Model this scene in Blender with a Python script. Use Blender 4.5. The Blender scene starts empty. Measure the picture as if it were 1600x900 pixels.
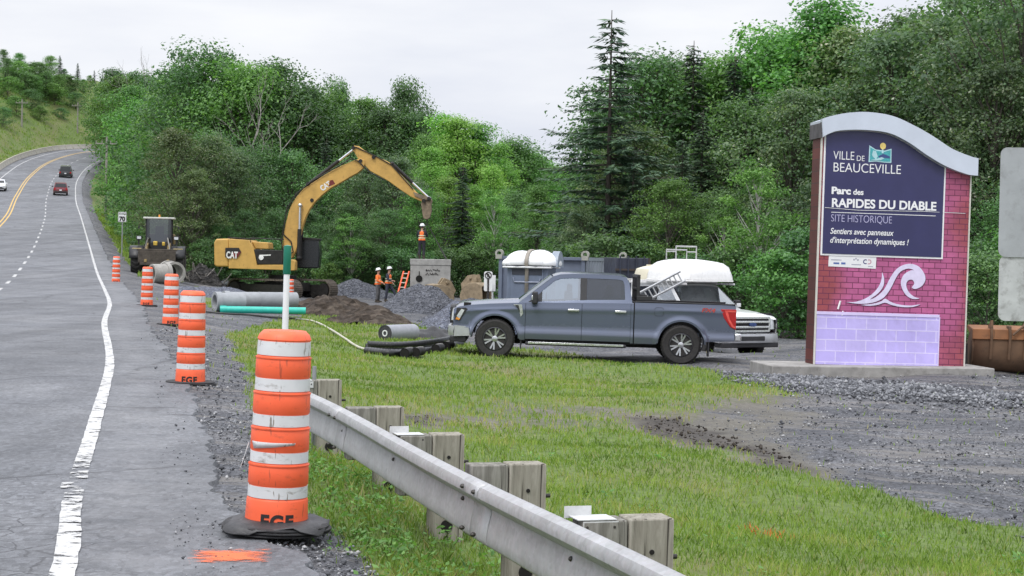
import bpy, bmesh, math, random
import numpy as np
from mathutils import Vector, Matrix, noise as mnoise

# ------------------------------------------------------------------ camera, sky, sun, exposure
sc = bpy.context.scene
COL = sc.collection
F = 2700.0                     # focal length in pixels of a 1600 px wide picture
CAMZ = 1.55
ROLL = math.radians(1.15)
PITCH = math.atan((450 - 402) / F)          # a little downwards
cr, sr, cp, sp = math.cos(ROLL), math.sin(ROLL), math.cos(PITCH), math.sin(PITCH)
FW = np.array([0, cp, -sp]); UP0 = np.array([0, sp, cp]); RT0 = np.array([1.0, 0, 0])
RT = RT0 * cr + UP0 * sr
UPV = -RT0 * sr + UP0 * cr
cam = bpy.data.cameras.new('camera'); camo = bpy.data.objects.new('camera', cam); COL.objects.link(camo)
cam.sensor_width = 36; cam.lens = 36 * F / 1600; cam.clip_start = 0.1; cam.clip_end = 5000
camo.matrix_world = Matrix(((RT[0], UPV[0], -FW[0], 0), (RT[1], UPV[1], -FW[1], 0), (RT[2], UPV[2], -FW[2], CAMZ), (0, 0, 0, 1)))
sc.camera = camo

SUN_EL, SUN_AZ = math.radians(58), math.radians(205)     # azimuth clockwise from +Y: behind the camera, to its left
world = bpy.data.worlds.new('World'); sc.world = world; world.use_nodes = True
wn, wl = world.node_tree.nodes, world.node_tree.links
wn.clear()
wo = wn.new('ShaderNodeOutputWorld'); bg = wn.new('ShaderNodeBackground')
sky = wn.new('ShaderNodeTexSky'); sky.sky_type = 'NISHITA'; sky.sun_disc = False
sky.sun_elevation = SUN_EL; sky.sun_rotation = SUN_AZ; sky.altitude = 200
tc = wn.new('ShaderNodeTexCoord'); mp = wn.new('ShaderNodeMapping'); mp.inputs['Scale'].default_value = (1.6, 1.6, 7.0)
nz = wn.new('ShaderNodeTexNoise'); nz.inputs['Scale'].default_value = 1.7; nz.inputs['Detail'].default_value = 6; nz.inputs['Roughness'].default_value = 0.52
rp = wn.new('ShaderNodeValToRGB')
rp.color_ramp.elements[0].position = 0.36; rp.color_ramp.elements[0].color = (6.0, 6.25, 7.1, 1)
rp.color_ramp.elements[1].position = 0.62; rp.color_ramp.elements[1].color = (8.0, 8.05, 8.3, 1)
mx = wn.new('ShaderNodeMixRGB'); mx.inputs[0].default_value = 0.93      # overcast: cloud over nearly all of the blue
wl.new(tc.outputs['Generated'], mp.inputs['Vector']); wl.new(mp.outputs[0], nz.inputs['Vector']); wl.new(nz.outputs['Fac'], rp.inputs[0])
wl.new(sky.outputs[0], mx.inputs[1]); wl.new(rp.outputs[0], mx.inputs[2]); 
sxyz = wn.new('ShaderNodeSeparateXYZ'); wl.new(tc.outputs['Generated'], sxyz.inputs[0])
zr_ = wn.new('ShaderNodeMapRange'); zr_.inputs[1].default_value = .2; zr_.inputs[2].default_value = .95; zr_.inputs[3].default_value = 1.0; zr_.inputs[4].default_value = 2.4   # an overcast sky is brighter overhead than low down
wl.new(sxyz.outputs[2], zr_.inputs[0])
zm_ = wn.new('ShaderNodeMixRGB'); zm_.blend_type = 'MULTIPLY'; zm_.inputs[0].default_value = 1
wl.new(mx.outputs[0], zm_.inputs[1]); wl.new(zr_.outputs[0], zm_.inputs[2]); wl.new(zm_.outputs[0], bg.inputs[0])
bg.inputs[1].default_value = 0.1
wl.new(bg.outputs[0], wo.inputs[0])

sl = bpy.data.lights.new('sun', 'SUN'); sl.energy = 1.5; sl.angle = math.radians(20); sl.color = (1, .97, .92)
so = bpy.data.objects.new('sun', sl); COL.objects.link(so)
sd = Vector((math.sin(SUN_AZ) * math.cos(SUN_EL), math.cos(SUN_AZ) * math.cos(SUN_EL), math.sin(SUN_EL)))
so.rotation_euler = sd.to_track_quat('Z', 'Y').to_euler(); so.location = (0, 0, 60)

sc.view_settings.view_transform = 'Standard'; sc.view_settings.look = 'None'
sc.view_settings.exposure = 0.32; sc.view_settings.gamma = 1.0; sc.view_settings.use_curve_mapping = False
sc.render.engine = 'CYCLES'
try:
    sc.cycles.use_denoising = True
    sc.cycles.max_bounces = 6; sc.cycles.transparent_max_bounces = 8
    sc.cycles.diffuse_bounces = 3; sc.cycles.glossy_bounces = 3
except Exception:
    pass

# ------------------------------------------------------------------ measuring helpers
def ray(px, py):
    a = (px - 800) / F; b = (450 - py) / F
    return FW + RT * a + UPV * b
def W(px, py, Y):
    """world point at depth Y seen in the photo at px, py"""
    d = ray(px, py); t = Y / d[1]
    return Vector((d[0] * t, Y, CAMZ + d[2] * t))
def proj(P):
    P = np.asarray(P, float) - np.array([0, 0, CAMZ])
    d = P @ FW; d = np.where(np.abs(d) < 1e-6, 1e-6, d)
    return 800 + F * (P @ RT) / d, 450 - F * (P @ UPV) / d, d

# road: right edge line of the carriageway, control points X, Y, Z
RC = np.array([(4.2, -22, 0), (1.9, -11, 0), (-.37, 0, 0), (-2.2, 8.6, 0), (-2.7, 10.7, 0), (-3.55, 14.7, 0), (-5.5, 23.7, 0), (-8.6, 36.5, 0), (-11.4, 49, 0),
               (-14.6, 62, .06), (-20.2, 84, .45), (-29.4, 120, 1.75), (-45, 180, 4.8), (-57, 225, 8.1), (-71.5, 284, 13.2), (-80, 330, 18.0),
               (-81, 360, 21.4), (-76, 390, 23.6), (-62, 420, 25.2), (-50, 437, 25.9)])
def catmull(P, n=10):
    out = []
    m = len(P)
    for i in range(m - 1):
        p0, p1, p2, p3 = P[max(i - 1, 0)], P[i], P[i + 1], P[min(i + 2, m - 1)]
        d = np.linalg.norm(p2 - p1); d0 = max(np.linalg.norm(p1 - p0), 1e-6); d2 = max(np.linalg.norm(p3 - p2), 1e-6)
        m1 = (p2 - p0) / (d + d0) * d; m2 = (p3 - p1) / (d + d2) * d
        if i == 0: m1 = p2 - p1
        if i == m - 2: m2 = p2 - p1
        for k in range(n):
            t = k / n
            out.append((2*t**3-3*t**2+1)*p1 + (t**3-2*t**2+t)*m1 + (-2*t**3+3*t**2)*p2 + (t**3-t**2)*m2)
    out.append(P[-1]); return np.array(out)
RE = catmull(RC, 8)
_t = np.gradient(RE[:, :2], axis=0); _t /= np.linalg.norm(_t, axis=1)[:, None]
RN = np.stack([_t[:, 1], -_t[:, 0]], 1)          # unit normal to the right
RBANK = np.interp(RE[:, 1], [200, 300, 400], [0, .05, .06])
def lat(x, y):
    """signed distance to the right of the edge line, road height, depth along"""
    x = np.atleast_1d(np.asarray(x, float)); y = np.atleast_1d(np.asarray(y, float))
    U = np.empty_like(x); Z = np.empty_like(x); B = np.empty_like(x)
    A = RE[:-1]; D = RE[1:, :2] - A[:, :2]; L2 = (D**2).sum(1)
    for s in range(0, len(x), 20000):
        xs, ys = x[s:s+20000], y[s:s+20000]
        dx = xs[:, None] - A[None, :, 0]; dy = ys[:, None] - A[None, :, 1]
        t = np.clip((dx * D[:, 0] + dy * D[:, 1]) / L2, 0, 1)
        ex = dx - t * D[:, 0]; ey = dy - t * D[:, 1]
        d2 = ex**2 + ey**2; k = d2.argmin(1); r = np.arange(len(xs)); tt = t[r, k]
        sg = np.sign(D[k, 1] * dx[r, k] - D[k, 0] * dy[r, k])
        U[s:s+20000] = sg * np.sqrt(d2[r, k]); Z[s:s+20000] = A[k, 2] + tt * (RE[k+1, 2] - A[k, 2])
        B[s:s+20000] = RBANK[k]
    return U, Z, B
PAVE_R, PAVE_L = 0.95, -13.2
def sstep(a, b, v):
    t = np.clip((v - a) / (b - a), 0, 1); return t * t * (3 - 2 * t)
_rng = np.random.default_rng(5)
_wav = [(a, b, p, w) for a, b, p, w in zip(_rng.uniform(-1, 1, 14), _rng.uniform(-1, 1, 14), _rng.uniform(0, 6.28, 14), _rng.uniform(.25, 2.2, 14))]
def bumps(x, y):
    z = 0
    for a, b, p, w in _wav: z = z + np.sin((a * x + b * y) * w * 2 + p) * .018 / (.4 + w)
    return z
def ground(x, y, rough=True):
    x = np.atleast_1d(np.asarray(x, float)); y = np.atleast_1d(np.asarray(y, float))
    U, Z, B = lat(x, y)
    plat = -.66 - .25 * sstep(50, 85, y) + .045 * np.clip(y - 150, 0, None) + .05 * np.clip(x - 8, 0, None) * sstep(60, 100, y)
    plat = np.minimum(np.minimum(plat, 13), np.where(y < 300, Z + 4, 13))
    wd = 8.0 + 1.5 * np.abs(Z - plat + .66)
    t = np.clip((U - 1.15) / wd, 0, 1); e = 1 - (1 - t)**2.1
    right = Z - .035 + (plat - Z) * e
    left = Z - B * U + sstep(14.5, 17, -U) * .0 + np.clip(-U - 17.5, 0, 22) * np.interp(y, [0, 150, 260, 330], [.05, .15, .5, .62]) + np.clip(-U - 39.5, 0, 40) * .1
    z = np.where(U > 0, right, left)
    far = np.maximum(sstep(-66, -25, x) * sstep(240, 340, y), sstep(-75, -45, x) * sstep(420, 470, y))
    z = z * (1 - far) + plat * far
    inroad = (U < PAVE_R + .25) & (U > PAVE_L - .2)
    z = np.where(inroad, np.where(U > 0, Z - U * .02, Z - B * U) - np.interp(y, [45, 80], [.02, .07]), z)
    z = z + .10 * np.exp(-((x + .5)**2 / 4 + (y - 39.3)**2 / 5)) - .10 * np.exp(-((x - 6.6)**2 / 5 + (y - 45.5)**2 / 8))
    z = z - .09 * np.exp(-((U - 2.6) / .8)**2) * (y < 18)
    if rough:
        k = sstep(PAVE_R + .1, PAVE_R + 1.5, U) + sstep(-PAVE_L + .3, -PAVE_L + 2, -U)
        z = z + bumps(x, y) * k * np.interp(y, [0, 60, 300], [1, 1.5, 6])
    return z
def gz(x, y): return float(ground(x, y)[0])
_Ys = np.concatenate([np.arange(4, 60, .1), np.arange(60, 520, .5)])
def G(px, py):
    """point of the ground seen in the photo at px, py"""
    d = ray(px, py); t = _Ys / d[1]
    zr = CAMZ + d[2] * t; gg = ground(d[0] * t, _Ys); below = np.nonzero(zr < gg)[0]
    if len(below) == 0: i = len(_Ys) - 1; return Vector((d[0]*t[i], _Ys[i], gg[i]))
    i = below[0]
    if i > 0:
        a, b = zr[i-1] - gg[i-1], gg[i] - zr[i]; Y = _Ys[i-1] + (_Ys[i] - _Ys[i-1]) * a / max(a + b, 1e-9)
    else: Y = _Ys[0]
    t = Y / d[1]; return Vector((d[0] * t, Y, gz(d[0] * t, Y)))
def on_ground(px, Y):
    """ground point under picture column px at depth Y"""
    x = W(px, 430, Y)[0]; z = gz(x, Y)
    for _ in range(3):
        py = proj([x, Y, z])[1]; x = W(px, float(py), Y)[0]; z = gz(x, Y)
    return Vector((x, Y, z))
# ------------------------------------------------------------------ materials
MATS = {}
def srgb(r, g, b):
    f = lambda c: (c / 255 / 12.92) if c / 255 <= .04045 else ((c / 255 + .055) / 1.055) ** 2.4
    return (f(r), f(g), f(b))
class NT:
    def __init__(s, name):
        s.m = bpy.data.materials.new(name); s.m.use_nodes = True
        s.n = s.m.node_tree.nodes; s.l = s.m.node_tree.links
        s.b = s.n['Principled BSDF']; s.out = s.n['Material Output']
        s.tc = s.n.new('ShaderNodeTexCoord')
    def link(s, a, b): s.l.new(a, b)
    def val(s, sock, v):
        if hasattr(v, 'is_linked') or isinstance(v, bpy.types.NodeSocket): s.l.new(v, sock)
        elif isinstance(v, (tuple, list)) and len(v) == 3 and sock.type == 'RGBA': sock.default_value = (*v, 1)
        elif sock.type == 'RGBA': sock.default_value = (v, v, v, 1)
        else: sock.default_value = v
    def coord(s, scale=(1, 1, 1), src='Object', rot=(0, 0, 0), loc=(0, 0, 0)):
        m = s.n.new('ShaderNodeMapping'); m.inputs['Scale'].default_value = scale; m.inputs['Rotation'].default_value = rot; m.inputs['Location'].default_value = loc
        s.l.new(s.tc.outputs[src], m.inputs[0]); return m.outputs[0]
    def noise(s, scale, detail=4, rough=.55, vec=None, out='Fac', dist=0):
        t = s.n.new('ShaderNodeTexNoise'); t.inputs['Scale'].default_value = scale; t.inputs['Detail'].default_value = detail; t.inputs['Roughness'].default_value = rough; t.inputs['Distortion'].default_value = dist
        s.l.new(vec if vec else s.tc.outputs['Object'], t.inputs['Vector']); return t.outputs[out]
    def voro(s, scale, feature='F1', vec=None, out='Distance', rnd=1.0):
        t = s.n.new('ShaderNodeTexVoronoi'); t.feature = feature; t.inputs['Scale'].default_value = scale; t.inputs['Randomness'].default_value = rnd
        s.l.new(vec if vec else s.tc.outputs['Object'], t.inputs['Vector']); return t.outputs[out]
    def ramp(s, f, stops):
        r = s.n.new('ShaderNodeValToRGB'); e = r.color_ramp.elements
        while len(e) < len(stops): e.new(.5)
        for k, (p, c) in enumerate(stops):
            e[k].position = p; e[k].color = (*(c if isinstance(c, (tuple, list)) else (c, c, c)), 1)
        s.l.new(f, r.inputs[0]); return r.outputs[0]
    def mix(s, f, a, b, mode='MIX'):
        m = s.n.new('ShaderNodeMixRGB'); m.blend_type = mode
        for k, v in ((0, f), (1, a), (2, b)): s.val(m.inputs[k], v)
        return m.outputs[0]
    def math(s, op, a, b=0.0, clamp=False):
        m = s.n.new('ShaderNodeMath'); m.operation = op; m.use_clamp = clamp
        s.val(m.inputs[0], a); s.val(m.inputs[1], b); return m.outputs[0]
    def attr(s, name, out='Fac'):
        a = s.n.new('ShaderNodeAttribute'); a.attribute_name = name; return a.outputs[out]
    def rnd(s):
        return s.n.new('ShaderNodeObjectInfo').outputs['Random']
    def bump(s, h, strength=.3, dist=.01):
        b = s.n.new('ShaderNodeBump'); b.inputs['Strength'].default_value = strength; b.inputs['Distance'].default_value = dist
        s.l.new(h, b.inputs['Height']); s.l.new(b.outputs[0], s.b.inputs['Normal'])
    def set(s, color=None, rough=.6, metal=0, spec=.5, **kw):
        if color is not None: s.val(s.b.inputs['Base Color'], color)
        s.val(s.b.inputs['Roughness'], rough); s.val(s.b.inputs['Metallic'], metal); s.val(s.b.inputs['Specular IOR Level'], spec)
        for k, v in kw.items(): s.val(s.b.inputs[k.replace('_', ' ')], v)
        return s.m
def simple(name, col, rough=.6, metal=0, var=.25, scale=6, grime=0, spec=.5, bump=0, **kw):
    """painted, plastic or metal surface with uneven tone and a little dirt"""
    if name in MATS: return MATS[name]
    t = NT(name); n = t.noise(scale, 5, .6)
    dk = tuple(c * (1 - var) for c in col); lt = tuple(min(1, c * (1 + var * .6)) for c in col)
    c = t.ramp(n, [(.3, dk), (.7, lt)])
    if grime:
        g = t.ramp(t.noise(scale * 2.3, 8, .7), [(.5, 0), (.68, 1)])
        c = t.mix(t.math('MULTIPLY', g, grime), c, (.06, .05, .04))
    r = t.ramp(t.noise(scale * 3, 4), [(.3, max(0, rough - .1)), (.7, min(1, rough + .1))])
    if bump: t.bump(t.noise(scale * 8, 5), bump, .01)
    MATS[name] = t.set(c, r, metal, spec, **kw); return MATS[name]

# ------------------------------------------------------------------ mesh building
class MB:
    def __init__(s): s.v = []; s.f = []
    def add(s, v, f):
        o = len(s.v); s.v.extend([tuple(map(float, p)) for p in v]); s.f.extend([tuple(i + o for i in q) for q in f]); return s
    def box(s, c, size, rot=None):
        x, y, z = (d / 2 for d in size)
        v = [Vector((i * x, j * y, k * z)) for k in (-1, 1) for i, j in ((-1, -1), (1, -1), (1, 1), (-1, 1))]
        if rot is not None: v = [rot @ p for p in v]
        v = [p + Vector(c) for p in v]
        return s.add(v, [(3, 2, 1, 0), (4, 5, 6, 7), (0, 1, 5, 4), (1, 2, 6, 5), (2, 3, 7, 6), (3, 0, 4, 7)])
    def prism(s, poly, a, b, ax='y'):
        """poly in the plane across axis ax, from a to b along it"""
        n = len(poly); v = []
        for t in (a, b):
            for p, q in poly: v.append((p, t, q) if ax == 'y' else (t, p, q) if ax == 'x' else (p, q, t))
        ar = sum(poly[i][0] * poly[(i + 1) % n][1] - poly[(i + 1) % n][0] * poly[i][1] for i in range(n))
        flip = (ar > 0) == (ax != 'y'); 
        lo = list(range(n)); hi = list(range(n, 2 * n))
        if (a < b) == flip: f = [tuple(lo[::-1]), tuple(hi)] + [(i, (i + 1) % n, n + (i + 1) % n, n + i) for i in range(n)]
        else: f = [tuple(lo), tuple(hi[::-1])] + [((i + 1) % n, i, n + i, n + (i + 1) % n) for i in range(n)]
        return s.add(v, f)
    def tube(s, path, r, seg=8, cap=True, hollow=0):
        path = [Vector(p) for p in path]; n = len(path); rs = r if isinstance(r, (list, tuple)) else [r] * n
        t0 = (path[1] - path[0]).normalized(); up = Vector((0, 0, 1)) if abs(t0.z) < .9 else Vector((1, 0, 0)); v = []
        for i, p in enumerate(path):
            t = (path[min(i + 1, n - 1)] - path[max(i - 1, 0)]).normalized()
            a = up.cross(t).normalized(); up = t.cross(a).normalized()
            for k in range(seg):
                w = 2 * math.pi * k / seg; v.append(p + (a * math.cos(w) + up * math.sin(w)) * rs[i])
        f = [(i * seg + k, i * seg + (k + 1) % seg, (i + 1) * seg + (k + 1) % seg, (i + 1) * seg + k) for i in range(n - 1) for k in range(seg)]
        if cap: f += [tuple(range(seg))[::-1], tuple(range((n - 1) * seg, n * seg))]
        return s.add(v, f)
    def cyl(s, p0, p1, r0, r1=None, seg=16): return s.tube([p0, p1], [r0, r0 if r1 is None else r1], seg)
    def lathe(s, prof, seg=32, c=(0, 0, 0), ax='z', wob=None):
        """prof: (radius, height) pairs from one end to the other"""
        v = []; n = len(prof); c = Vector(c)
        for j, (r, h) in enumerate(prof):
            for k in range(seg):
                w = 2 * math.pi * k / seg; rr = r * (1 + (wob(w, h) if wob else 0))
                a, b = rr * math.cos(w), rr * math.sin(w)
                v.append(c + (Vector((a, b, h)) if ax == 'z' else Vector((h, a, b)) if ax == 'x' else Vector((b, h, a))))
        f = [(j * seg + k, j * seg + (k + 1) % seg, (j + 1) * seg + (k + 1) % seg, (j + 1) * seg + k) for j in range(n - 1) for k in range(seg)]
        if prof[0][0] > 1e-4: f.append(tuple(range(seg))[::-1])
        if prof[-1][0] > 1e-4: f.append(tuple(range((n - 1) * seg, n * seg)))
        return s.add(v, f)
    def ring(s, p0, p1, ro, ri, seg=32):
        """pipe with a wall, open at both ends"""
        p0, p1 = Vector(p0), Vector(p1); t = (p1 - p0).normalized(); up = Vector((0, 0, 1)) if abs(t.z) < .9 else Vector((1, 0, 0))
        a = up.cross(t).normalized(); b = t.cross(a); v = []
        for p, r in ((p0, ro), (p1, ro), (p1, ri), (p0, ri)):
            for k in range(seg):
                w = 2 * math.pi * k / seg; v.append(p + (a * math.cos(w) + b * math.sin(w)) * r)
        return s.add(v, [(j * seg + k, j * seg + (k + 1) % seg, ((j + 1) % 4) * seg + (k + 1) % seg, ((j + 1) % 4) * seg + k) for j in range(4) for k in range(seg)])
    def ball(s, c, r, sc_=(1, 1, 1), seg=12, rings=8):
        prof = [(max(1e-5, math.sin(math.pi * i / rings)), -math.cos(math.pi * i / rings)) for i in range(rings + 1)]
        o = len(s.v); s.lathe([(a, b) for a, b in prof], seg)
        s.v[o:] = [(c[0] + p[0] * r * sc_[0], c[1] + p[1] * r * sc_[1], c[2] + p[2] * r * sc_[2]) for p in s.v[o:]]; return s
    def loft(s, secs, cap=True):
        """sections: equally long closed rings of 3-D points"""
        m = len(secs[0]); v = [p for q in secs for p in q]
        f = [(i * m + k, i * m + (k + 1) % m, (i + 1) * m + (k + 1) % m, (i + 1) * m + k) for i in range(len(secs) - 1) for k in range(m)]
        if cap: f += [tuple(range(m))[::-1], tuple(range((len(secs) - 1) * m, len(secs) * m))]
        return s.add(v, f)
    def grid(s, P):
        """P[i][j] points"""
        n, m = len(P), len(P[0])
        return s.add([p for r in P for p in r], [(i * m + j, (i + 1) * m + j, (i + 1) * m + j + 1, i * m + j + 1) for i in range(n - 1) for j in range(m - 1)])
    def build(s, name, mat, parent=None, smooth=35, bevel=0, loc=None, bseg=2, recalc=True):
        me = bpy.data.meshes.new(name); me.from_pydata(s.v, [], s.f); me.materials.append(mat)
        bm = bmesh.new(); bm.from_mesh(me)
        bmesh.ops.remove_doubles(bm, verts=bm.verts, dist=1e-5)
        if recalc: bmesh.ops.recalc_face_normals(bm, faces=bm.faces)
        if smooth:
            th = math.radians(smooth)
            for f in bm.faces: f.smooth = True
            for e in bm.edges:
                e.smooth = len(e.link_faces) != 2 or e.calc_face_angle(0) < th
        bm.to_mesh(me); bm.free()
        o = bpy.data.objects.new(name, me); COL.objects.link(o)
        if parent is not None: o.parent = parent
        if loc is not None: o.location = loc
        if bevel:
            b = o.modifiers.new('bevel', 'BEVEL'); b.width = bevel; b.segments = bseg; b.limit_method = 'ANGLE'; b.angle_limit = math.radians(40)
            if smooth: b.harden_normals = False
        return o
def npmesh(name, verts, faces_n, mat, parent=None, attrs=None, smooth=False):
    """fast mesh from arrays; faces_n is a 2-D index array"""
    me = bpy.data.meshes.new(name); nv = len(verts); nf, k = faces_n.shape
    me.vertices.add(nv); me.vertices.foreach_set('co', np.ascontiguousarray(verts, np.float32).ravel())
    me.loops.add(nf * k); me.loops.foreach_set('vertex_index', np.ascontiguousarray(faces_n, np.int32).ravel())
    me.polygons.add(nf); me.polygons.foreach_set('loop_start', np.arange(0, nf * k, k, dtype=np.int32))
    if smooth: me.polygons.foreach_set('use_smooth', np.ones(nf, bool))
    me.materials.append(mat)
    for an, av in (attrs or {}).items():
        a = me.attributes.new(an, 'FLOAT', 'POINT'); a.data.foreach_set('value', np.ascontiguousarray(av, np.float32))
    me.update(calc_edges=True); me.validate()
    o = bpy.data.objects.new(name, me); COL.objects.link(o)
    if parent is not None: o.parent = parent
    return o
def tag(o, label=None, cat=None, group=None, kind=None):
    for k, v in (('label', label), ('category', cat), ('group', group), ('kind', kind)):
        if v: o[k] = v
    return o
def explode(o):
    """each loose piece of a mesh becomes a part of its own"""
    bm = bmesh.new(); bm.from_mesh(o.data); bm.verts.ensure_lookup_table(); isl = [-1] * len(bm.verts); n = 0
    for v in bm.verts:
        if isl[v.index] >= 0: continue
        st = [v]; isl[v.index] = n
        while st:
            for e in st.pop().link_edges:
                for q in e.verts:
                    if isl[q.index] < 0: isl[q.index] = n; st.append(q)
        n += 1
    for k in range(n):
        b2 = bm.copy(); b2.verts.ensure_lookup_table(); bmesh.ops.delete(b2, geom=[v for v in b2.verts if isl[v.index] != k], context='VERTS')
        me = bpy.data.meshes.new(o.name.split('.')[0]); b2.to_mesh(me); b2.free(); me.materials.append(o.data.materials[0])
        if k == 0: old = o.data; o.data = me
        else: c = o.copy(); c.data = me; COL.objects.link(c)
    bm.free(); return o
def thing(name, label, cat, loc=(0, 0, 0), rz=0, group=None, tilt=(0, 0)):
    o = bpy.data.objects.new(name, None); COL.objects.link(o); o.empty_display_size = .2
    o.location = loc; o.rotation_euler = (tilt[0], tilt[1], rz); return tag(o, label, cat, group)
def dup(root, loc=None, rz=None, label=None, group=None, scale=None):
    kids = {}
    def cp(o, par):
        c = o.copy(); COL.objects.link(c)
        if par is not None: c.parent = par
        for ch in CH.get(o.name, []): cp(ch, c)
        return c
    CH = {}
    for o in root.children_recursive: CH.setdefault(o.parent.name, []).append(o)
    r = cp(root, None)
    if loc is not None: r.location = loc
    if rz is not None: r.rotation_euler[2] = rz
    if scale is not None: r.scale = (scale,) * 3 if not isinstance(scale, (tuple, list)) else scale
    if label: r['label'] = label
    if group: r['group'] = group
    return r
def text(name, body, size, mat, parent, loc, rot=(0, 0, 0), width=None, bold=0, depth=.004, shear=0, align='LEFT', space=1):
    cu = bpy.data.curves.new(name, 'FONT'); cu.body = body; cu.size = size; cu.offset = bold; cu.extrude = depth / 2; cu.shear = shear; cu.align_x = align; cu.space_character = space
    o = bpy.data.objects.new(name, cu); COL.objects.link(o)
    me = bpy.data.meshes.new_from_object(o.evaluated_get(bpy.context.evaluated_depsgraph_get()))
    bpy.data.objects.remove(o); bpy.data.curves.remove(cu)
    me.materials.clear(); me.materials.append(mat); me.name = name
    xs = [v.co.x for v in me.vertices]; w = max(xs) - min(xs)
    o = bpy.data.objects.new(name, me); COL.objects.link(o); o.parent = parent; o.location = loc; o.rotation_euler = rot
    if width: 
        k = width / w
        for v in me.vertices: v.co.x *= k
    return o

# ------------------------------------------------------------------ ground
def poly_mask(px_poly, x, y, soft):
    """0..1: inside the outline (given where the photo shows it, laid on the ground), soft edge in metres"""
    P = np.array([G(a, b)[:2] for a, b in px_poly]); Q = np.roll(P, -1, 0)
    out = np.zeros(len(x)); lo, hi = P.min(0) - soft, P.max(0) + soft
    idx = np.nonzero((x > lo[0]) & (x < hi[0]) & (y > lo[1]) & (y < hi[1]))[0]
    xs, ys = x[idx], y[idx]; ins = np.zeros(len(idx), bool); dm = np.full(len(idx), 1e9)
    for (ax, ay), (bx, by) in zip(P, Q):
        c = ((ay > ys) != (by > ys)) & (xs < (bx - ax) * (ys - ay) / ((by - ay) or 1e-9) + ax); ins ^= c
        L = (bx - ax)**2 + (by - ay)**2 + 1e-12; t = np.clip(((xs - ax) * (bx - ax) + (ys - ay) * (by - ay)) / L, 0, 1)
        dm = np.minimum(dm, np.hypot(xs - ax - t * (bx - ax), ys - ay - t * (by - ay)))
    out[idx] = sstep(-soft, soft, np.where(ins, dm, -dm)); return out
def vnoise(x, y, s, seed=0):
    """cheap value noise"""
    x = x * s + seed * 17.3; y = y * s - seed * 9.1
    xi, yi = np.floor(x), np.floor(y); fx, fy = x - xi, y - yi; fx = fx*fx*(3-2*fx); fy = fy*fy*(3-2*fy)
    h = lambda a, b: np.modf(np.abs(np.sin(a * 127.1 + b * 311.7) * 43758.5453))[0]
    return (h(xi, yi) * (1 - fx) + h(xi + 1, yi) * fx) * (1 - fy) + (h(xi, yi + 1) * (1 - fx) + h(xi + 1, yi + 1) * fx) * fy
def fbm(x, y, s, seed=0): return vnoise(x, y, s, seed) * .55 + vnoise(x, y, s * 2.1, seed + 3) * .3 + vnoise(x, y, s * 4.3, seed + 7) * .15
LOT = [(1600, 834), (1500, 812), (1430, 794), (1330, 762), (1270, 738), (1200, 714), (1130, 694), (1060, 672), (1120, 640), (1215, 622), (1240, 607), (1185, 590), (1090, 577), (930, 563), (905, 553), (700, 535), (690, 512), (600, 505), (560, 470), (490, 490), (430, 482), (420, 455), (300, 446), (300, 425), (880, 428), (1300, 445), (1750, 450), (1800, 900)]
SHO = [(212, 440), (160, 440), (200, 480), (250, 520), (290, 600), (325, 720), (350, 790), (420, 925), (600, 925), (548, 860), (492, 800), (430, 705), (404, 640), (388, 590), (366, 548), (358, 520), (425, 503), (470, 497), (455, 478), (330, 484), (300, 440)]
FADE = [(610, 640), (760, 622), (1000, 632), (1230, 606), (1300, 650), (1130, 700), (1040, 676), (960, 664), (780, 676), (650, 668)]
DARK = [(950, 648), (1060, 646), (1200, 684), (1310, 748), (1290, 752), (1150, 712), (1050, 690), (985, 668)]
DARK2 = [(615, 640), (680, 640), (730, 668), (640, 672)]
SHO2 = [(500, 492), (560, 480), (640, 505), (560, 512)]
def masks(x, y):
    U, Z, B = lat(x, y)
    w = (fbm(x, y, 1.3, 2) - .5)
    xx, yy = x + w * .9, y + (fbm(x, y, .9, 5) - .5) * 1.2
    g = np.maximum(poly_mask(LOT, xx, yy, .35), poly_mask(SHO, x + w * .35, y + w * .3, .18))
    far = sstep(58, 66, y)
    g = np.maximum(g, far * sstep(2.6, 1.8, U) * (U > 0) * .9)
    g = np.maximum(g, sstep(1.5, 1.2, U) * (U > 0))
    m = np.maximum(poly_mask(FADE, xx, yy, .8) * .60 * sstep(.12, .45, fbm(x, y * 2, .8, 9)), np.maximum(poly_mask(DARK, xx, yy, .55), poly_mask(DARK2, xx, yy, .35) * .9))
    d = fbm(x, y, .5, 11)
    return g, m, d
ys = [-40, -25, -15, -8, -3, 0, 2]; v = 3.0
while v < 1100: ys.append(v); v *= 1.0125
ys = np.array(ys); ts = np.linspace(-1, 1, 441); ts = np.sign(ts) * np.abs(ts) ** 1.15
XX = ts[None, :] * (np.abs(ys)[:, None] * .62 + 9.0); YY = np.repeat(ys[:, None], len(ts), 1)
gx, gy = XX.ravel(), YY.ravel()
gzv = ground(gx, gy)
mg, mm, md = masks(gx, gy)
gzv = gzv - mm * .05 * (fbm(gx, gy, 2.2, 4)) - mg * .02 * fbm(gx, gy, 3, 6)
nr, nc = XX.shape; ii = (np.arange(nr - 1)[:, None] * nc + np.arange(nc - 1)[None, :]).ravel()
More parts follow.
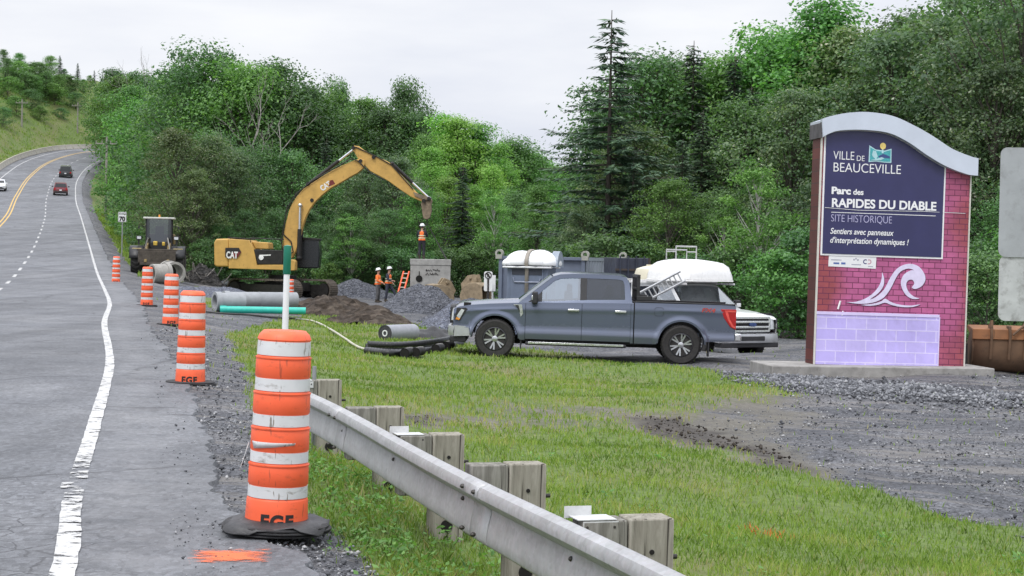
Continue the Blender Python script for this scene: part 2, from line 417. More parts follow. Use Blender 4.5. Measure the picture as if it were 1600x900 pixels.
def ground_material():
    t = NT('ground')
    g, m, d = t.attr('gravel'), t.attr('mud'), t.attr('dry')
    n1, n2 = t.noise(1.1, 6, .6), t.noise(9, 6, .65)
    grass = t.ramp(n2, [(.25, (.06, .075, .025)), (.5, (.10, .15, .036)), (.75, (.16, .205, .06))])
    grass = t.mix(t.ramp(d, [(.4, 0), (.7, .55)]), grass, (.17, .15, .07))
    sp = t.mix(.5, t.voro(46, out='Color'), t.voro(21, out='Color')); spv = t.ramp(sp, [(.22, .38), (.5, .9), (.78, 1.9)])
    grav = t.mix(1.0, t.ramp(t.noise(.55, 6, .6), [(.3, (.05, .053, .062)), (.52, (.092, .095, .105)), (.7, (.155, .154, .159))]), spv, 'MULTIPLY')
    grav = t.mix(t.ramp(t.noise(1, 5, .6, t.coord((.35, 2.6, 1))), [(.5, 0), (.64, .7)]), grav, (.20, .188, .175))
    mud = t.mix(1.0, t.ramp(n2, [(.3, (.035, .03, .026)), (.55, (.075, .066, .056)), (.75, (.13, .118, .10))]), t.ramp(n1, [(.3, .7), (.7, 1.2)]), 'MULTIPLY')
    e = t.math('ADD', t.math('SUBTRACT', n2, .5), t.math('MULTIPLY', t.math('SUBTRACT', n1, .5), .5))
    gm = t.ramp(t.math('ADD', g, t.math('MULTIPLY', e, .9)), [(.42, 0), (.58, 1)])
    mmk = t.ramp(t.math('ADD', m, t.math('MULTIPLY', e, 1.1)), [(.22, 0), (.6, .95)])
    c = t.mix(gm, grass, grav); worn = t.mix(1, t.ramp(n2, [(.3, (.085, .077, .062)), (.6, (.15, .14, .115)), (.8, (.20, .19, .16))]), t.ramp(n1, [(.3, .75), (.7, 1.15)]), 'MULTIPLY')
    c = t.mix(mmk, c, worn); c = t.mix(t.ramp(t.math('ADD', m, t.math('MULTIPLY', e, .5)), [(.66, 0), (.86, 1)]), c, mud)
    h = t.mix(gm, n2, t.voro(42))
    t.bump(h, .7, .03)
    return t.set(c, t.mix(gm, .9, .72), 0, .35)
ground_o = npmesh('ground', np.stack([gx, gy, gzv], 1), np.stack([ii, ii + 1, ii + nc + 1, ii + nc], 1), ground_material(), attrs={'gravel': mg, 'mud': mm, 'dry': md}, smooth=True)
tag(ground_o, kind='structure')

# ------------------------------------------------------------------ road
seg = np.linalg.norm(np.diff(RE[:, :2], axis=0), axis=1); cum = np.concatenate([[0], np.cumsum(seg)])
def road_at(s):
    k = lambda a: np.interp(s, cum, a)
    n = np.stack([k(RN[:, 0]), k(RN[:, 1])], -1); n /= np.linalg.norm(n, axis=-1, keepdims=True)
    return np.stack([k(RE[:, 0]), k(RE[:, 1])], -1), n, k(RE[:, 2]), k(RBANK)
def s_at_y(Y): return float(np.interp(Y, RE[:, 1], cum))
S = [0]
while S[-1] < cum[-1] - 3:
    yy = np.interp(S[-1], cum, RE[:, 1]); S.append(S[-1] + (.07 if 4 < yy < 26 else .4 if yy < 70 else 1.5))
S = np.array(S)
P, N, Z, B = road_at(S)
rag = PAVE_R - .06 + (fbm(P[:, 1], P[:, 0] * 0, 1.2, 3) - .5) * .34 + (fbm(P[:, 1], P[:, 0] * 0, 6, 8) - .5) * .10 + np.clip(11.5 - P[:, 1], 0, 4) * .1
us = np.linspace(0, 1, 26)
Uo = rag[:, None] * (1 - us) + PAVE_L * us
zc = Z[:, None] - B[:, None] * np.where(Uo < 0, Uo, 0) - np.clip(Uo, 0, None) * .02
vx = P[:, 0][:, None] + N[:, 0][:, None] * Uo; vy = P[:, 1][:, None] + N[:, 1][:, None] * Uo
verts = np.stack([vx, vy, zc], -1).reshape(-1, 3); m_ = len(us)
# a skirt down the ragged right edge
sk = np.stack([vx[:, 0] + N[:, 0] * .03, vy[:, 0] + N[:, 1] * .03, zc[:, 0] - .05], -1); base = len(verts)
top0 = base + len(sk); verts = np.concatenate([verts, sk, np.stack([vx[:, 0], vy[:, 0], zc[:, 0]], -1)]); k = np.arange(len(S) - 1)
fi = (k[:, None] * m_ + np.arange(m_ - 1)[None]).ravel()
faces = np.concatenate([np.stack([fi, fi + m_, fi + m_ + 1, fi + 1], 1), np.stack([top0 + k, base + k, base + k + 1, top0 + k + 1], 1)])
def asphalt_nodes(t):
    u = t.attr('u'); big = t.noise(.35, 6, .62); mid = t.noise(2.6, 6, .65); fine = t.noise(90, 3, .7)
    c = t.ramp(big, [(.3, (.096, .101, .112)), (.5, (.125, .130, .141)), (.7, (.165, .169, .178))])
    along = t.noise(1, 4, .6, t.coord((1.4, .1, 1), rot=(0, 0, .235)))
    c = t.mix(1, c, t.ramp(along, [(.3, .86), (.5, 1.0), (.7, 1.12)]), 'MULTIPLY')
    c = t.mix(1, c, t.ramp(mid, [(.3, .88), (.7, 1.1)]), 'MULTIPLY')
    c = t.mix(1, c, t.ramp(fine, [(.25, .62), (.5, 1.0), (.75, 1.42)]), 'MULTIPLY')
    agg = t.voro(34, out='Color', vec=t.coord((1, .55, 1))); c = t.mix(1, c, t.ramp(agg, [(.08, .72), (.4, .95), (.6, 1.03), (.94, 1.38)]), 'MULTIPLY')
    pit = t.ramp(t.voro(7, vec=t.coord((1, .8, 1))), [(.07, 1), (.13, 0)]); pit = t.math('MULTIPLY', pit, t.ramp(t.noise(2.1, 3), [(.5, 0), (.56, .75)])); c = t.mix(pit, c, (.045, .046, .05))
    tyre = t.ramp(t.noise(1, 3, .5, t.coord((.9, .03, 1), rot=(0, 0, .235), loc=(.3, 0, 0))), [(.35, .84), (.55, 1.06)]); c = t.mix(1, c, tyre, 'MULTIPLY')
    patchy = t.ramp(t.voro(.16, out='Color', vec=t.mix(.2, t.tc.outputs['Object'], t.noise(.6, 4, out='Color'))), [(.2, .9), (.8, 1.08)]); c = t.mix(1, c, patchy, 'MULTIPLY')
    stain = t.ramp(t.noise(.8, 5, .7, t.coord((1, .45, 1))), [(.61, 0), (.72, .5)])
    c = t.mix(stain, c, (.075, .078, .085))
    w = t.mix(.12, t.tc.outputs['Object'], t.noise(3, 4, .6, out='Color'))
    cr1 = t.ramp(t.voro(4.2, 'DISTANCE_TO_EDGE', w), [(.006, 1), (.03, 0)])
    msk = t.ramp(t.noise(.23, 3, .5, t.coord((1, .6, 1), loc=(3.1, 1.2, 0))), [(.53, 0), (.59, 1)])
    w2 = t.mix(.35, t.tc.outputs['Object'], t.noise(1.1, 5, .6, out='Color'))
    cr2 = t.ramp(t.voro(.33, 'DISTANCE_TO_EDGE', w2), [(.002, 1), (.010, 0)])
    cr2 = t.math('MULTIPLY', cr2, t.ramp(t.noise(1.7, 4, .6), [(.40, 0), (.48, 1)]))
    cr = t.math('MAXIMUM', t.math('MULTIPLY', cr1, msk), cr2)
    c = t.mix(t.math('MULTIPLY', cr, .8), c, (.035, .036, .04))
    dust = t.math('MULTIPLY', t.ramp(u, [(.0, 0), (.25, .45), (.6, 0)]), t.ramp(mid, [(.35, 0), (.65, 1)]))
    c = t.mix(dust, c, (.24, .24, .245))
    return c, fine, cr
def asphalt():
    t = NT('asphalt'); c, fine, cr = asphalt_nodes(t)
    t.bump(t.math('SUBTRACT', fine, t.math('MULTIPLY', cr, 1.5)), .35, .012)
    return t.set(c, t.ramp(t.noise(1.2, 4), [(.3, .55), (.7, .78)]), 0, .45)
ua = np.concatenate([np.clip(Uo.ravel() / 2 + .1, 0, 1), np.ones(2 * len(S))])
road = npmesh('road', verts, faces, asphalt(), attrs={'u': ua}, smooth=True); tag(road, kind='structure')

def paint_mat(name, col, lo, hi):
    t = NT(name)
    wear = t.math('ADD', t.math('MULTIPLY', t.noise(7, 6, .7, t.coord((1, .8, 1))), .55), t.math('MULTIPLY', t.noise(1, 6, .7, t.coord((7, 15, 5), rot=(0, 0, .1))), .45))
    g_ = t.n.new('ShaderNodeSeparateXYZ'); t.link(t.tc.outputs['Object'], g_.inputs[0])
    wear = t.math('SUBTRACT', wear, t.ramp(t.math('MULTIPLY', g_.outputs[1], .05), [(.50, 0), (.55, .085), (.60, .085), (.66, 0)]))   # broken stretch ahead of the nearest drum
    k = t.ramp(wear, [(lo, 0), (hi, 1)])
    pc = t.mix(t.noise(30, 4), tuple(v * .82 for v in col), col)
    return t.set(pc, .6, 0, .4, Alpha=k)
WHITE_LINE = paint_mat('worn_white_paint', (.56, .56, .55), .425, .475)
YELLOW_LINE = paint_mat('worn_yellow_paint', (.62, .40, .10), .30, .40)
def stripe(name, off, w, s0, s1, mat, step=None, jit=0, lift=.006, mb=None):
    ss = [s0]
    while ss[-1] < s1:
        yy = np.interp(ss[-1], cum, RE[:, 1]); ss.append(min(s1, ss[-1] + (step or (.1 if yy < 25 else .6 if yy < 80 else 2.0))))
    ss = np.array(ss); P, N, Z, B = road_at(ss)
    j1 = (fbm(ss, ss * 0, 5.5, 21) - .5) * jit + (fbm(ss, ss * 0, 1.2, 23) - .5) * jit; j2 = (fbm(ss, ss * 0, 6.5, 27) - .5) * jit
    j0 = np.where((P[:, 1] > 11.1) & (P[:, 1] < 11.5), -.035, 0) if jit else 0
    rows = []
    for o, j in ((off + w / 2, j1), (off - w / 2, j2)):
        u = o + j + j0
        rows.append(np.stack([P[:, 0] + N[:, 0] * u, P[:, 1] + N[:, 1] * u, Z + lift - B * np.where(u < 0, u, 0)], 1))
    mb.grid([[a, b] for a, b in zip(*rows)]); return mb
def lines(name, mat, items, **kw):
    mb = MB()
    for it in items: stripe(name, *it, mat, mb=mb, **kw)
    o = mb.build(name, mat, smooth=0); tag(o, kind='structure'); return o
sE = cum[-1] - 4
lines('road_edge_line', WHITE_LINE, [(0, .118, 0, sE)], jit=.017)
lines('road_edge_line', WHITE_LINE, [(-11.2, .15, s_at_y(150), sE)])
lines('road_centre_line', YELLOW_LINE, [(-7.2, .14, s_at_y(60), sE), (-7.55, .14, s_at_y(60), sE)])
lines('road_lane_line', WHITE_LINE, [(-3.62, .14, s, s + 3.2) for s in np.arange(s_at_y(20), sE - 5, 8.2)])
def spray():
    """orange marking paint sprayed on the shoulder"""
    t = NT('orange_spray')
    k = t.ramp(t.math('ADD', t.math('MULTIPLY', t.noise(22, 5, .75, t.coord((.5, 1.6, 1))), .8), t.math('MULTIPLY', t.attr('e'), .35)), [(.47, 0), (.60, .9)])
    m = t.set((.80, .17, .06), .8, Alpha=k)
    n = 24; vs, es = [], []
    for j in range(n + 1):
        for i in range(n + 1):
            p = G(292 + (425 - 292) * i / n, 864 + 24 * j / n); U, Zr, _ = lat(p[0], p[1])
            vs.append((p[0], p[1], float(Zr[0]) - max(float(U[0]), 0) * .02 + .005)); es.append(1 - max(abs(i - n / 2), abs(j - n / 2)) / (n / 2))
    f = np.array([(j * (n + 1) + i, j * (n + 1) + i + 1, (j + 1) * (n + 1) + i + 1, (j + 1) * (n + 1) + i) for j in range(n) for i in range(n)])
    o = npmesh('road_marking', np.array(vs), f, m, attrs={'e': np.array(es)}); tag(o, kind='structure')
spray()
# ------------------------------------------------------------------ trees
def leaf_mat(name, dark, mid, light, under=None, trans=.42):
    """leaves: tone by leaf and by tree, light passing through, a soft gloss"""
    t = NT(name); a = t.attr('tint')
    c = t.ramp(a, [(.05, dark), (.5, mid), (.9, light)] + ([(.97, under)] if under else []))
    r = t.rnd(); hs = t.n.new('ShaderNodeHueSaturation')
    t.link(t.ramp(r, [(0, .482), (1, .518)]), hs.inputs['Hue']); t.link(t.ramp(t.math('FRACT', t.math('MULTIPLY', r, 7.3)), [(0, .85), (1, 1.42)]), hs.inputs['Value'])
    t.link(c, hs.inputs['Color']); col = hs.outputs[0]
    t.set(col, .5, 0, .4)
    tr = t.n.new('ShaderNodeBsdfTranslucent'); t.link(t.mix(1, col, (1.1, 1.25, .6), 'MULTIPLY'), tr.inputs[0])
    mxs = t.n.new('ShaderNodeMixShader'); mxs.inputs[0].default_value = trans
    t.link(t.b.outputs[0], mxs.inputs[1]); t.link(tr.outputs[0], mxs.inputs[2]); t.link(mxs.outputs[0], t.out.inputs[0])
    return t.m
def bark_mat(name, a, b):
    t = NT(name); n = t.noise(3, 6, .7, t.coord((4, 4, 1)))
    t.bump(n, .6, .03); return t.set(t.ramp(n, [(.35, a), (.65, b)]), .9, 0, .2)
LEAF = {
 'dark': leaf_mat('dark_leaf', (.042, .088, .036), (.08, .165, .062), (.15, .27, .10)),
 'mid': leaf_mat('mid_leaf', (.055, .135, .034), (.105, .23, .058), (.19, .35, .10)),
 'light': leaf_mat('light_leaf', (.10, .225, .045), (.175, .355, .078), (.27, .46, .135)),
 'olive': leaf_mat('olive_leaf', (.06, .10, .042), (.112, .172, .074), (.20, .26, .125), (.38, .38, .28)),
 'grey': leaf_mat('grey_green_leaf', (.055, .10, .052), (.105, .17, .085), (.20, .265, .145), (.38, .41, .31)),
 'spruce': leaf_mat('spruce_needles', (.022, .044, .028), (.04, .078, .046), (.08, .13, .066), trans=.12),
}
BARK = bark_mat('bark', (.05, .043, .036), (.14, .125, .11))
BIRCH = bark_mat('birch_bark', (.22, .21, .19), (.55, .53, .50))
DEAD = bark_mat('dead_bark', (.14, .13, .12), (.30, .28, .26))
def leaves(C, Nrm, size, rng, asp=.62):
    """a leaf (a bent diamond) at every point of C"""
    n = len(C); Nrm = Nrm / (np.linalg.norm(Nrm, axis=1)[:, None] + 1e-9)
    a = rng.normal(size=(n, 3)); a -= Nrm * (a * Nrm).sum(1)[:, None]; a /= np.linalg.norm(a, axis=1)[:, None] + 1e-9
    b = np.cross(Nrm, a); s = (size * rng.uniform(.65, 1.35, n))[:, None]
    v = np.stack([C - a * s * .5, C + b * s * .5 * asp - Nrm * s * .08, C + a * s * .5, C - b * s * .5 * asp - Nrm * s * .08], 1).reshape(-1, 3)
    return v, np.arange(n * 4).reshape(-1, 4)
ENV = {'round': lambda t: np.sin(np.pi * np.clip(t * .92 + .08, 0, 1)) ** .6, 'tall': lambda t: np.interp(t, [0, .15, .5, .8, 1], [.55, .85, 1, .7, .12]),
       'cone': lambda t: np.interp(t, [0, .1, .35, 1], [.7, 1, .85, .1]), 'bush': lambda t: np.interp(t, [0, .3, .7, 1], [.85, 1, .85, .25])}
def broad_tree(kind, leafmat, seed, h, w, base, nclump, per, leaf, env='round', clump=.11, bark=BARK, trunk_r=.012, loose=.5, lean=0, flat=.5):
    rng = np.random.default_rng(seed); tm = MB(); root = thing(kind, 'tree', 'tree')
    def axis(t): return np.array([lean * t * h + .012 * h * math.sin(t * 5 + seed), .012 * h * math.sin(t * 4 + seed * 2), t * h])
    tp = [axis(t) for t in np.linspace(-.02, .93, 10)]
    tm.tube(tp, [h * trunk_r * (1.25 if i == 0 else 1 - .9 * i / 9) for i in range(10)], 8)
    C, Nn, T = [], [], []
    for i in range(nclump):
        t = 1 - rng.uniform(0, 1) ** 1.15 * .97; z = base + (1 - base) * t; az = i * 2.4 + rng.normal() * .5
        R = w / 2 * ENV[env](t); rr = R * min(1.18, rng.uniform(.2, 1.1) ** .55 * (1 + rng.normal() * .17))
        c = axis(z) + np.array([math.cos(az) * rr, math.sin(az) * rr, rng.normal() * .02 * h])
        if i % 11 == 0: c += np.array([math.cos(az), math.sin(az), .8]) * .035 * h
        if z > .96: c[2] = h * (.96 + rng.uniform(0, .05))
        z0 = max(base * .75, z - .12 - rr / h * .75); a = axis(min(z0, .9)); mid = (a + c) / 2 + np.array([0, 0, -.02 * h + .1 * rr])
        if i % 2 == 0 or i < 24: tm.tube([a, mid, c], [h * .0045, h * .0028, h * .001], 5, cap=False)
        rc = h * clump * rng.uniform(.5, 1.5)
        d = rng.normal(size=(per, 3)); d /= np.linalg.norm(d, axis=1)[:, None]
        q = c + d * (rc * rng.uniform(.25, 1, per) ** loose)[:, None] * np.array([1.1, 1.1, flat])
        C.append(q); Nn.append(d * .55 + np.array([0, 0, .75]) + rng.normal(size=(per, 3)) * .45); T.append(np.clip(rng.normal(.45 + rng.normal() * .14, .2, per), 0, 1))
    C, Nn, T = np.concatenate(C), np.concatenate(Nn), np.concatenate(T); keep = C[:, 2] > .05
    v, f = leaves(C[keep], Nn[keep], leaf, rng); tm.build('trunk', bark, root, smooth=60)
    npmesh('crown', v, f, leafmat, root, {'tint': np.repeat(T[keep], 4)}); root['h'] = h; return root
def spruce_tree(kind, seed, h, w, dens=1.0, bare_top=0, per=9, droop=.25, bark=BARK, start=.06, twig=.34, ragged=.35):
    rng = np.random.default_rng(seed); tm = MB(); root = thing(kind, 'tree', 'tree')
    tm.tube([(0, 0, -.2), (0, 0, h * .5), (.01 * h * math.sin(seed), 0, h)], [h * .014, h * .008, h * .0012], 7)
    V, T = [], []; z = h * start
    while z < h * .985:
        t = z / h; L = w / 2 * (1 - t) ** .78 + .05 * h * (1 - t) + .12
        for k in range(max(3, int(per * dens * (1 if t < .75 else .7)))):
            az = rng.uniform(0, 6.283); l = L * rng.uniform(1 - ragged * 1.6, 1.1)
            if l < .1: continue
            d = np.array([math.cos(az), math.sin(az), 0]); side = np.array([-d[1], d[0], 0]); m = max(4, int(l / (twig * .19)))
            z1 = z + rng.normal() * h * .008; up = rng.uniform(-.05, .12)
            P = lambda s: np.array([0, 0, z1]) + d * l * s + np.array([0, 0, l * (up * s - droop * s * s + .12 * s ** 4)])
            if k % 2 == 0: tm.tube([P(0), P(.5), P(.95)], [h * .0022, h * .0015, h * .0006], 4, cap=False)
            for j in range(m):
                s = (.10 if dens > .6 else .16) + (.9 if dens > .6 else .84) * (j + rng.uniform(0, 1)) / m; p = P(min(s, 1)); ln = twig * (1.1 - .5 * s) * rng.uniform(.7, 1.2)
                for sg in (-1, 1):
                    e = d * rng.uniform(.4, .9) + side * sg * rng.uniform(.4, 1) + np.array([0, 0, rng.uniform(-.5, .05)]); e /= np.linalg.norm(e)
                    nrm = np.array([0, 0, 1.0]) + rng.normal(size=3) * .4; b = np.cross(nrm, e); b /= np.linalg.norm(b); wd = ln * .125
                    V += [p, p + e * ln * .45 + b * wd, p + e * ln, p + e * ln * .45 - b * wd]; T += [np.clip(rng.normal(.42 + .25 * s, .2), 0, 1)] * 4
        z += h * (.021 if dens > .6 else .030) * rng.uniform(.7, 1.3) * (1 if t < .8 else .7)
    tm.build('trunk', bark, root, smooth=60); V = np.array(V)
    npmesh('crown', V, np.arange(len(V)).reshape(-1, 4), LEAF['spruce'], root, {'tint': np.array(T)}); root['h'] = h; return root
def bare_tree(kind, seed, h, w, mat, levels=4, r0=.011, spread=.55):
    rng = np.random.default_rng(seed); root = thing(kind, 'tree', 'tree'); tm = MB(); bmk = MB()
    def grow(mb, p, d, l, r, lv):
        q = p + d * l * .5 + rng.normal(size=3) * l * .04; e = q + d * l * .5 + rng.normal(size=3) * l * .06 + np.array([0, 0, l * .05])
        mb.tube([p, q, e], [r, r * .8, r * .55], 6 if lv > 2 else 4, cap=False)
        if lv == 0: return
        for k in range(3 if lv > 1 else 4):
            a = rng.normal(size=3); a -= d * (a @ d); a /= np.linalg.norm(a); nd = d + a * spread * rng.uniform(.6, 1.4) + np.array([0, 0, .12]); nd /= np.linalg.norm(nd)
            grow(bmk, q if k == 2 else e, nd, l * rng.uniform(.55, .8), r * .5, lv - 1)
    grow(tm, np.array([0, 0, -.1]), np.array([.03, 0, 1.0]), h * .42, h * r0, levels)
    tm.build('trunk', mat, root, smooth=60); bmk.build('branches', mat, root, smooth=60); root['h'] = h; return root

PROTO = {
 'maple1': broad_tree('broadleaf_tree', LEAF['dark'], 1, 11, 6.5, .16, 150, 120, .17),
 'maple2': broad_tree('broadleaf_tree', LEAF['mid'], 2, 11, 5.6, .18, 135, 125, .17, 'tall'),
 'maple3': broad_tree('broadleaf_tree', LEAF['dark'], 3, 11, 7.5, .12, 170, 110, .16, clump=.09),
 'leafy1': broad_tree('grey_leaved_tree', LEAF['grey'], 4, 11, 6.8, .10, 175, 110, .15, clump=.085, loose=.8),
 'leafy2': broad_tree('grey_leaved_tree', LEAF['olive'], 5, 11, 6.4, .10, 165, 110, .15, 'tall', clump=.085, loose=.8),
 'aspen1': broad_tree('aspen_tree', LEAF['light'], 6, 12, 4.2, .14, 150, 120, .15, 'tall', clump=.075, loose=.7),
 'aspen2': broad_tree('aspen_tree', LEAF['light'], 7, 12, 5.0, .10, 170, 115, .15, 'cone', clump=.075, loose=.7),
 'far1': broad_tree('broadleaf_tree', LEAF['mid'], 8, 15, 9, .1, 130, 90, .33, clump=.12),
 'far2': broad_tree('broadleaf_tree', LEAF['dark'], 9, 15, 8, .1, 130, 90, .32, 'tall', clump=.11),
 'spruce1': spruce_tree('spruce_tree', 10, 11.5, 5.4),
 'spruce2': spruce_tree('spruce_tree', 11, 11.5, 5.0, ragged=.5),
 'tall_spruce': spruce_tree('tall_spruce_tree', 12, 13, 9.5, dens=.55, per=15, twig=.5, droop=.15, ragged=.4),
 'shrub1': broad_tree('shrub', LEAF['mid'], 13, 3, 3.0, .02, 60, 90, .12, 'bush', clump=.17),
 'shrub2': broad_tree('shrub', LEAF['dark'], 14, 3, 3.4, .02, 60, 90, .12, 'bush', clump=.17),
 'sapling': broad_tree('young_birch_tree', LEAF['mid'], 15, 6, 2.7, .32, 60, 120, .10, 'tall', clump=.085, bark=BIRCH, trunk_r=.008, loose=.9, lean=.02),
 'bare1': bare_tree('bare_tree', 16, 10, 5, DEAD),
 'crowned': broad_tree('open_crowned_tree', LEAF['grey'], 17, 14, 8.5, .28, 120, 80, .17, 'round', clump=.07, loose=1.0, trunk_r=.014),
}
_used = set(); _trng = random.Random(3)
def plant(kind, px, Y, top, label, group, mat=None, wide=1.0, cat='tree'):
    """a tree that stands on the ground in picture column px at depth Y and reaches up to row top"""
    p = on_ground(px, Y); hgt = W(px, top, Y)[2] - p[2]; r0 = PROTO[kind]; k = hgt / r0['h']
    if kind not in _used: r = r0; _used.add(kind)
    else: r = dup(r0)
    r.location = (p[0], p[1], p[2] - .05); r.rotation_euler = (0, 0, _trng.uniform(0, 6.28)); r.scale = (k * wide, k * wide, k)
    r['label'] = label; r['category'] = cat
    if group: r['group'] = group
    elif 'group' in r: del r['group']
    for ch in r.children:
        if ch.name.startswith('crown'): ch.material_slots[0].link = 'DATA'
    if mat:
        for ch in r.children:
            if ch.name.startswith('crown'): ch.material_slots[0].link = 'OBJECT'; ch.material_slots[0].material = LEAF[mat]
    return r
RW, EW, HW = 'trees of the wood behind the parked pickups and the sign', 'trees of the wood behind the excavator', 'trees on the hillside beyond the bend'
KN = {'maple1': 'dense dark green broadleaf tree', 'maple2': 'mid green upright broadleaf tree', 'maple3': 'wide dark broadleaf tree', 'leafy1': 'tree with pale backed grey green leaves', 'leafy2': 'tree with dull olive leaves',
      'aspen1': 'slim light green aspen', 'aspen2': 'cone shaped light green aspen', 'far1': 'round green broadleaf tree', 'far2': 'tall dark broadleaf tree', 'spruce1': 'dense dark spruce', 'spruce2': 'slim ragged spruce', 'shrub1': 'bright green leafy shrub', 'shrub2': 'low dark green shrub'}
WHERE = {RW: 'behind the pickups and town sign', EW: 'behind the yellow excavator', HW: 'on the hillside where the road bends'}
def bank_depth(px, u):
    """depth at which the line of sight through column px reaches distance u left of the road edge"""
    Y = np.arange(300, 520, 2.0); x = np.array([W(px, 200, y)[0] for y in Y]); U = lat(x, Y)[0]; k = np.nonzero(U < u)[0]
    return float(Y[k[0]]) if len(k) else 500.0
def wood(group, rows):
    for row in rows:
        kind, px, Y, top = row[:4]; mat = row[4] if len(row) > 4 else None; wide = row[5] if len(row) > 5 else 1
        if group == HW and px < 165 and Y >= 350: Y = bank_depth(px, (-33 if Y < 361 else -38 if Y < 367 else -42) - (px * 7 % 6 if Y < 367 else px * 7 % 13))
        lb = KN[kind] + ' ' + WHERE[group]
        if mat: lb = KN[kind].replace('tree with pale backed grey green leaves', 'small leaved tree').replace('tree with dull olive leaves', 'fine leaved tree').replace('dark green ', '').replace('dark ', '').replace('mid green ', '').replace('light green ', '') + {'dark': ' with dark leaves', 'mid': ' with plain green leaves', 'light': ' with bright green leaves', 'olive': ' with olive leaves', 'grey': ' with grey green leaves'}[mat] + ' ' + WHERE[group]
        plant(kind, px, Y, top, lb, group, mat, wide)
# the wood on the right
plant('tall_spruce', 946, 66, 14, 'tallest spruce, thin ragged top against the sky behind the gray pickup', None)
plant('sapling', 1182, 56, 254, 'young birch with a forked white trunk behind the white pickup', None)
plant('sapling', 548, 99, 335, 'thin pale trunked birch behind the two workers', None)
plant('sapling', 770, 103, 300, 'slim pale trunked birch left of the blue container', None)
plant('sapling', 1128, 58, 330, 'thin birch behind the white shell on the pickup', None)
plant('crowned', 1585, 60, -70, 'tall open crowned tree with a bare trunk behind the sign back', None)
wood(RW, [('maple3', 985, 69, 205, 'olive'), ('maple1', 1000, 74, 92), ('leafy1', 905, 64, 330, None, .9), ('spruce2', 1075, 72, 62), ('maple2', 1035, 76, 100, 'dark'), ('spruce1', 1090, 66, 170), ('spruce1', 985, 64, 250),
  ('maple2', 1125, 74, 100), ('spruce2', 1138, 71, 84), ('spruce2', 1168, 69, 130), ('spruce1', 1060, 63, 215), ('spruce2', 1240, 70, 64), ('maple1', 1160, 68, 160), ('spruce2', 1216, 76, 78), ('maple2', 1190, 74, 55, 'mid'), ('aspen2', 1280, 70, 8, 'mid', 1.25), ('leafy1', 1235, 64, 150), ('maple1', 1245, 76, 62), ('leafy2', 1330, 68, 52), ('leafy1', 1375, 64, 60),
  ('leafy1', 1435, 66, 48, 'olive'), ('maple3', 1420, 76, 30), ('leafy2', 1490, 62, 70, 'grey'), ('leafy1', 1545, 58, 110), ('maple1', 1530, 72, -40), ('leafy1', 1610, 60, 40), ('leafy2', 1660, 64, 0), ('maple2', 1640, 74, -60),
  ('maple1', 1120, 62, 300), ('leafy1', 1040, 61, 285, 'mid'), ('maple3', 1210, 60, 330), ('leafy1', 1300, 58, 240), ('leafy2', 1400, 57, 250, 'grey'), ('leafy1', 1480, 56, 270, 'dark'), ('maple1', 1590, 54, 290),
  ('shrub2', 1085, 57, 400), ('shrub1', 1222, 52, 395), ('shrub1', 1250, 53, 360, 'dark'), ('shrub2', 1150, 56, 390), ('shrub2', 1540, 48, 400), ('shrub2', 1520, 50, 380), ('shrub1', 1600, 50, 360), ('shrub2', 1000, 60, 380), ('shrub2', 940, 60, 370), ('shrub2', 890, 62, 385),
  ('maple1', 960, 84, 170), ('maple2', 1020, 88, 130), ('maple1', 1110, 90, 110), ('maple3', 1180, 88, 100), ('maple2', 1260, 90, 70), ('maple1', 1340, 88, 70), ('maple3', 1430, 88, 60), ('maple1', 1520, 86, 20), ('maple2', 1620, 86, 0), ('maple2', 1700, 66, 40), ('maple1', 1740, 60, 60), ('leafy1', 1700, 56, 200), ('maple1', 1790, 70, 20)])
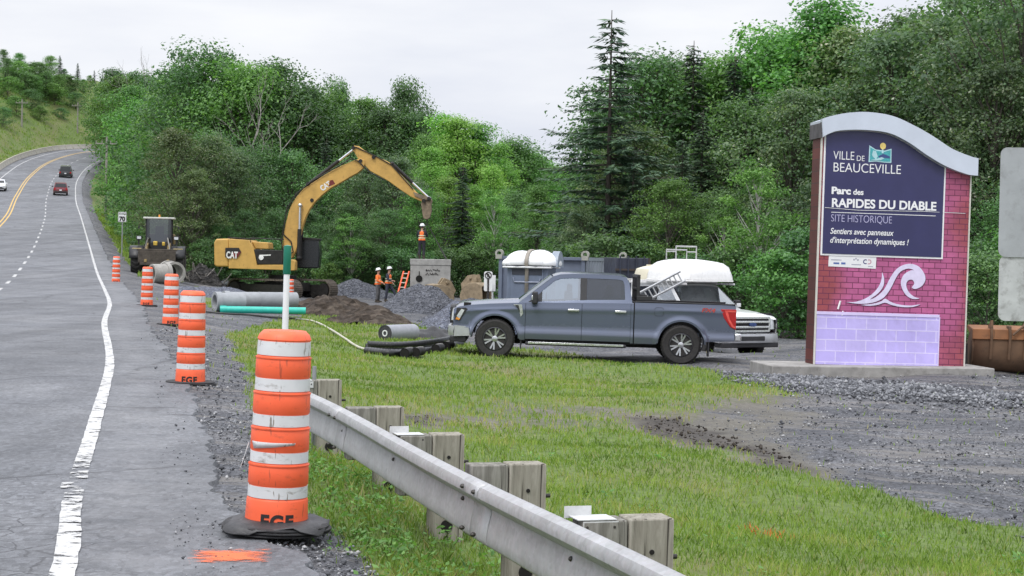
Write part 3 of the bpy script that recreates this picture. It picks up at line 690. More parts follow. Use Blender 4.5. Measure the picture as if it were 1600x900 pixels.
# the wood behind the excavator
plant('bare1', 438, 112, 128, 'grey bare tree with forked limbs among the green trees', None)
wood(EW, [('maple1', 315, 140, 78), ('maple2', 345, 138, 105), ('maple3', 285, 150, 118), ('maple1', 268, 160, 128, 'mid', .8), ('maple2', 385, 135, 112), ('maple3', 425, 138, 104), ('maple1', 462, 136, 132), ('maple2', 500, 140, 150), ('maple2', 519, 142, 134, 'dark', .5),
  ('maple1', 545, 138, 178), ('aspen1', 572, 136, 160, 'mid'), ('maple3', 600, 134, 175), ('maple2', 628, 136, 134, 'dark', .6), ('maple1', 645, 134, 180), ('aspen2', 688, 130, 184, None, 1.2), ('aspen1', 715, 128, 190, None, 1.2), ('aspen2', 745, 130, 198, None, 1.2), ('aspen1', 772, 132, 228),
  ('aspen2', 660, 126, 215, 'mid'), ('spruce1', 720, 104, 258), ('aspen1', 672, 122, 235), ('aspen2', 765, 122, 262), ('maple2', 800, 140, 222), ('maple1', 825, 142, 238, 'mid'), ('maple3', 848, 150, 258, 'mid'), ('aspen2', 838, 100, 292, 'mid', 1.1), ('aspen1', 870, 150, 266), ('maple1', 800, 118, 300), ('maple2', 875, 105, 330, 'mid'),
  ('leafy2', 275, 104, 205), ('leafy2', 325, 106, 215), ('leafy1', 300, 102, 270, 'olive'), ('leafy1', 365, 108, 240), ('maple1', 400, 112, 230), ('maple3', 455, 112, 240), ('spruce2', 505, 118, 215), ('leafy1', 575, 108, 260, 'grey'), ('leafy1', 620, 106, 250), ('maple1', 540, 112, 250), ('leafy1', 655, 104, 300, 'mid'), ('aspen1', 695, 110, 280, None, 1.2), ('aspen2', 738, 111, 292), ('aspen1', 772, 110, 320, 'mid'), ('maple3', 600, 102, 330), ('leafy1', 545, 100, 320, 'dark'), ('maple1', 650, 103, 360), ('leafy1', 480, 104, 330, 'dark'), ('maple1', 430, 106, 330), ('maple3', 380, 104, 330), ('maple1', 345, 103, 350, 'dark'),
  ('aspen1', 252, 150, 196, 'mid', 1.3), ('aspen2', 236, 165, 200, 'mid', 1.0), ('maple2', 250, 145, 215, 'mid'), ('aspen1', 222, 190, 208, 'mid', .9), ('maple1', 262, 125, 270), ('maple3', 248, 118, 310, 'mid', .7), ('maple1', 330, 118, 210),
  ('shrub1', 206, 158, 322, 'light', 1.0), ('shrub2', 240, 116, 330), ('shrub1', 200, 205, 262), ('shrub2', 214, 180, 285), ('shrub2', 252, 108, 360), ('shrub2', 320, 101, 375), ('shrub2', 415, 101, 375), ('shrub2', 520, 99, 395), ('shrub1', 510, 98, 412), ('shrub2', 470, 102, 370), ('shrub2', 575, 101, 385), ('shrub2', 625, 100, 390), ('shrub2', 700, 101, 390), ('shrub2', 740, 102, 385), ('shrub2', 780, 104, 380), ('shrub1', 820, 100, 385), ('shrub2', 665, 101, 395),
  ('far2', 300, 180, 130), ('far1', 370, 185, 140), ('far2', 440, 180, 150), ('far1', 520, 182, 165), ('far2', 590, 178, 185), ('far1', 660, 176, 200), ('far2', 730, 174, 225), ('far1', 800, 180, 255), ('far2', 860, 230, 268), ('far1', 890, 260, 262), ('far1', 840, 240, 256), ('far2', 915, 250, 270), ('far1', 950, 220, 260), ('far1', 780, 230, 250)])
# beyond the bend
wood(HW, [('spruce1', 8, 352, 112), ('far2', 22, 353, 118, 'dark'), ('spruce1', 38, 354, 122), ('far1', 55, 355, 118, 'mid'), ('far2', 72, 356, 112), ('far1', 90, 357, 118, 'mid'), ('far2', 110, 358, 122, 'dark'), ('far1', 130, 359, 124, 'mid'), ('far2', 12, 361, 92, 'dark'), ('far1', 62, 362, 98), ('far2', 100, 363, 108, 'dark'), ('far1', 140, 364, 118), ('spruce1', 48, 365, 100), ('far1', -12, 366, 88, 'dark'), ('far2', 5, 385, 78, 'dark'), ('far1', 30, 392, 84), ('far2', 52, 400, 98, 'mid'), ('far1', 78, 405, 88), ('spruce1', 93, 400, 86), ('spruce1', 121, 405, 98), ('spruce2', 147, 408, 109), ('far1', 177, 380, 112, 'dark'), ('far1', 186, 330, 124), ('far2', 165, 350, 132, 'mid'), ('far1', 215, 340, 118, 'dark'), ('far2', 245, 320, 125), ('far1', 205, 300, 140),
  ('far1', 20, 372, 105, 'dark'), ('far2', 0, 365, 120), ('far1', 65, 385, 112), ('far1', 100, 390, 128), ('far2', 135, 385, 128), ('far1', 45, 366, 128, 'dark'), ('far1', 200, 300, 168, None, .8), ('far1', 218, 270, 172, 'mid', .8), ('far2', 235, 250, 165, 'mid'), ('far1', 225, 240, 160), ('far1', -30, 380, 90), ('far1', -60, 390, 80)])
plant('bare1', 210, 318, 98, 'leafless pale tree standing against the sky on the wooded rise', None)
# the wooded rise goes on to the left along the road
for k_, (Yr, u) in enumerate([(330, -34), (318, -40), (306, -33), (296, -42), (284, -36), (272, -44), (262, -34), (250, -40), (238, -35), (226, -43), (214, -36), (200, -40), (322, -48), (300, -52), (278, -52), (256, -50), (232, -52), (210, -50)]):
    j_ = int(np.abs(RE[:, 1] - Yr).argmin()); x_, y_ = RE[j_, :2] + RN[j_] * u
    r_ = dup(PROTO[['far1', 'far2', 'spruce1'][k_ % 3]], (x_, y_, gz(x_, y_) - .1), k_ * 1.7, KN[['far1', 'far2', 'spruce1'][k_ % 3]] + ' ' + WHERE[HW], HW, .72 + .05 * (k_ % 5)); r_['category'] = 'tree'
    for ch in r_.children:
        if ch.name.startswith('crown'): ch.material_slots[0].link = 'DATA'
for px, u, hp in [(5, -24, 26), (25, -27, 30), (48, -30, 30), (62, -26, 22), (85, -32, 34), (40, -35, 34), (72, -36, 30), (12, -33, 34), (105, -36, 30), (-20, -30, 28), (55, -38, 36), (25, -38, 36), (118, -30, 24), (95, -27, 18)]:
    Y = bank_depth(px, u); g_ = on_ground(px, Y); top = float(proj([g_.x, g_.y, g_.z])[1]) - hp
    plant(_trng.choice(['shrub1', 'shrub2']), px, Y, top, 'scrubby bush on the grassy bank above the bend', 'bushes on the bank above the bend', None, 1.3, 'shrub')
for k_, r_ in PROTO.items():
    if k_ not in _used:
        for c_ in list(r_.children): bpy.data.objects.remove(c_)
        bpy.data.objects.remove(r_)
# ------------------------------------------------------------------ traffic drums
def scuffed(name, col, rough, dirt=(.12, .10, .09), amt=.5, metal=0, sc_=9, var=.12):
    if name in MATS: return MATS[name]
    t = NT(name); c = t.ramp(t.noise(sc_ * .5, 4), [(.3, tuple(v * (1 - var) for v in col)), (.7, tuple(min(1, v * (1 + var * .5)) for v in col))])
    sm = t.ramp(t.noise(1, 7, .72, t.coord((sc_, sc_, sc_ * 2.6))), [(.56, 0), (.72, amt)])
    st = t.ramp(t.noise(1, 3, .5, t.coord((sc_ * 5, sc_ * 5, sc_ * .9), rot=(.5, .2, 0))), [(.66, 0), (.7, amt)])
    c = t.mix(t.math('MAXIMUM', sm, st), c, dirt)
    MATS[name] = t.set(c, t.ramp(t.noise(sc_, 4), [(.3, rough - .08), (.7, rough + .12)]), metal, .45); return MATS[name]
ORANGE = scuffed('orange_plastic', (.90, .135, .05), .45, (.30, .07, .04), .6)
ORANGE_LOW = scuffed('scuffed_orange_plastic', (.72, .10, .035), .5, (.16, .05, .03), .6)
BAND = scuffed('reflective_sheeting', (.62, .635, .64), .42, (.20, .18, .15), .92)
RUBBER = simple('black_rubber', (.028, .028, .030), .75, var=.35, scale=14, grime=.25, bump=.25)
BLACK = simple('black_plastic', (.02, .02, .022), .5)
INK = simple('black_stencil_ink', (.022, .018, .018), .8)
def make_drum(label, H=1.125, letters=True, group='orange and white traffic drums along the road shoulder', old=False):
    d = thing('traffic_drum', label, 'traffic drum', group=group)
    r0, r1 = .174, .148; R = lambda z: r0 + (r1 - r0) * (z / H)
    h = .135; step = (H - .04 - .155) / 5
    prof = [(R(0) + .004, .03), (R(0), .12)]; bands = []
    for fa, fb in ((.12, .187), (.305, .368), (.497, .564), (.682, .754), (.868, .948)):
        z = zb0 = .065 + fa * (H - .065); zb1 = .065 + fb * (H - .065)
        prof += [(R(z) + .002, z - .012), (R(z) - .002, z - .004), (R(zb0) - .005, zb0), (R(zb1) - .005, zb1), (R(zb1) + .001, zb1 + .008)]
        bands.append((zb0, zb1))
    prof += [(R(H - .035), H - .042), (R(H) - .008, H - .022), (R(H) - .03, H), (.0001, H + .002)]
    prof = [prof[0]] + sorted(prof[1:-3], key=lambda p: p[1]) + prof[-3:]
    m = MB(); m.lathe(prof, 40); m.build('drum_body', ORANGE if not old else ORANGE_LOW, d, smooth=50)
    for i, (a, b) in enumerate(bands):
        s = MB(); e = R(a); s.lathe([(R(a) - .006, a + .004), (R(a) - .0015, a + .005), (R(b) - .0015, b - .003), (R(b) - .006, b - .002)], 40); s.build('reflective_band', BAND, d, smooth=50)
    s = MB()
    for z in [.065 + q * (H - .065) for q in (.302, .494, .679, .865)]: s.lathe([(R(z) - .002, z - .014), (R(z) + .006, z - .011), (R(z) + .006, z - .005), (R(z) - .002, z - .002)], 40)
    explode(s.build('moulded_rib', ORANGE_LOW, d, smooth=50))
    s = MB()
    for i, (rr, z) in enumerate([(.30, .0), (.305, .017), (.295, .033)]):
        s.lathe([(.10, z), (rr - .01, z), (rr, z + .004), (rr, z + .011), (rr - .012, z + .016), (.10, z + .016)], 44, wob=lambda w, h, i=i: .012 * math.sin(5 * w + i) + .02 * math.cos(2 * w + i))
    s.build('tyre_ring_base', RUBBER, d, smooth=40)
    if letters:
        # stencilled letters wrapped round the foot of the drum
        o = text('stencil_letters', 'EGF', .105, INK, d, (0, 0, 0), bold=.005, depth=.001, space=1.12); me = o.data
        xs = [v.co.x for v in me.vertices]; cx = (max(xs) + min(xs)) / 2
        bm = bmesh.new(); bm.from_mesh(me)
        bmesh.ops.subdivide_edges(bm, edges=[e for e in bm.edges if e.calc_length() > .02], cuts=2)
        for v in bm.verts:
            z = .036 + v.co.y; rr = R(z) + .005 + v.co.z; a = (v.co.x - cx) / .18 - math.pi / 2 + .1
            v.co = (rr * math.cos(a), rr * math.sin(a), z)
        bm.to_mesh(me); bm.free()
    return d
d1 = make_drum('nearest and largest traffic drum, torn bands, standing in front of the guardrail end')
p = G(431, 838); p.z = float(lat(p.x, p.y)[1][0]) - .01; d1.location = p; d1.rotation_euler = (.01, .028, .05)
# a torn cover of rubber sheet over the rings, and a peeling band
s = MB(); n = 48; P_ = []
for i in range(n):
    w = 2 * math.pi * i / n; cor = max(abs(math.cos(w)), abs(math.sin(w))); ro = .285 / cor ** .9 * (1 + .04 * math.sin(3 * w + 1)); 
    P_.append([(rr * math.cos(w), rr * math.sin(w), z + .012 * math.sin(4 * w + rr * 20) * (rr > .2)) for rr, z in ((.176, .072), (.21, .064), (.26, .06), (min(ro, .36), .052 - .02 * (ro > .31)))])
P_.append(P_[0]); s.grid(P_); o = s.build('rubber_cover', simple('worn_black_sheet', (.05, .05, .053), .55, var=.4, scale=9, bump=.4), d1, smooth=60)
md_ = o.modifiers.new('thick', 'SOLIDIFY'); md_.thickness = .006
def peel(z, a0, a1, dz, mat=BAND):
    s = MB(); P_ = []
    for i in range(9):
        a = a0 + (a1 - a0) * i / 8; r = .166 + .006 * math.sin(i * 1.1) ** 2; t = i / 8
        P_.append([(r * math.cos(a), r * math.sin(a), z + dz * t), ((r + .012) * math.cos(a), (r + .012) * math.sin(a), z + dz * t + .03 * (1 - t) + .012)])
    s.grid(P_); o = s.build('peeling_band', mat, d1, smooth=60); o.modifiers.new('t', 'SOLIDIFY').thickness = .003
peel(.47, -2.5, -1.0, .03)
s = MB(); s.grid([[(-.178 - .01 * k, -.02 + .03 * j, .47 - .035 * k + .008 * j) for j in range(3)] for k in range(5)]); o = s.build('torn_strip', BAND, d1); o.modifiers.new('t', 'SOLIDIFY').thickness = .003
for px, py, lb, kw in [(297, 600, 'second traffic drum from the camera with black letters on its foot', {}), (266, 508, 'third traffic drum from the camera, beside the gravel shoulder', {}), (229, 478, 'traffic drum standing just in front of the concrete pipe rings', {}), (181, 442, 'farthest traffic drum on the shoulder, left of the wheel loader', {}), (453, 474, 'lone traffic drum behind the stacked grey pipes by the excavator tracks', {})]:
    q = dup(d1, G(px, py), random.Random(px).uniform(-.25, .25), lb); q.location.z -= .012; q.rotation_euler[1] = .015; q.rotation_euler[0] = 0
    for c_ in list(q.children):
        if c_.name.split('.')[0] in ('rubber_cover', 'peeling_band', 'torn_strip'): bpy.data.objects.remove(c_)
# tall marker pole with a green top behind the nearest drum
p = on_ground(437, 10.6); mp_ = thing('marker_pole', 'tall white marker pole with a green sleeve on top, behind the nearest drum', 'marker pole', p)
top = W(443, 384, 10.6)[2] - p[2]
s = MB(); s.cyl((0, 0, -.2), (0, 0, top - .17), .021, .019, 20); s.build('pole', simple('white_plastic_pole', (.74, .76, .76), .4, var=.06), mp_, smooth=50)
s = MB(); s.lathe([(.0195, top - .175), (.024, top - .17), (.024, top), (.0001, top + .006)], 20); s.build('green_sleeve', simple('green_sheeting', (.012, .19, .12), .4), mp_, smooth=50)
mp_.rotation_euler = (0, .012, 0)
# thin grey post behind it
p = on_ground(489, 14.9)
s = MB(); s.cyl((0, 0, -.2), (0, 0, W(489, 572, 14.9)[2] - p[2]), .018, .018, 12); o = s.build('thin_post', simple('grey_steel', (.30, .31, .32), .5, .3), loc=p); tag(o, 'thin grey steel post behind the nearest drum at the guardrail end', 'post')

# ------------------------------------------------------------------ guardrail
GALV = None
def galvanised():
    t = NT('galvanised_steel'); n = t.noise(5, 6, .65); v = t.voro(38, out='Color')
    c = t.mix(.10, t.ramp(n, [(.3, (.31, .32, .35)), (.7, (.40, .41, .445))]), v); hs = t.n.new('ShaderNodeHueSaturation'); hs.inputs['Saturation'].default_value = .12; t.link(c, hs.inputs['Color'])
    dirt = t.ramp(t.noise(1, 7, .7, t.coord((2, 2, 9))), [(.55, 0), (.75, .3)])
    c = t.mix(dirt, hs.outputs[0], (.16, .14, .13))
    t.bump(n, .08, .01)
    return t.set(c, t.ramp(t.noise(12, 5), [(.3, .42), (.7, .6)]), .45, .5)
GALV = galvanised()
RX = lambda Y: -1.57 + (13.4 - Y) * .2875
A = Vector((RX(14.1), 14.1, 0)); Bv = Vector((RX(2.0), 2.0, 0)); RD = (Bv - A).normalized(); RQ = Vector((-RD.y, RD.x, 0))   # RQ: to the right, away from the road
if RQ.x < 0: RQ = -RQ
rail = thing('guardrail', 'long galvanised W-shaped steel guardrail running from the nearest drum towards the camera', 'guardrail', (A.x, A.y, 0), 0)
TOPZ = .45
prof = [(.045, 0), (.028, -.008), (.004, -.018), (-.008, -.04), (-.008, -.068), (.004, -.086), (.045, -.112), (.064, -.127), (.066, -.145), (.060, -.17), (.051, -.21), (.044, -.25), (.040, -.285), (.044, -.30), (.056, -.311), (.07, -.314)]
L = (Bv - A).length
def sec(t, th=0, lap=0):
    c = RD * t; dz = .012 * math.sin(t * .9)
    return [c + RQ * (q - .012 * lap) + Vector((0, 0, TOPZ + z + dz)) for q, z in prof]
s = MB(); s.grid([sec(t) for t in np.linspace(0, L, 60)]); o = s.build('rail_beam', GALV, rail, smooth=30)
so_ = o.modifiers.new('thick', 'SOLIDIFY'); so_.thickness = .004; so_.offset = 0
for t0 in (1.9, 5.75, 9.4):
    s = MB(); s.grid([sec(t, lap=.5) for t in np.linspace(t0 - .16, t0 + .16, 3)]); o = s.build('splice_plate', GALV, rail, smooth=30); o.modifiers.new('thick', 'SOLIDIFY').thickness = .004
bolt = simple('dark_bolt', (.06, .055, .05), .5, .5)
BO = None
def place_bolt(t, q, z):
    global BO
    c = RD * t + RQ * (q - .012) + Vector((0, 0, TOPZ + z)); 
    if BO is None:
        s = MB(); s.ball((0, 0, 0), .015, (1, 1, .8), 10, 6); BO = s.build('bolt_head', bolt, rail); BO.location = c
    else:
        b = BO.copy(); COL.objects.link(b); b.parent = rail; b.location = c
post_px = [(996, 7.2), (807, 8.95), (686, 10.6), (601, 12.25), (541, 14.6)]
for t0 in (1.9, 5.75, 9.4):
    for dt in (-.11, -.05, .05, .11):
        if dt in (-.11, .11):
            for z in (-.055, -.265): place_bolt(t0 + dt, -.004, z)
for _, Y in post_px: place_bolt((Y - A.y) / RD.y, .074, -.158)
WOOD = None
def timber(name, a, b):
    t = NT(name); g = t.noise(1, 7, .7, t.coord((26, 26, 2.2)), dist=.6); w = t.noise(2.5, 4)
    c = t.ramp(g, [(.25, tuple(v * .5 for v in a)), (.45, a), (.7, b)])
    c = t.mix(t.ramp(w, [(.4, 0), (.75, .45)]), c, (.17, .18, .13))
    ck = t.ramp(t.noise(1, 3, .4, t.coord((60, 60, 1.1))), [(.66, 0), (.69, .85)]); c = t.mix(ck, c, (.035, .03, .025))
    t.bump(t.math('SUBTRACT', g, ck), .6, .012); return t.set(c, .9, 0, .2)
WOOD = timber('weathered_timber', (.255, .232, .198), (.42, .395, .345)); WOOD2 = timber('weathered_timber_block', (.17, .16, .145), (.34, .325, .30))
HOLE = simple('dark_hole', (.008, .007, .006), .95)
ang = math.atan2(RD.y, RD.x) + math.pi / 2
def make_post():
    t = thing('guardrail_post', 'post', 'guardrail post', group='square timber posts behind the guardrail')
    s = MB(); s.box((.36, 0, -.32), (.20, .15, 1.66)); s.build('post', WOOD, t, bevel=.008)
    s = MB(); s.box((.155, .006, .32), (.20, .145, .37)); s.build('spacer_block', WOOD2, t, bevel=.008)
    s = MB(); s.cyl((.355, -.08, -.055), (.355, -.02, -.055), .038, .038, 16); s.cyl((.36, -.08, .37), (.36, -.02, .37), .011, .011, 10); explode(s.build('drilled_hole', HOLE, t))
    s = MB(); s.cyl((.44, .02, .33), (.51, .02, .33), .011, .011, 10); s.build('bolt_end', bolt, t)
    return t
base_post = make_post()
PL = ['nearest timber guardrail post, bulky and grey at the lower edge of the view', 'second timber guardrail post from the camera, with a bare greenish block', 'third timber guardrail post from the camera, with a visible round hole near the grass', 'fourth timber guardrail post from the camera, beside the muddy patch', 'farthest timber guardrail post, just right of the nearest drum']
posts = []
for i, (px, Y) in enumerate(post_px):
    q = base_post if i == 0 else dup(base_post)
    x = RX(Y); z = -.0; q.location = (x + RQ.x * .03, Y + RQ.y * .03, -.045 + [0, .01, -.015, 0, .01][i]); q.rotation_euler = (random.Random(i).uniform(-.015, .015), random.Random(i + 9).uniform(-.02, .02), math.atan2(RQ.y, RQ.x)); q['label'] = PL[i]; posts.append(q)
WPL = simple('white_reflector_plate', (.58, .59, .59), .4, var=.08, grime=.15, scale=12)
RL = ['white reflector bracket on the nearest guardrail post', 'bent white reflector bracket on the third guardrail post', 'small white reflector plate on the farthest guardrail post']
for k, i in enumerate((0, 2, 4)):
    q = posts[i]; t = thing('reflector_bracket', RL[k], 'reflector', q.location, q.rotation_euler[2], 'white reflector brackets on the guardrail posts')
    s = MB(); s.box((.135, -.069, .475), (.155, .004, .055)); s.box((.12, .0, .509), (.17, .14, .004)); s.box((.075, .06, .525), (.12, .004, .05)); s.build('plate', WPL, t)
    s = MB()
    for x in (.075, .195): s.cyl((x, -.0735, .478), (x, -.071, .478), .006, .006, 8)
    s.build('screw', bolt, t)

# ------------------------------------------------------------------ back of a road sign close on the right
c0 = W(1562, 231, 13.2); zt = c0[2]; sc13 = F / 13.2
back = thing('road_sign', 'grey unpainted backs of two rounded road sign panels, seen from behind at the right edge', 'road sign', on_ground(1668, 13.2))
bx, by, bz = back.location
def rrect(w, h, r, n=6):
    out = []
    for cx, cz, a0 in ((w / 2 - r, h / 2 - r, 0), (-w / 2 + r, h / 2 - r, 90), (-w / 2 + r, -h / 2 + r, 180), (w / 2 - r, -h / 2 + r, 270)):
        for i in range(n + 1):
            a = math.radians(a0 + 90 * i / n); out.append((cx + r * math.cos(a), cz + r * math.sin(a)))
    return out
ALU = simple('bare_aluminium', (.36, .375, .40), .5, .2, var=.14, scale=4, grime=.25); ALU2 = simple('streaked_aluminium', (.46, .47, .48), .5, .2, var=.22, scale=5, grime=.5)
wA = .98
for name, z1, z0, m in (('upper_panel', 231, 402, ALU), ('lower_panel', 400, 502, ALU2)):
    h = (z0 - z1) / sc13; zc_ = W(1600, (z1 + z0) / 2, 13.2)[2] - bz; xc = W(1562, 300, 13.2)[0] + wA / 2 - bx + (.012 if m is ALU2 else 0)
    s = MB(); s.prism([(xc + a, zc_ + b) for a, b in rrect(wA, h, .055)], -.003 if m is ALU else .006, .0 if m is ALU else .009, 'y'); s.build(name, m, back, smooth=0)
s = MB(); s.box((0, .05, (zt - bz) / 2 - .2), (.06, .06, zt - bz + .4)); s.build('post', simple('grey_steel', (.3, .31, .32), .5, .3), back)
# ------------------------------------------------------------------ town sign
SGY = 34.9
sg0 = on_ground(1272, SGY); SYAW = math.radians(7)
CONC = simple('old_concrete', (.30, .29, .275), .85, var=.3, scale=3, grime=.35, bump=.3)
sg0.z += .07
sign = thing('town_sign', 'tall brick town sign with a navy panel, curved pale metal cap and painted wave', 'sign', (sg0.x, sg0.y, sg0.z), SYAW)
SW = 3.13; SD = .55; sign.rotation_euler[1] = .012
s35 = F / SGY
PADZ = .17
# mural bricks
def brick(name, a, b, a2, b2, mort, sx, sz, mural):
    t = NT(name); tex = t.n.new('ShaderNodeTexBrick'); tex.inputs['Scale'].default_value = 1; tex.inputs['Brick Width'].default_value = sx; tex.inputs['Row Height'].default_value = sz
    tex.inputs['Mortar Size'].default_value = .008 if sx < .3 else .012; tex.inputs['Mortar Smooth'].default_value = .2; tex.offset = .5
    mpn = t.coord((1, 1, 1), rot=(math.radians(-90), 0, 0)) if mural != 'side' else t.coord((1, 1, 1), rot=(math.radians(-90), 0, math.radians(90)))
    t.link(mpn, tex.inputs['Vector'])
    if mural is True:
        g = t.n.new('ShaderNodeSeparateXYZ'); t.link(t.tc.outputs['Object'], g.inputs[0])
        k = t.ramp(t.math('ADD', t.math('MULTIPLY', g.outputs[0], .30), t.math('MULTIPLY', t.math('SUBTRACT', t.noise(.9, 3), .5), .5)), [(.05, 0), (.22, 1), (.78, 1), (.97, 0)])
        z = t.ramp(t.math('MULTIPLY', g.outputs[2], .2), [(.06, .35), (.2, 1), (.7, 1)]); k = t.math('MULTIPLY', k, z)
        t.link(t.mix(k, a, a2), tex.inputs['Color1']); t.link(t.mix(k, b, b2), tex.inputs['Color2'])
    else: tex.inputs['Color1'].default_value = (*a, 1); tex.inputs['Color2'].default_value = (*b, 1)
    tex.inputs['Mortar'].default_value = (*mort, 1)
    c = t.mix(t.ramp(t.noise(5, 7, .7), [(.48, 0), (.78, .45)]), tex.outputs['Color'], mort if sx < .3 else (.40, .34, .62))
    c = t.mix(1, c, t.ramp(t.noise(1.3, 6, .65), [(.3, .82), (.7, 1.1)]), 'MULTIPLY')
    t.bump(tex.outputs['Fac'], -.25 if sx < .3 else .3, .01); return t.set(c, .6, 0, .3)
MURAL = brick('painted_mural_brick', (.36, .085, .095), (.29, .07, .085), (.52, .135, .30), (.40, .10, .23), (.13, .028, .07), .245, .115, True)
BRICKS = brick('shaded_red_brick', (.13, .035, .03), (.085, .028, .026), None, None, (.05, .03, .028), .24, .115, 'side')  # side bricks darkened so the colour carries that side's shade
LAV = brick('lavender_block', (.50, .43, .84), (.56, .49, .86), None, None, (.68, .62, .90), .42, .225, False)
def capz(x):
    """underside of the cap, height over the sign's foot, S-shaped"""
    return float(np.interp(x, *np.array(CAPB).T))
# picture rows of the cap's lower and upper edge, read along the face
bpy.context.view_layer.update()
SM_ = sign.matrix_basis.inverted()
def face(px, py):
    """point of the sign's front face (x along it, z up) seen in the photo at px, py"""
    o = SM_ @ Vector((0, 0, CAMZ)); d = SM_.to_3x3() @ Vector(ray(px, py)); q = o - d * (o.y / d.y); return (q.x, q.z)
low = [(1281, 215), (1298, 207), (1317, 204), (1351, 204), (1386, 209), (1415, 223), (1444, 243), (1473, 260), (1507, 273), (1523, 275)]
upp = [(1281, 187), (1300, 181), (1324, 177), (1352, 176), (1390, 182), (1424, 197), (1454, 214), (1483, 233), (1512, 245), (1524, 248)]
def spl(P, n=6):
    return [tuple(q) for q in catmull(np.array([(a, b, 0) for a, b in P], float), n)[:, :2]]
CAPB = spl([face(*p) for p in low]); CAPT = spl([face(*p) for p in upp])
body_top = [(x, capz(x) + .02) for x in np.linspace(0, SW, 24)]
s = MB(); s.prism([(0, PADZ)] + [(SW, PADZ)] + body_top[::-1], 0, SD, 'y'); s.build('brick_wall', MURAL, sign, smooth=0)
s = MB(); s.box((-.012, SD / 2 + .03, (PADZ + capz(0)) / 2), (.022, SD - .02, capz(0) - PADZ)); s.build('brick_side', BRICKS, sign, smooth=0)
TRIM = simple('cream_trim', (.62, .60, .55), .5, var=.12)
s = MB(); s.box((SW + .012, -.005, (PADZ + capz(SW)) / 2), (.024, .05, capz(SW) - PADZ)); s.box((-.012, -.005, (PADZ + capz(0)) / 2), (.03, .05, capz(0) - PADZ)); explode(s.build('corner_trim', TRIM, sign, smooth=0))
CAPM = simple('pale_blue_metal_cap', (.54, .585, .68), .4, .1, var=.08, scale=2)
capx0, capx1 = CAPB[0][0] - .06, CAPB[-1][0]
lo = [(max(x, -.03), z) for x, z in CAPB]; hi = list(CAPT)
s = MB(); s.prism(lo + hi[::-1], -.17, -.02, 'y'); s.prism([(x, z + .01) for x, z in lo] + [(x, z - .02) for x, z in hi[::-1]], -.02, SD + .10, 'y'); s.build('cap', CAPM, sign, smooth=25)
x0, zl, zh = lo[0][0], lo[0][1], hi[0][1]
s = MB(); s.box((x0 - .015, SD / 2 + .02, (zl + zh) / 2 - .02), (.03, SD + .26, (zh - zl) * .92)); s.build('cap_end', simple('weathered_dark_board', (.085, .08, .085), .8, var=.5, scale=5), sign, smooth=0)
NAVY = simple('navy_panel', (.030, .030, .105), .38, var=.12, scale=2); WHT = simple('white_vinyl', (.80, .80, .82), .5, var=.05)
PX0, PX1 = face(1283, 395)[0] + .015, face(1470, 399)[0]
PZ0 = face(1283, 396)[1]
PZ1 = [(x, capz(x) - .015) for x in np.linspace(PX0, PX1, 24)]
fr = .035
s = MB(); s.prism([(PX0 - fr, PZ0 - fr), (PX1 + fr, PZ0 - fr)] + [(x, z + .01) for x, z in [(PX1 + fr, capz(PX1 + fr) - .015)] + PZ1[::-1] + [(PX0 - fr, capz(max(PX0 - fr, 0)) - .015)]], -.022, -.002, 'y'); s.build('panel_frame', WHT, sign, smooth=0)
s = MB(); s.prism([(PX0, PZ0), (PX1, PZ0)] + PZ1[::-1], -.03, -.01, 'y'); navy = s.build('navy_panel', NAVY, sign, smooth=0)
RXT = (math.radians(90), 0, 0)
def st(name, body, a, b, hpx, mat=WHT, **kw):
    """lettering on the panel from picture point a to b, capital height hpx"""
    (xa, za), (xb, zb) = face(*a), face(*b)
    return text(name, body, hpx / s35 / .70, mat, sign, (xa, -.034, za), RXT, width=xb - xa, **kw)
zt_ = lambda a: a
st('lettering', 'VILLE', (1301, 249), (1333.5, 251), 13.5, bold=-.002)
st('lettering', 'DE', (1337, 251.5), (1349, 252), 8.5, bold=-.001)
st('lettering', 'BEAUCEVILLE', (1300, 268), (1405, 274.5), 14.5, bold=-.002)
st('lettering', 'Parc', (1298, 302.5), (1328, 304), 10.5, bold=.008)
st('lettering', 'des', (1332, 304), (1348, 305), 8.6, bold=.004)
st('lettering', 'RAPIDES DU DIABLE', (1298, 323), (1461, 331), 13.2, bold=.007)
LILAC = simple('lilac_vinyl', (.48, .46, .68), .5, var=.05)
st('lettering', 'SITE HISTORIQUE', (1297, 346), (1392, 350), 11.5, LILAC, bold=-.003)
st('lettering', 'Sentiers avec panneaux', (1296, 365), (1395, 369), 9.0, bold=.002, shear=.22)
st('lettering', "d'interprétation dynamiques !", (1295.5, 379), (1418, 384), 9.0, bold=.002, shear=.22)
(xa, za), (xb, zb) = face(1298, 330), face(1461, 339)
s = MB(); s.box(((xa + xb) / 2, -.033, (za + zb) / 2), (xb - xa, .003, .012)); s.build('rule_line', WHT, sign, smooth=0)
(xa, za), (xb, zb) = face(1288, 322), face(1508, 332)
s = MB(); s.tube([(xa, -.036, za - .03), (xa + .7, -.036, za - .06), (xb - .9, -.036, zb - .01), (xb, -.01, zb - .02)], .005, 5); s.build('crack_line', WHT, sign)
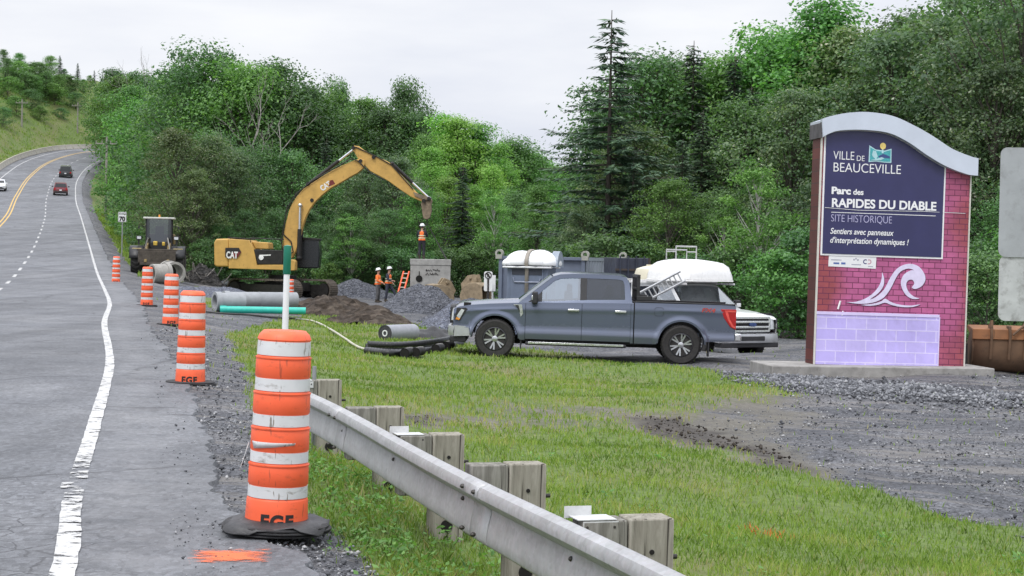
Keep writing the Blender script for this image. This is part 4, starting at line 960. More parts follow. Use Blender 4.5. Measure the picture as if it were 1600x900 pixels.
# emblem: a teal scene in a notched frame with a yellow sun
def fp(pts, y0, y1, name, mat):
    s = MB(); s.prism([face(*p) for p in pts], y0, y1, 'y'); return s.build(name, mat, sign, smooth=0)
e0 = lambda a, b: (1270 + a / 4.5, 200 + b / 4.5)
TEAL = simple('teal_vinyl', (.06, .36, .40), .5, var=.3, scale=30); PALE = simple('pale_aqua_vinyl', (.42, .64, .70), .5, var=.15); DKB = simple('dark_blue_vinyl', (.04, .07, .22), .5)
fp([e0(388, 240), e0(394, 122), e0(440, 152), e0(500, 160), e0(550, 146), e0(548, 246), e0(500, 244), e0(440, 236)], -.034, -.03, 'emblem_frame', PALE)
fp([e0(397, 232), e0(401, 136), e0(440, 160), e0(500, 168), e0(543, 156), e0(541, 238), e0(500, 237), e0(440, 229)], -.037, -.034, 'emblem_field', TEAL)
fp([e0(412, 190), e0(420, 158), e0(440, 163), e0(452, 200), e0(440, 222), e0(420, 205)], -.040, -.037, 'emblem_cliff', PALE)
fp([e0(455, 200), e0(490, 182), e0(512, 190), e0(536, 200), e0(538, 214), e0(500, 212), e0(470, 215)], -.040, -.037, 'emblem_rock', DKB)
fp([e0(399, 226), e0(440, 218), e0(480, 206), e0(500, 214), e0(470, 228), e0(440, 228)], -.0415, -.040, 'emblem_river', PALE)
cx, cz = face(*e0(489, 128)); s = MB(); s.prism([(cx + .062 * math.cos(a), cz + .068 * math.sin(a)) for a in np.linspace(0, 6.283, 24, endpoint=False)], -.042, -.036, 'y'); s.build('emblem_sun', simple('yellow_vinyl', (.80, .62, .20), .5), sign, smooth=0)
fp([e0(482, 148), e0(492, 148), e0(494, 178), e0(480, 178)], -.039, -.037, 'emblem_stem', PALE)
# lower lavender panel, plaque, wave
LX0, LX1 = .012, face(1464, 566)[0]; LZ1 = face(1275, 490)[1]
s = MB(); s.prism([(LX0, PADZ + .005), (LX1, PADZ + .005), (LX1, LZ1), (LX0, LZ1)], -.02, -.001, 'y'); s.build('lower_panel', LAV, sign, smooth=0)
LAVT = simple('lavender_edge', (.66, .58, .86), .5, var=.08)
s = MB(); s.box(((LX0 + LX1) / 2, -.014, LZ1 + .02), (LX1 - LX0 + .02, .032, .06)); s.box((LX1 + .012, -.014, (PADZ + LZ1) / 2), (.024, .03, LZ1 - PADZ)); s.build('lower_panel_edge', LAVT, sign, smooth=0)
pl = [face(1294, 416), face(1368, 420), face(1369, 402), face(1295, 398)]
s = MB(); s.prism(pl, -.012, -.001, 'y'); s.build('plaque', simple('white_plaque', (.76, .76, .78), .5, var=.06), sign, smooth=0)
GREYV = simple('grey_print', (.35, .35, .42), .6); BLUEV = simple('blue_print', (.10, .16, .42), .6)
def bar(px, py, w, h, m, nm='plaque_print'):
    a, b = face(px, py); s = MB(); s.prism([(a, b), (a + w, b), (a + w, b + h), (a, b + h)], -.0135, -.012, 'y'); s.build(nm, m, sign, smooth=0)
bar(1298, 406.5, .22, .018, GREYV); bar(1302, 412.5, .12, .035, BLUEV); bar(1314, 413, .09, .04, BLUEV); bar(1330, 414, .20, .02, GREYV); bar(1356, 417, .10, .018, GREYV)
for q in ((1333, 407), (1336, 405.5), (1339, 407.5)): bar(*q, .03, .035, GREYV)
cx, cz = face(1352, 409)
for dx, m in ((0, simple('navy_print', (.05, .05, .18), .6)), (.075, simple('pink_print', (.55, .30, .36), .6))):
    s = MB(); a0 = np.linspace(.9, 5.4, 14) if dx == 0 else np.linspace(-2.2, 2.2, 14)
    s.prism([(cx + dx + .05 * math.cos(a), cz + .05 * math.sin(a)) for a in a0] + [(cx + dx + .03 * math.cos(a), cz + .03 * math.sin(a)) for a in a0[::-1]], -.0135, -.012, 'y'); s.build('plaque_print', m, sign, smooth=0)
WAVE = simple('pale_lavender_paint', (.70, .64, .84), .5, var=.12, scale=8); WSH = simple('dark_plum', (.16, .03, .09), .6)
w0 = lambda p: (1270 + p[0] / 4.5, 380 + p[1] / 4.5)
def wave(P, nm):
    q = [face(*w0(p)) for p in P]
    q = spl(q + [q[0]], 3)[:-1]
    s = MB(); s.prism([(x + .014, z - .014) for x, z in q], -.006, -.001, 'y'); s.build(nm + '_offset_copy', WSH, sign, smooth=0)  # dark copy of the wave, shifted right and down behind it
    s = MB(); s.prism(q, -.014, -.006, 'y'); s.build(nm, WAVE, sign, smooth=0)
wave([(232, 414), (300, 412), (370, 388), (430, 345), (470, 290), (484, 240), (486, 205), (500, 250), (495, 300), (460, 350), (400, 395), (440, 380), (500, 325), (545, 240), (590, 180), (640, 152), (690, 145), (745, 165), (785, 220), (788, 265), (760, 305), (715, 322), (695, 312), (712, 285), (700, 258), (668, 262), (655, 295), (675, 345), (715, 378), (748, 388), (700, 392), (655, 365), (625, 315), (618, 270), (640, 220), (690, 190), (712, 190), (670, 178), (615, 200), (580, 250), (545, 320), (500, 380), (440, 412), (370, 425), (300, 424)], 'wave_crest')
wave([(335, 434), (420, 426), (480, 408), (508, 390), (545, 412), (610, 432), (690, 438), (755, 430), (700, 448), (620, 448), (550, 434), (505, 418), (460, 432), (400, 440)], 'wave_foot')
s = MB(); s.tube([(face(1309, 483)[0], -.004, face(1309, 483)[1]), (face(1313, 470)[0], -.004, face(1313, 470)[1])], .02, 5); s.tube([(face(1315, 493)[0], -.022, face(1315, 493)[1]), (face(1317, 486)[0], -.004, face(1317, 486)[1])], .014, 5); s.build('white_scratch', WHT, sign)
# concrete slab the sign stands on
pa, pb = G(1192, 578), G(1545, 590)
slab = thing('concrete_slab', 'low weathered concrete slab under the town sign', 'slab', sign.location, SYAW)
s = MB(); s.prism([(-1.05, -.62), (SW + .42, -.62), (SW + .42, 1.3), (-1.05, 1.1)], -.3, PADZ - .003, 'z'); s.build('slab_body', CONC, slab, bevel=.02)
# ------------------------------------------------------------------ pickups
def car_paint(name, col, metal=.4, rough=.32, dust=.25):
    t = NT(name); n = t.noise(1.5, 5, .6)
    g = t.n.new('ShaderNodeSeparateXYZ'); t.link(t.tc.outputs['Object'], g.inputs[0])
    low = t.ramp(t.math('ADD', g.outputs[2], t.math('MULTIPLY', t.math('SUBTRACT', n, .5), .5)), [(.35, dust), (.8, .03)])
    c = t.mix(low, col, (.20, .185, .165))
    m = t.set(c, t.math('ADD', rough, t.math('MULTIPLY', low, .5)), metal, .5); t.b.inputs['Coat Weight'].default_value = .7; t.b.inputs['Coat Roughness'].default_value = .06
    return m
def glass_mat(name, tint, refl):
    t = NT(name); tr = t.n.new('ShaderNodeBsdfTransparent'); tr.inputs[0].default_value = (*tint, 1)
    gl = t.n.new('ShaderNodeBsdfGlossy'); gl.inputs['Roughness'].default_value = .02; gl.inputs[0].default_value = (.85, .9, .95, 1)
    fr = t.n.new('ShaderNodeLayerWeight'); fr.inputs[0].default_value = .35; m = t.n.new('ShaderNodeMixShader')
    t.link(t.math('ADD', refl, t.math('MULTIPLY', fr.outputs['Fresnel'], .5), True), m.inputs[0]); t.link(tr.outputs[0], m.inputs[1]); t.link(gl.outputs[0], m.inputs[2]); t.link(m.outputs[0], t.out.inputs[0]); return t.m
GREYP = car_paint('blue_grey_paint', (.115, .138, .20), .55, .25); WHITEP = car_paint('white_paint', (.74, .75, .76), 0, .3, .12)
CHROME = simple('chrome', (.68, .69, .71), .24, .9, var=.05); TRIMB = simple('black_trim', (.022, .022, .025), .55, var=.3); INNER = simple('dark_underbody', (.012, .012, .013), .9)
GLASS_F = glass_mat('clear_side_glass', (.86, .97, .98), .30); GLASS_R = glass_mat('privacy_glass', (.10, .10, .13), .08); GLASS_W = glass_mat('windscreen_glass', (.40, .47, .50), .3)
TYRE = simple('tyre_rubber', (.028, .027, .027), .85, var=.35, scale=16, grime=.4); ALLOY = simple('alloy', (.52, .53, .55), .3, .8, var=.1); DARKAL = simple('dark_alloy', (.05, .05, .055), .4, .5)
LAMP = simple('headlamp_lens', (.62, .64, .66), .12, .2, var=.25, scale=14); AMBER = simple('amber_lens', (.70, .28, .05), .2); RED = simple('red_lens', (.42, .012, .015), .2, var=.15, scale=12); REDL = simple('bright_red_lens', (.75, .10, .08), .2)
def wheel(parent, c, r, w, rim, side):
    """side -1: face looks to -y"""
    s = MB(); s.lathe([(rim, -w * .36), (rim + .02, -w * .46), (r * .90, -w * .5), (r * .975, -w * .42), (r, -w * .3), (r, w * .3), (r * .975, w * .42), (r * .90, w * .5), (rim + .02, w * .46), (rim, w * .36)], 40, ax='y')
    for k in range(44):
        a = 2 * math.pi * k / 44; rot = Matrix.Rotation(-a, 3, 'Y')
        for q in (-1, 1): s.box(rot @ Vector((r + .003, q * w * .30, 0)), (.014, w * .26, r * .075), rot)
    o = s.build('wheel', TYRE, parent, smooth=40, loc=c)
    f = side * w * .40
    s = MB(); s.lathe([(rim * 1.01, f - side * .10), (rim * 1.03, f + side * .012), (rim * .93, f + side * .02), (rim * .88, f - side * .05)], 36, ax='y'); s.build('rim_lip', DARKAL, o, smooth=40)
    s = MB(); s.lathe([(rim * .99, f - side * .09), (rim * 1.0, f - side * .06), (rim * .96, f - side * .06), (rim * .96, f - side * .09)], 36, ax='y')
    for k in range(6):
        a = 2 * math.pi * k / 6 + .3
        for da in (-.17, .17):
            P0 = Vector((math.cos(a) * rim * .22, f - side * .005, math.sin(a) * rim * .22)); P1 = Vector((math.cos(a + da) * rim * .93, f + side * .012, math.sin(a + da) * rim * .93)); d = (P1 - P0); n = Vector((-d.z, 0, d.x)).normalized() * rim * .058
            s.add([P0 - n, P0 + n, P1 + n * 1.2, P1 - n * 1.2] + [p - Vector((0, side * .03, 0)) for p in (P0 - n, P0 + n, P1 + n * 1.2, P1 - n * 1.2)], [(0, 1, 2, 3), (7, 6, 5, 4), (0, 4, 5, 1), (1, 5, 6, 2), (2, 6, 7, 3), (3, 7, 4, 0)])
    s.lathe([(rim * .25, f - side * .03), (rim * .25, f + side * .012), (rim * .18, f + side * .02), (.0001, f + side * .022)], 20, ax='y'); s.build('rim', ALLOY, o, smooth=35)
    s = MB(); s.lathe([(.0001, f - side * .075), (rim * .97, f - side * .075)], 30, ax='y'); s.build('brake_disc', INNER, o)
    return o
def make_pickup(label, paint, group=None, chrome_front=False, bedrack=True, x_end=6.2, badge=True, name='pickup_truck'):
    T = thing(name, label, 'pickup', group=group)
    WR, RA = .43, .525; WX = (.95, 5.02)
    ztop = lambda x: float(np.interp(x, [0, .04, .15, .4, .8, 1.45, 1.62, 2.4, 3.9, 3.97, 3.98, 6.2], [.98, 1.06, 1.11, 1.155, 1.195, 1.235, 1.245, 1.265, 1.305, 1.31, 1.325, 1.335]))
    def zbot(x):
        z = float(np.interp(x, [0, .38, .40, 1.5, 4.4, 5.6, 6.2], [.66, .66, .50, .43, .43, .52, .55]))
        for c in WX:
            if abs(x - c) < RA: z = max(z, WR + math.sqrt(RA * RA - (x - c) ** 2))
        return z
    def hw(x, z):
        h = .985 - .30 * max(0, .42 - x) ** 2 * 1.6 - .05 * max(0, x - 5.9)
        t = (z - .43) / max(ztop(x) - .43, .1)
        h -= .055 * max(0, t - .72) ** 2 / .08 * .35 + .0
        q_ = min(1, max(0, (z - .595) / .10)); h += .034 * (1 - q_ * q_ * (3 - 2 * q_)) - .11 * max(0, .585 - z)
        h += .012 * math.exp(-((t - .83) / .05) ** 2)
        h -= .05 * max(0, .5 - z)
        for c in WX:
            d = math.hypot(x - c, z - WR)
            h += .028 * max(0, 1 - abs(d - RA - .02) / .085)
        return h
    def panel(nm, x0, x1, zlo=None):
        n = max(6, int((x1 - x0) / .022)); o = None
        s = MB()
        for sg in (-1, 1):
            Pg = []
            for i in range(n + 1):
                x = x0 + (x1 - x0) * i / n; a = max(zbot(x), zlo or 0); b = ztop(x); zs = sorted({a, b} | {a + (b - a) * k / 9 for k in range(10)} | {z for z in (.66,) if a < z < b})
                zs = [a + (b - a) * k / 16 for k in range(17)]
                row = [(x, sg * hw(x, z), z) for z in zs] + [(x, sg * (hw(x, b) - .03), b + .006)]
                Pg.append(row if sg > 0 else row)
            s.grid(Pg)
        return s
    def side_pair(nm, x0, x1, zlo=None, mat=paint):
        m = panel(nm, x0, x1, zlo); half = len(m.v) // 2; hf = len(m.f) // 2; out = []
        for k in (0, 1):
            q = MB(); q.v = m.v[k * half:(k + 1) * half]; q.f = [tuple(i - k * half for i in f) for f in m.f[k * hf:(k + 1) * hf]]
            o = q.build(nm, mat, T, smooth=28); out.append(o)
        return out
    side_pair('front_fender', .03, 1.60); fd = side_pair('front_door', 1.609, 2.832, .455); rd = side_pair('rear_door', 2.841, 3.90, .455); side_pair('cab_corner', 3.906, 3.965); side_pair('bed_side', 3.99, x_end - .02)
    # inner dark shell with open wheel wells, bed floor
    s = MB()
    for a, b, z0 in ((.25, .40, .5), (1.52, 4.42, .40), (5.6, x_end - .1, .55)): s.box(((a + b) / 2, 0, (z0 + 1.2) / 2), (b - a, 1.90, 1.2 - z0))
    s.box((.95, 0, .98), (1.15, 1.2, .35)); s.box((5.0, 0, .85), (1.25, 1.3, .3)); s.box((3.0, 0, .40), (4.6, .9, .16)); s.cyl((WX[1], -.7, WR), (WX[1], .7, WR), .07, seg=10); s.cyl((WX[0], -.7, WR), (WX[0], .7, WR), .06, seg=10); s.build('chassis', INNER, T, smooth=0)
    # hood
    s = MB(); P_ = []
    for i in range(22):
        x = .03 + (1.56 - .03) * i / 21; b = ztop(x); row = []
        for j in range(17):
            u = -1 + j / 8; y = u * (hw(x, b) - .028); z = b + .006 + .075 * (1 - u * u) * min(1, x / .25) + .018 * max(0, 1 - abs(abs(u) - .62) / .12) * min(1, x / .4)
            row.append((x - .05 * (1 - u * u) * (1 if x < .3 else 0), y, z))
        P_.append(row)
    s.grid(P_); s.build('hood', paint, T, smooth=40)
    # bed walls, tailgate, rails
    s = MB(); s.box((5.08, -.93, 1.19), (2.2, .05, .30)); s.box((5.08, .93, 1.19), (2.2, .05, .30)); s.box((4.01, 0, 1.05), (.05, 1.86, .56)); explode(s.build('bed_wall', TRIMB, T, smooth=0))
    s = MB(); s.box((x_end - .03, 0, 1.0), (.07, 1.78, .66)); s.build('tailgate', paint, T, bevel=.02)
    for sg in (-1, 1): s = MB(); s.box((5.085, sg * .935, 1.348), (2.19, .085, .025)); s.build('bed_rail', TRIMB, T, bevel=.008)
    # greenhouse
    def gy(z, sg): return sg * (.955 - .185 * (max(z, 1.2) - 1.25) / .65)
    outer = [(1.45, 1.235), (1.85, 1.56), (2.20, 1.84), (2.34, 1.885), (2.60, 1.905), (3.2, 1.91), (3.66, 1.895), (3.80, 1.86), (3.86, 1.75), (3.935, 1.30), (2.80, 1.262), (2.2, 1.252)]
    inner = [(1.76, 1.29), (1.95, 1.50), (2.22, 1.735), (2.36, 1.795), (2.60, 1.812), (3.2, 1.816), (3.62, 1.81), (3.72, 1.79), (3.755, 1.70), (3.775, 1.375), (2.80, 1.34), (2.2, 1.292)]
    for sg in (-1, 1):
        s = MB(); n = len(outer)
        v = [(x, gy(z, sg), z) for x, z in outer] + [(x, gy(z, sg) - sg * .012, z) for x, z in inner] + [(x, gy(z, sg) - sg * .05, z) for x, z in inner]
        s.add(v, [(i, (i + 1) % n, n + (i + 1) % n, n + i) for i in range(n)] + [(n + i, n + (i + 1) % n, 2 * n + (i + 1) % n, 2 * n + i) for i in range(n)]); s.build('window_surround', paint, T, smooth=40)
        for nm, xs, m in (('front_window', (1.76, 2.79), GLASS_F), ('rear_window', (2.93, 3.775), GLASS_R)):
            top = [(x, z) for x, z in inner[:9] if xs[0] <= x <= xs[1]]; 
            zt2 = lambda x: float(np.interp(x, [p[0] for p in inner[:9]], [p[1] for p in inner[:9]])); zb2 = lambda x: float(np.interp(x, [1.76, 2.2, 2.8, 3.775], [1.29, 1.292, 1.34, 1.375]))
            xx = np.linspace(xs[0] + .005, xs[1], 14); s = MB(); s.grid([[(x, gy(z, sg) - sg * .03, z) for z in (zb2(x), zt2(x))] for x in xx]); s.build(nm, m, (fd if nm[0] == 'f' else rd)[0 if sg < 0 else 1], smooth=0)
        s = MB(); s.prism([(2.79, 1.335), (2.93, 1.345), (2.93, 1.82), (2.79, 1.82)], 0, 1, 'y'); s.v = [(x, gy(z, sg) - sg * (.008 + .03 * y), z) for x, y, z in s.v]; s.build('centre_pillar', TRIMB, T, smooth=0)
        # black sail at the mirror
        s = MB(); s.prism([(1.66, 1.262), (1.96, 1.285), (1.96, 1.5)], 0, 1, 'y'); s.v = [(x, gy(z, sg) + sg * (.002 - .03 * y), z) for x, y, z in s.v]; s.build('mirror_base', TRIMB, T, smooth=0)
    s = MB(); s.grid([[(x + .02 * abs(u), u * (abs(gy(zr, 1)) - .0), zr + .045 * (1 - u * u)) for u in np.linspace(-1, 1, 13)] for x, zr in [(2.17, 1.825), (2.26, 1.862), (2.36, 1.888), (2.6, 1.906), (3.2, 1.911), (3.66, 1.896), (3.78, 1.868), (3.85, 1.80)]]); s.build('roof', paint, T, smooth=50)
    s = MB(); s.grid([[(x - .07 * (1 - u * u), u * (abs(gy(z, 1)) - .04), z + .03 * (1 - u * u)) for u in np.linspace(-1, 1, 11)] for x, z in [(1.46, 1.245), (1.82, 1.54), (2.18, 1.83)]]); s.build('windscreen', GLASS_W, T, smooth=50)
    s = MB(); s.grid([[(x, u * .78, z) for u in (-1, 1)] for x, z in [(3.92, 1.34), (3.85, 1.80)]]); s.build('back_window', GLASS_R, T, smooth=0)
    # inside: seats, dash, wheel
    for x in (2.55, 3.45):
        for y in (-.42, .42): s = MB(); s.box((x, y, 1.2), (.16, .5, .62)); s.box((x + .02, y, 1.58), (.1, .26, .18)); s.build('seat', simple('dark_cloth', (.03, .03, .033), .9), T, bevel=.04)
    s = MB(); s.box((1.75, 0, 1.2), (.34, 1.7, .16)); s.lathe([(.17, -.012), (.19, 0), (.17, .012), (.15, 0), (.17, -.012)], 20, (2.05, -.4, 1.3), 'x'); s.build('dashboard', TRIMB, T, smooth=0)
    # mirrors, handles, vents, steps
    for sg in (-1, 1):
        s = MB(); s.box((1.80, sg * 1.10, 1.36), (.13, .19, .27)); s.box((1.80, sg * .99, 1.30), (.06, .14, .06)); o = s.build('mirror', TRIMB, T, bevel=.03)
        s = MB(); s.box((1.755, sg * 1.115, 1.36), (.06, .15, .10)); s.build('mirror_cap', CHROME if badge else paint, o, bevel=.01)
        for x, dd in ((2.65, fd), (3.68, rd)):
            s = MB(); s.box((x, sg * (hw(x, 1.12) + .022), 1.115), (.25, .03, .05)); s.build('door_handle', CHROME, dd[0 if sg < 0 else 1], bevel=.01)
        if badge:
            s = MB(); s.prism([(1.33, 1.20), (1.52, 1.20), (1.55, 1.0), (1.50, .93), (1.47, 1.08), (1.40, 1.15)], sg * (hw(1.4, 1.1) - .01), sg * (hw(1.4, 1.1) + .014), 'y'); s.build('fender_vent', CHROME, T, smooth=0)
            s = MB(); s.prism([(1.37, 1.185), (1.45, 1.185), (1.49, 1.03), (1.44, 1.10)], sg * (hw(1.4, 1.1) + .013), sg * (hw(1.4, 1.1) + .018), 'y'); s.build('vent_grille', TRIMB, T, smooth=0)
        s = MB(); s.box((2.72, sg * 1.0, .36), (2.2, .16, .07)); st_ = s.build('running_board', TRIMB, T, bevel=.02)
        s = MB(); s.box((2.72, sg * 1.088, .375), (2.08, .012, .045)); s.build('step_strip', CHROME, st_, bevel=.004)
        s = MB(); s.box((1.52, sg * .9, .40), (.03, .2, .34)); s.box((5.62, sg * .9, .42), (.03, .22, .44)); explode(s.build('mud_flap', TRIMB, T, smooth=0))
        s = MB()
        for c in WX:
            a = np.linspace(.05, math.pi - .05, 22)
            s.grid([[(c + (RA + q) * math.cos(w), sg * (hw(c + RA * math.cos(w), min(WR + RA * math.sin(w), 1.0)) + dy), WR + (RA + q) * math.sin(w)) for q, dy in ((-.03, -.12), (-.012, .004), (.012, .004))] for w in a])
        explode(s.build('wheel_arch_trim', TRIMB if not badge else paint, T, smooth=50))
        # lights
        y0, y1 = sg * .60, sg * .955
        s = MB(); s.grid([[(x_ + .30 * max(0, k - .3) ** 1.5, y0 + (y1 - y0) * k, z) for k in np.linspace(0, 1.0, 8)] for z, x_ in ((.80, -.025), (.95, -.015), (1.07, .01))]); hl = s.build('headlight', LAMP, T, smooth=50)
        s = MB(); s.prism([(.06, .82), (.16, .80), (.34, 1.06), (.30, 1.09), (.10, 1.08)], sg * .80, sg * (hw(.3, .95) + .012), 'y'); s.build('headlight_side', TRIMB, hl, smooth=0)
        s = MB(); s.prism([(.10, .90), (.17, .84), (.27, 1.04), (.20, 1.06)], sg * .90, sg * (hw(.3, .95) + .018), 'y'); s.build('headlight_lens', LAMP, hl, smooth=0)
        s = MB(); s.prism([(.08, .83), (.16, .815), (.18, .85), (.10, .88)], sg * .90, sg * (hw(.3, .95) + .02), 'y'); s.build('side_marker', AMBER, hl, smooth=0)
        yy = hw(6.0, 1.0)
        s = MB(); s.prism([(5.86, 1.245), (x_end + .005, 1.245), (x_end + .005, .80), (6.08, .86), (5.94, 1.05)], sg * (yy - .14), sg * (yy + .012), 'y'); tl = s.build('taillight', RED, T, bevel=.008)
        s = MB(); s.prism([(5.95, 1.22), (6.19, 1.22), (6.19, 1.185), (6.02, 1.185), (6.07, 1.02), (6.16, .88), (6.19, .87), (6.19, .835), (6.12, .86), (6.02, 1.02)], sg * (yy + .01), sg * (yy + .018), 'y'); s.build('light_bar', REDL, tl, smooth=0)
    # front: grille, bars, bumper
    GR = CHROME if chrome_front else TRIMB
    s = MB(); s.prism(rrect(1.26, .40, .06), -.055, .06, 'x'); s.v = [(x, y, z + .93) for x, y, z in s.v]; g = s.build('grille', TRIMB if not chrome_front else CHROME, T, bevel=.01)
    s = MB(); s.prism(rrect(1.12, .29, .04), -.06, 0, 'x'); s.v = [(x, y, z + .93) for x, y, z in s.v]; s.build('grille_mesh', INNER, g, smooth=0)
    for z in (.86, .99): s = MB(); s.box((-.055, 0, z), (.05, 1.16, .055)); s.build('grille_bar', CHROME if chrome_front else GREYP, g, bevel=.01)
    s = MB(); s.prism([(.12 * math.cos(a), .05 * math.sin(a)) for a in np.linspace(0, 6.283, 24, endpoint=False)], -.095, -.07, 'x'); s.v = [(x, y, z + .925) for x, y, z in s.v]; s.build('oval_badge', simple('blue_oval', (.03, .06, .18), .3), g, smooth=0)
    s = MB(); sec_ = lambda y: [(-.10 + .16 * (abs(y) / .98) ** 3 + dx, y, z) for dx, z in ((.10, .44), (.0, .46), (-.02, .56), (.0, .68), (.10, .71))]
    s.grid([sec_(y) for y in np.linspace(-.98, .98, 15)]); 
    for sg in (-1, 1): s.grid([[(.06, sg * .98, .46), (.06, sg * .98, .70)], [(.40, sg * .985, .48), (.40, sg * .985, .68)]])
    s.build('front_bumper', simple('dull_chrome', (.55, .56, .58), .42, .8, var=.1), T, smooth=50)
    s = MB(); s.box((.14, 0, .40), (.36, 1.86, .13)); s.box((-.10, 0, .57), (.04, .8, .12)); s.build('air_dam', TRIMB, T, bevel=.02)
    s = MB(); s.box((x_end + .06, 0, .63), (.16, 1.86, .17)); s.build('rear_bumper', CHROME, T, bevel=.03)
    if bedrack:
        s = MB()
        for sg in (-1, 1): s.box((4.06, sg * .86, 1.62), (.07, .07, .58)); s.box((4.2, sg * .88, 1.42), (.34, .06, .10))
        s.box((4.06, 0, 1.90), (.07, 1.8, .07)); s.box((4.06, 0, 1.62), (.04, 1.7, .05))
        for y in np.linspace(-.7, .7, 7): s.box((4.06, y, 1.65), (.03, .04, .5))
        s.build('headache_rack', TRIMB, T, bevel=.008)
    for x in WX:
        for sg in (-1, 1): wheel(T, (x, sg * .86, WR), WR, .28, .255, sg)
    if badge:
        o = text('badge_letters', 'FX4', .12, simple('badge_red', (.45, .06, .05), .4), T, (5.44, -(hw(5.6, 1.2) + .012), 1.17), (math.radians(90), 0, 0), width=.30, bold=.004, shear=.2)
        yf = hw(4.5, 1.13); s = MB(); q = rrect(.20, .19, .05)
        for (a, b), (c, d) in zip(q, q[1:] + q[:1]): s.add([(4.52 + a, -yf - .003, 1.14 + b), (4.52 + c, -yf - .003, 1.14 + d), (4.52 + c * .93, -yf - .003, 1.14 + d * .93), (4.52 + a * .93, -yf - .003, 1.14 + b * .93)], [(0, 1, 2, 3)])
        s.build('fuel_flap', INNER, T, smooth=0)
    return T
truck = make_pickup('blue grey crew cab pickup parked side-on on the gravel with its nose over the grass', GREYP)
pf = W(702, 528, 38.4); pr = W(1150, 541, 38.0)
truck.location = (pf.x + .07, 38.75, gz(2, 38.6) + .02); truck.rotation_euler[2] = math.radians(-.6)
_z0, _z1 = gz(pf.x + .95, 38), gz(pf.x + 5, 37.9); truck.rotation_euler[1] = -math.atan2(_z1 - _z0, 4.07); truck.location.z = _z0 - (_z1 - _z0) / 4.07 * .95 - .03
tr2 = make_pickup('white chrome-grilled pickup carrying a white shell, behind the tail of the grey pickup', WHITEP, chrome_front=True, bedrack=False, badge=False)
WY = math.radians(124)
p = on_ground(1172, 44.0); ux = Vector((math.cos(WY), math.sin(WY), 0)); tr2.location = (p.x, p.y, gz(p.x, 46) - .05); tr2.rotation_euler[2] = WY
TX = lambda x, y, z: tr2.matrix_basis @ Vector((x, y, z))
s = MB()
for x in (2.3, 3.9, 5.9):
    for sg in (-1, 1): s.box((x, sg * .80, 1.58 if x > 4 else 1.91), (.05, .05, .56 if x > 4 else .05))
    s.box((x, 0, 1.955), (.05, 1.66, .05))
for sg in (-1, 1): s.box((3.9, sg * .82, 1.915), (4.6, .05, .05))
s.build('roof_rack', simple('white_steel', (.62, .62, .62), .5), tr2, bevel=.006)
for sg in (-1, 1):
    s = MB(); s.box((5.1, sg * .93, 1.62), (2.1, .05, .54)); s.build('tool_box_side', WHITEP, tr2, bevel=.01)
# white shell upside down on the rack
GEL = simple('white_gelcoat', (.78, .78, .77), .35, var=.06, grime=.12)
shell = thing('fibreglass_shell', 'large white fibreglass shell lying upside down on the rack of the white pickup', 'shell', TX(1.55, 0, 2.03), WY)
s = MB(); secs = []
for x, w, h, b in [(0, .62, .10, 0), (.03, .74, .30, 0), (.25, .84, .46, 0), (.7, .90, .50, 0), (1.3, .92, .53, 0), (2.0, .90, .53, 0), (2.5, .84, .48, 0), (2.72, .74, .38, 0), (2.78, .62, .12, 0)]:
    secs.append([(x * .66, y * w, z * h) for y, z in ((-1, 0), (-.97, .35), (-.86, .72), (-.62, .93), (-.25, 1), (.25, 1), (.62, .93), (.86, .72), (.97, .35), (1, 0))])
s.loft(secs); s.build('shell_body', GEL, shell, smooth=45)
s = MB(); s.loft([[(x * .66, -w, -.005), (x * .66, -w - .06, -.02), (x * .66, -w - .06, -.05), (x * .66, w + .06, -.05), (x * .66, w + .06, -.02), (x * .66, w, -.005)] for x, w in [(-.06, .64), (.25, .84), (.7, .90), (1.3, .92), (2.0, .90), (2.5, .84), (2.83, .64)]]); s.build('shell_rim', GEL, shell, smooth=0)
# grey frame standing on top behind
fr_ = thing('steel_frame', 'small bare steel tube frame standing on top of the white shell', 'frame', TX(2.5, .1, 2.555), WY)
s = MB(); s.tube([(0, -.35, 0), (0, -.35, .34), (0, .35, .34), (0, .35, 0)], .022, 6); s.tube([(.4, -.35, 0), (.4, -.35, .25), (.4, .35, .25), (.4, .35, 0)], .018, 6); s.tube([(0, -.35, .2), (.4, -.35, .2)], .015, 5); s.tube([(0, .35, .2), (.4, .35, .2)], .015, 5); s.build('tube_frame', simple('light_steel', (.5, .5, .5), .4, .5), fr_, smooth=50)
# ladder leaning on the side of the rack
la, lb = W(1004, 455, 44.6), W(1063, 424, 44.2)
d_ = (lb - la); Ld = d_.length
lad = thing('ladder', 'aluminium ladder leaning against the rack of the white pickup', 'ladder', la)
ex = d_.normalized(); ez = Vector((-ex.z, 0, ex.x)).normalized() * .27
if ez.z < 0: ez = -ez
AL = simple('aluminium', (.55, .56, .57), .4, .6, var=.15)
s = MB()
for e in (Vector((0, 0, 0)), -ez): s.tube([e - ex * .35, e + d_], .032, 6)
s.build('stile', AL, lad, smooth=0); s = MB()
for k in range(9): c = ex * (Ld * (k + .3) / 9); s.tube([c, c - ez], .02, 6)
s.build('rungs', AL, lad, smooth=50)
# cream tank behind
p = on_ground(1013, 49); tk = thing('plastic_tank', 'cream coloured plastic tank between the dark container end and the white shell', 'tank', p)
s = MB(); s.lathe([(.0001, 0), (.40, 0), (.43, .05), (.43, 1.86), (.38, 2.0), (.2, 2.06), (.1, 2.08), (.1, 2.12), (.0001, 2.12)], 28); s.build('tank_shell', simple('cream_plastic', (.66, .62, .48), .5, var=.1), tk, smooth=40)
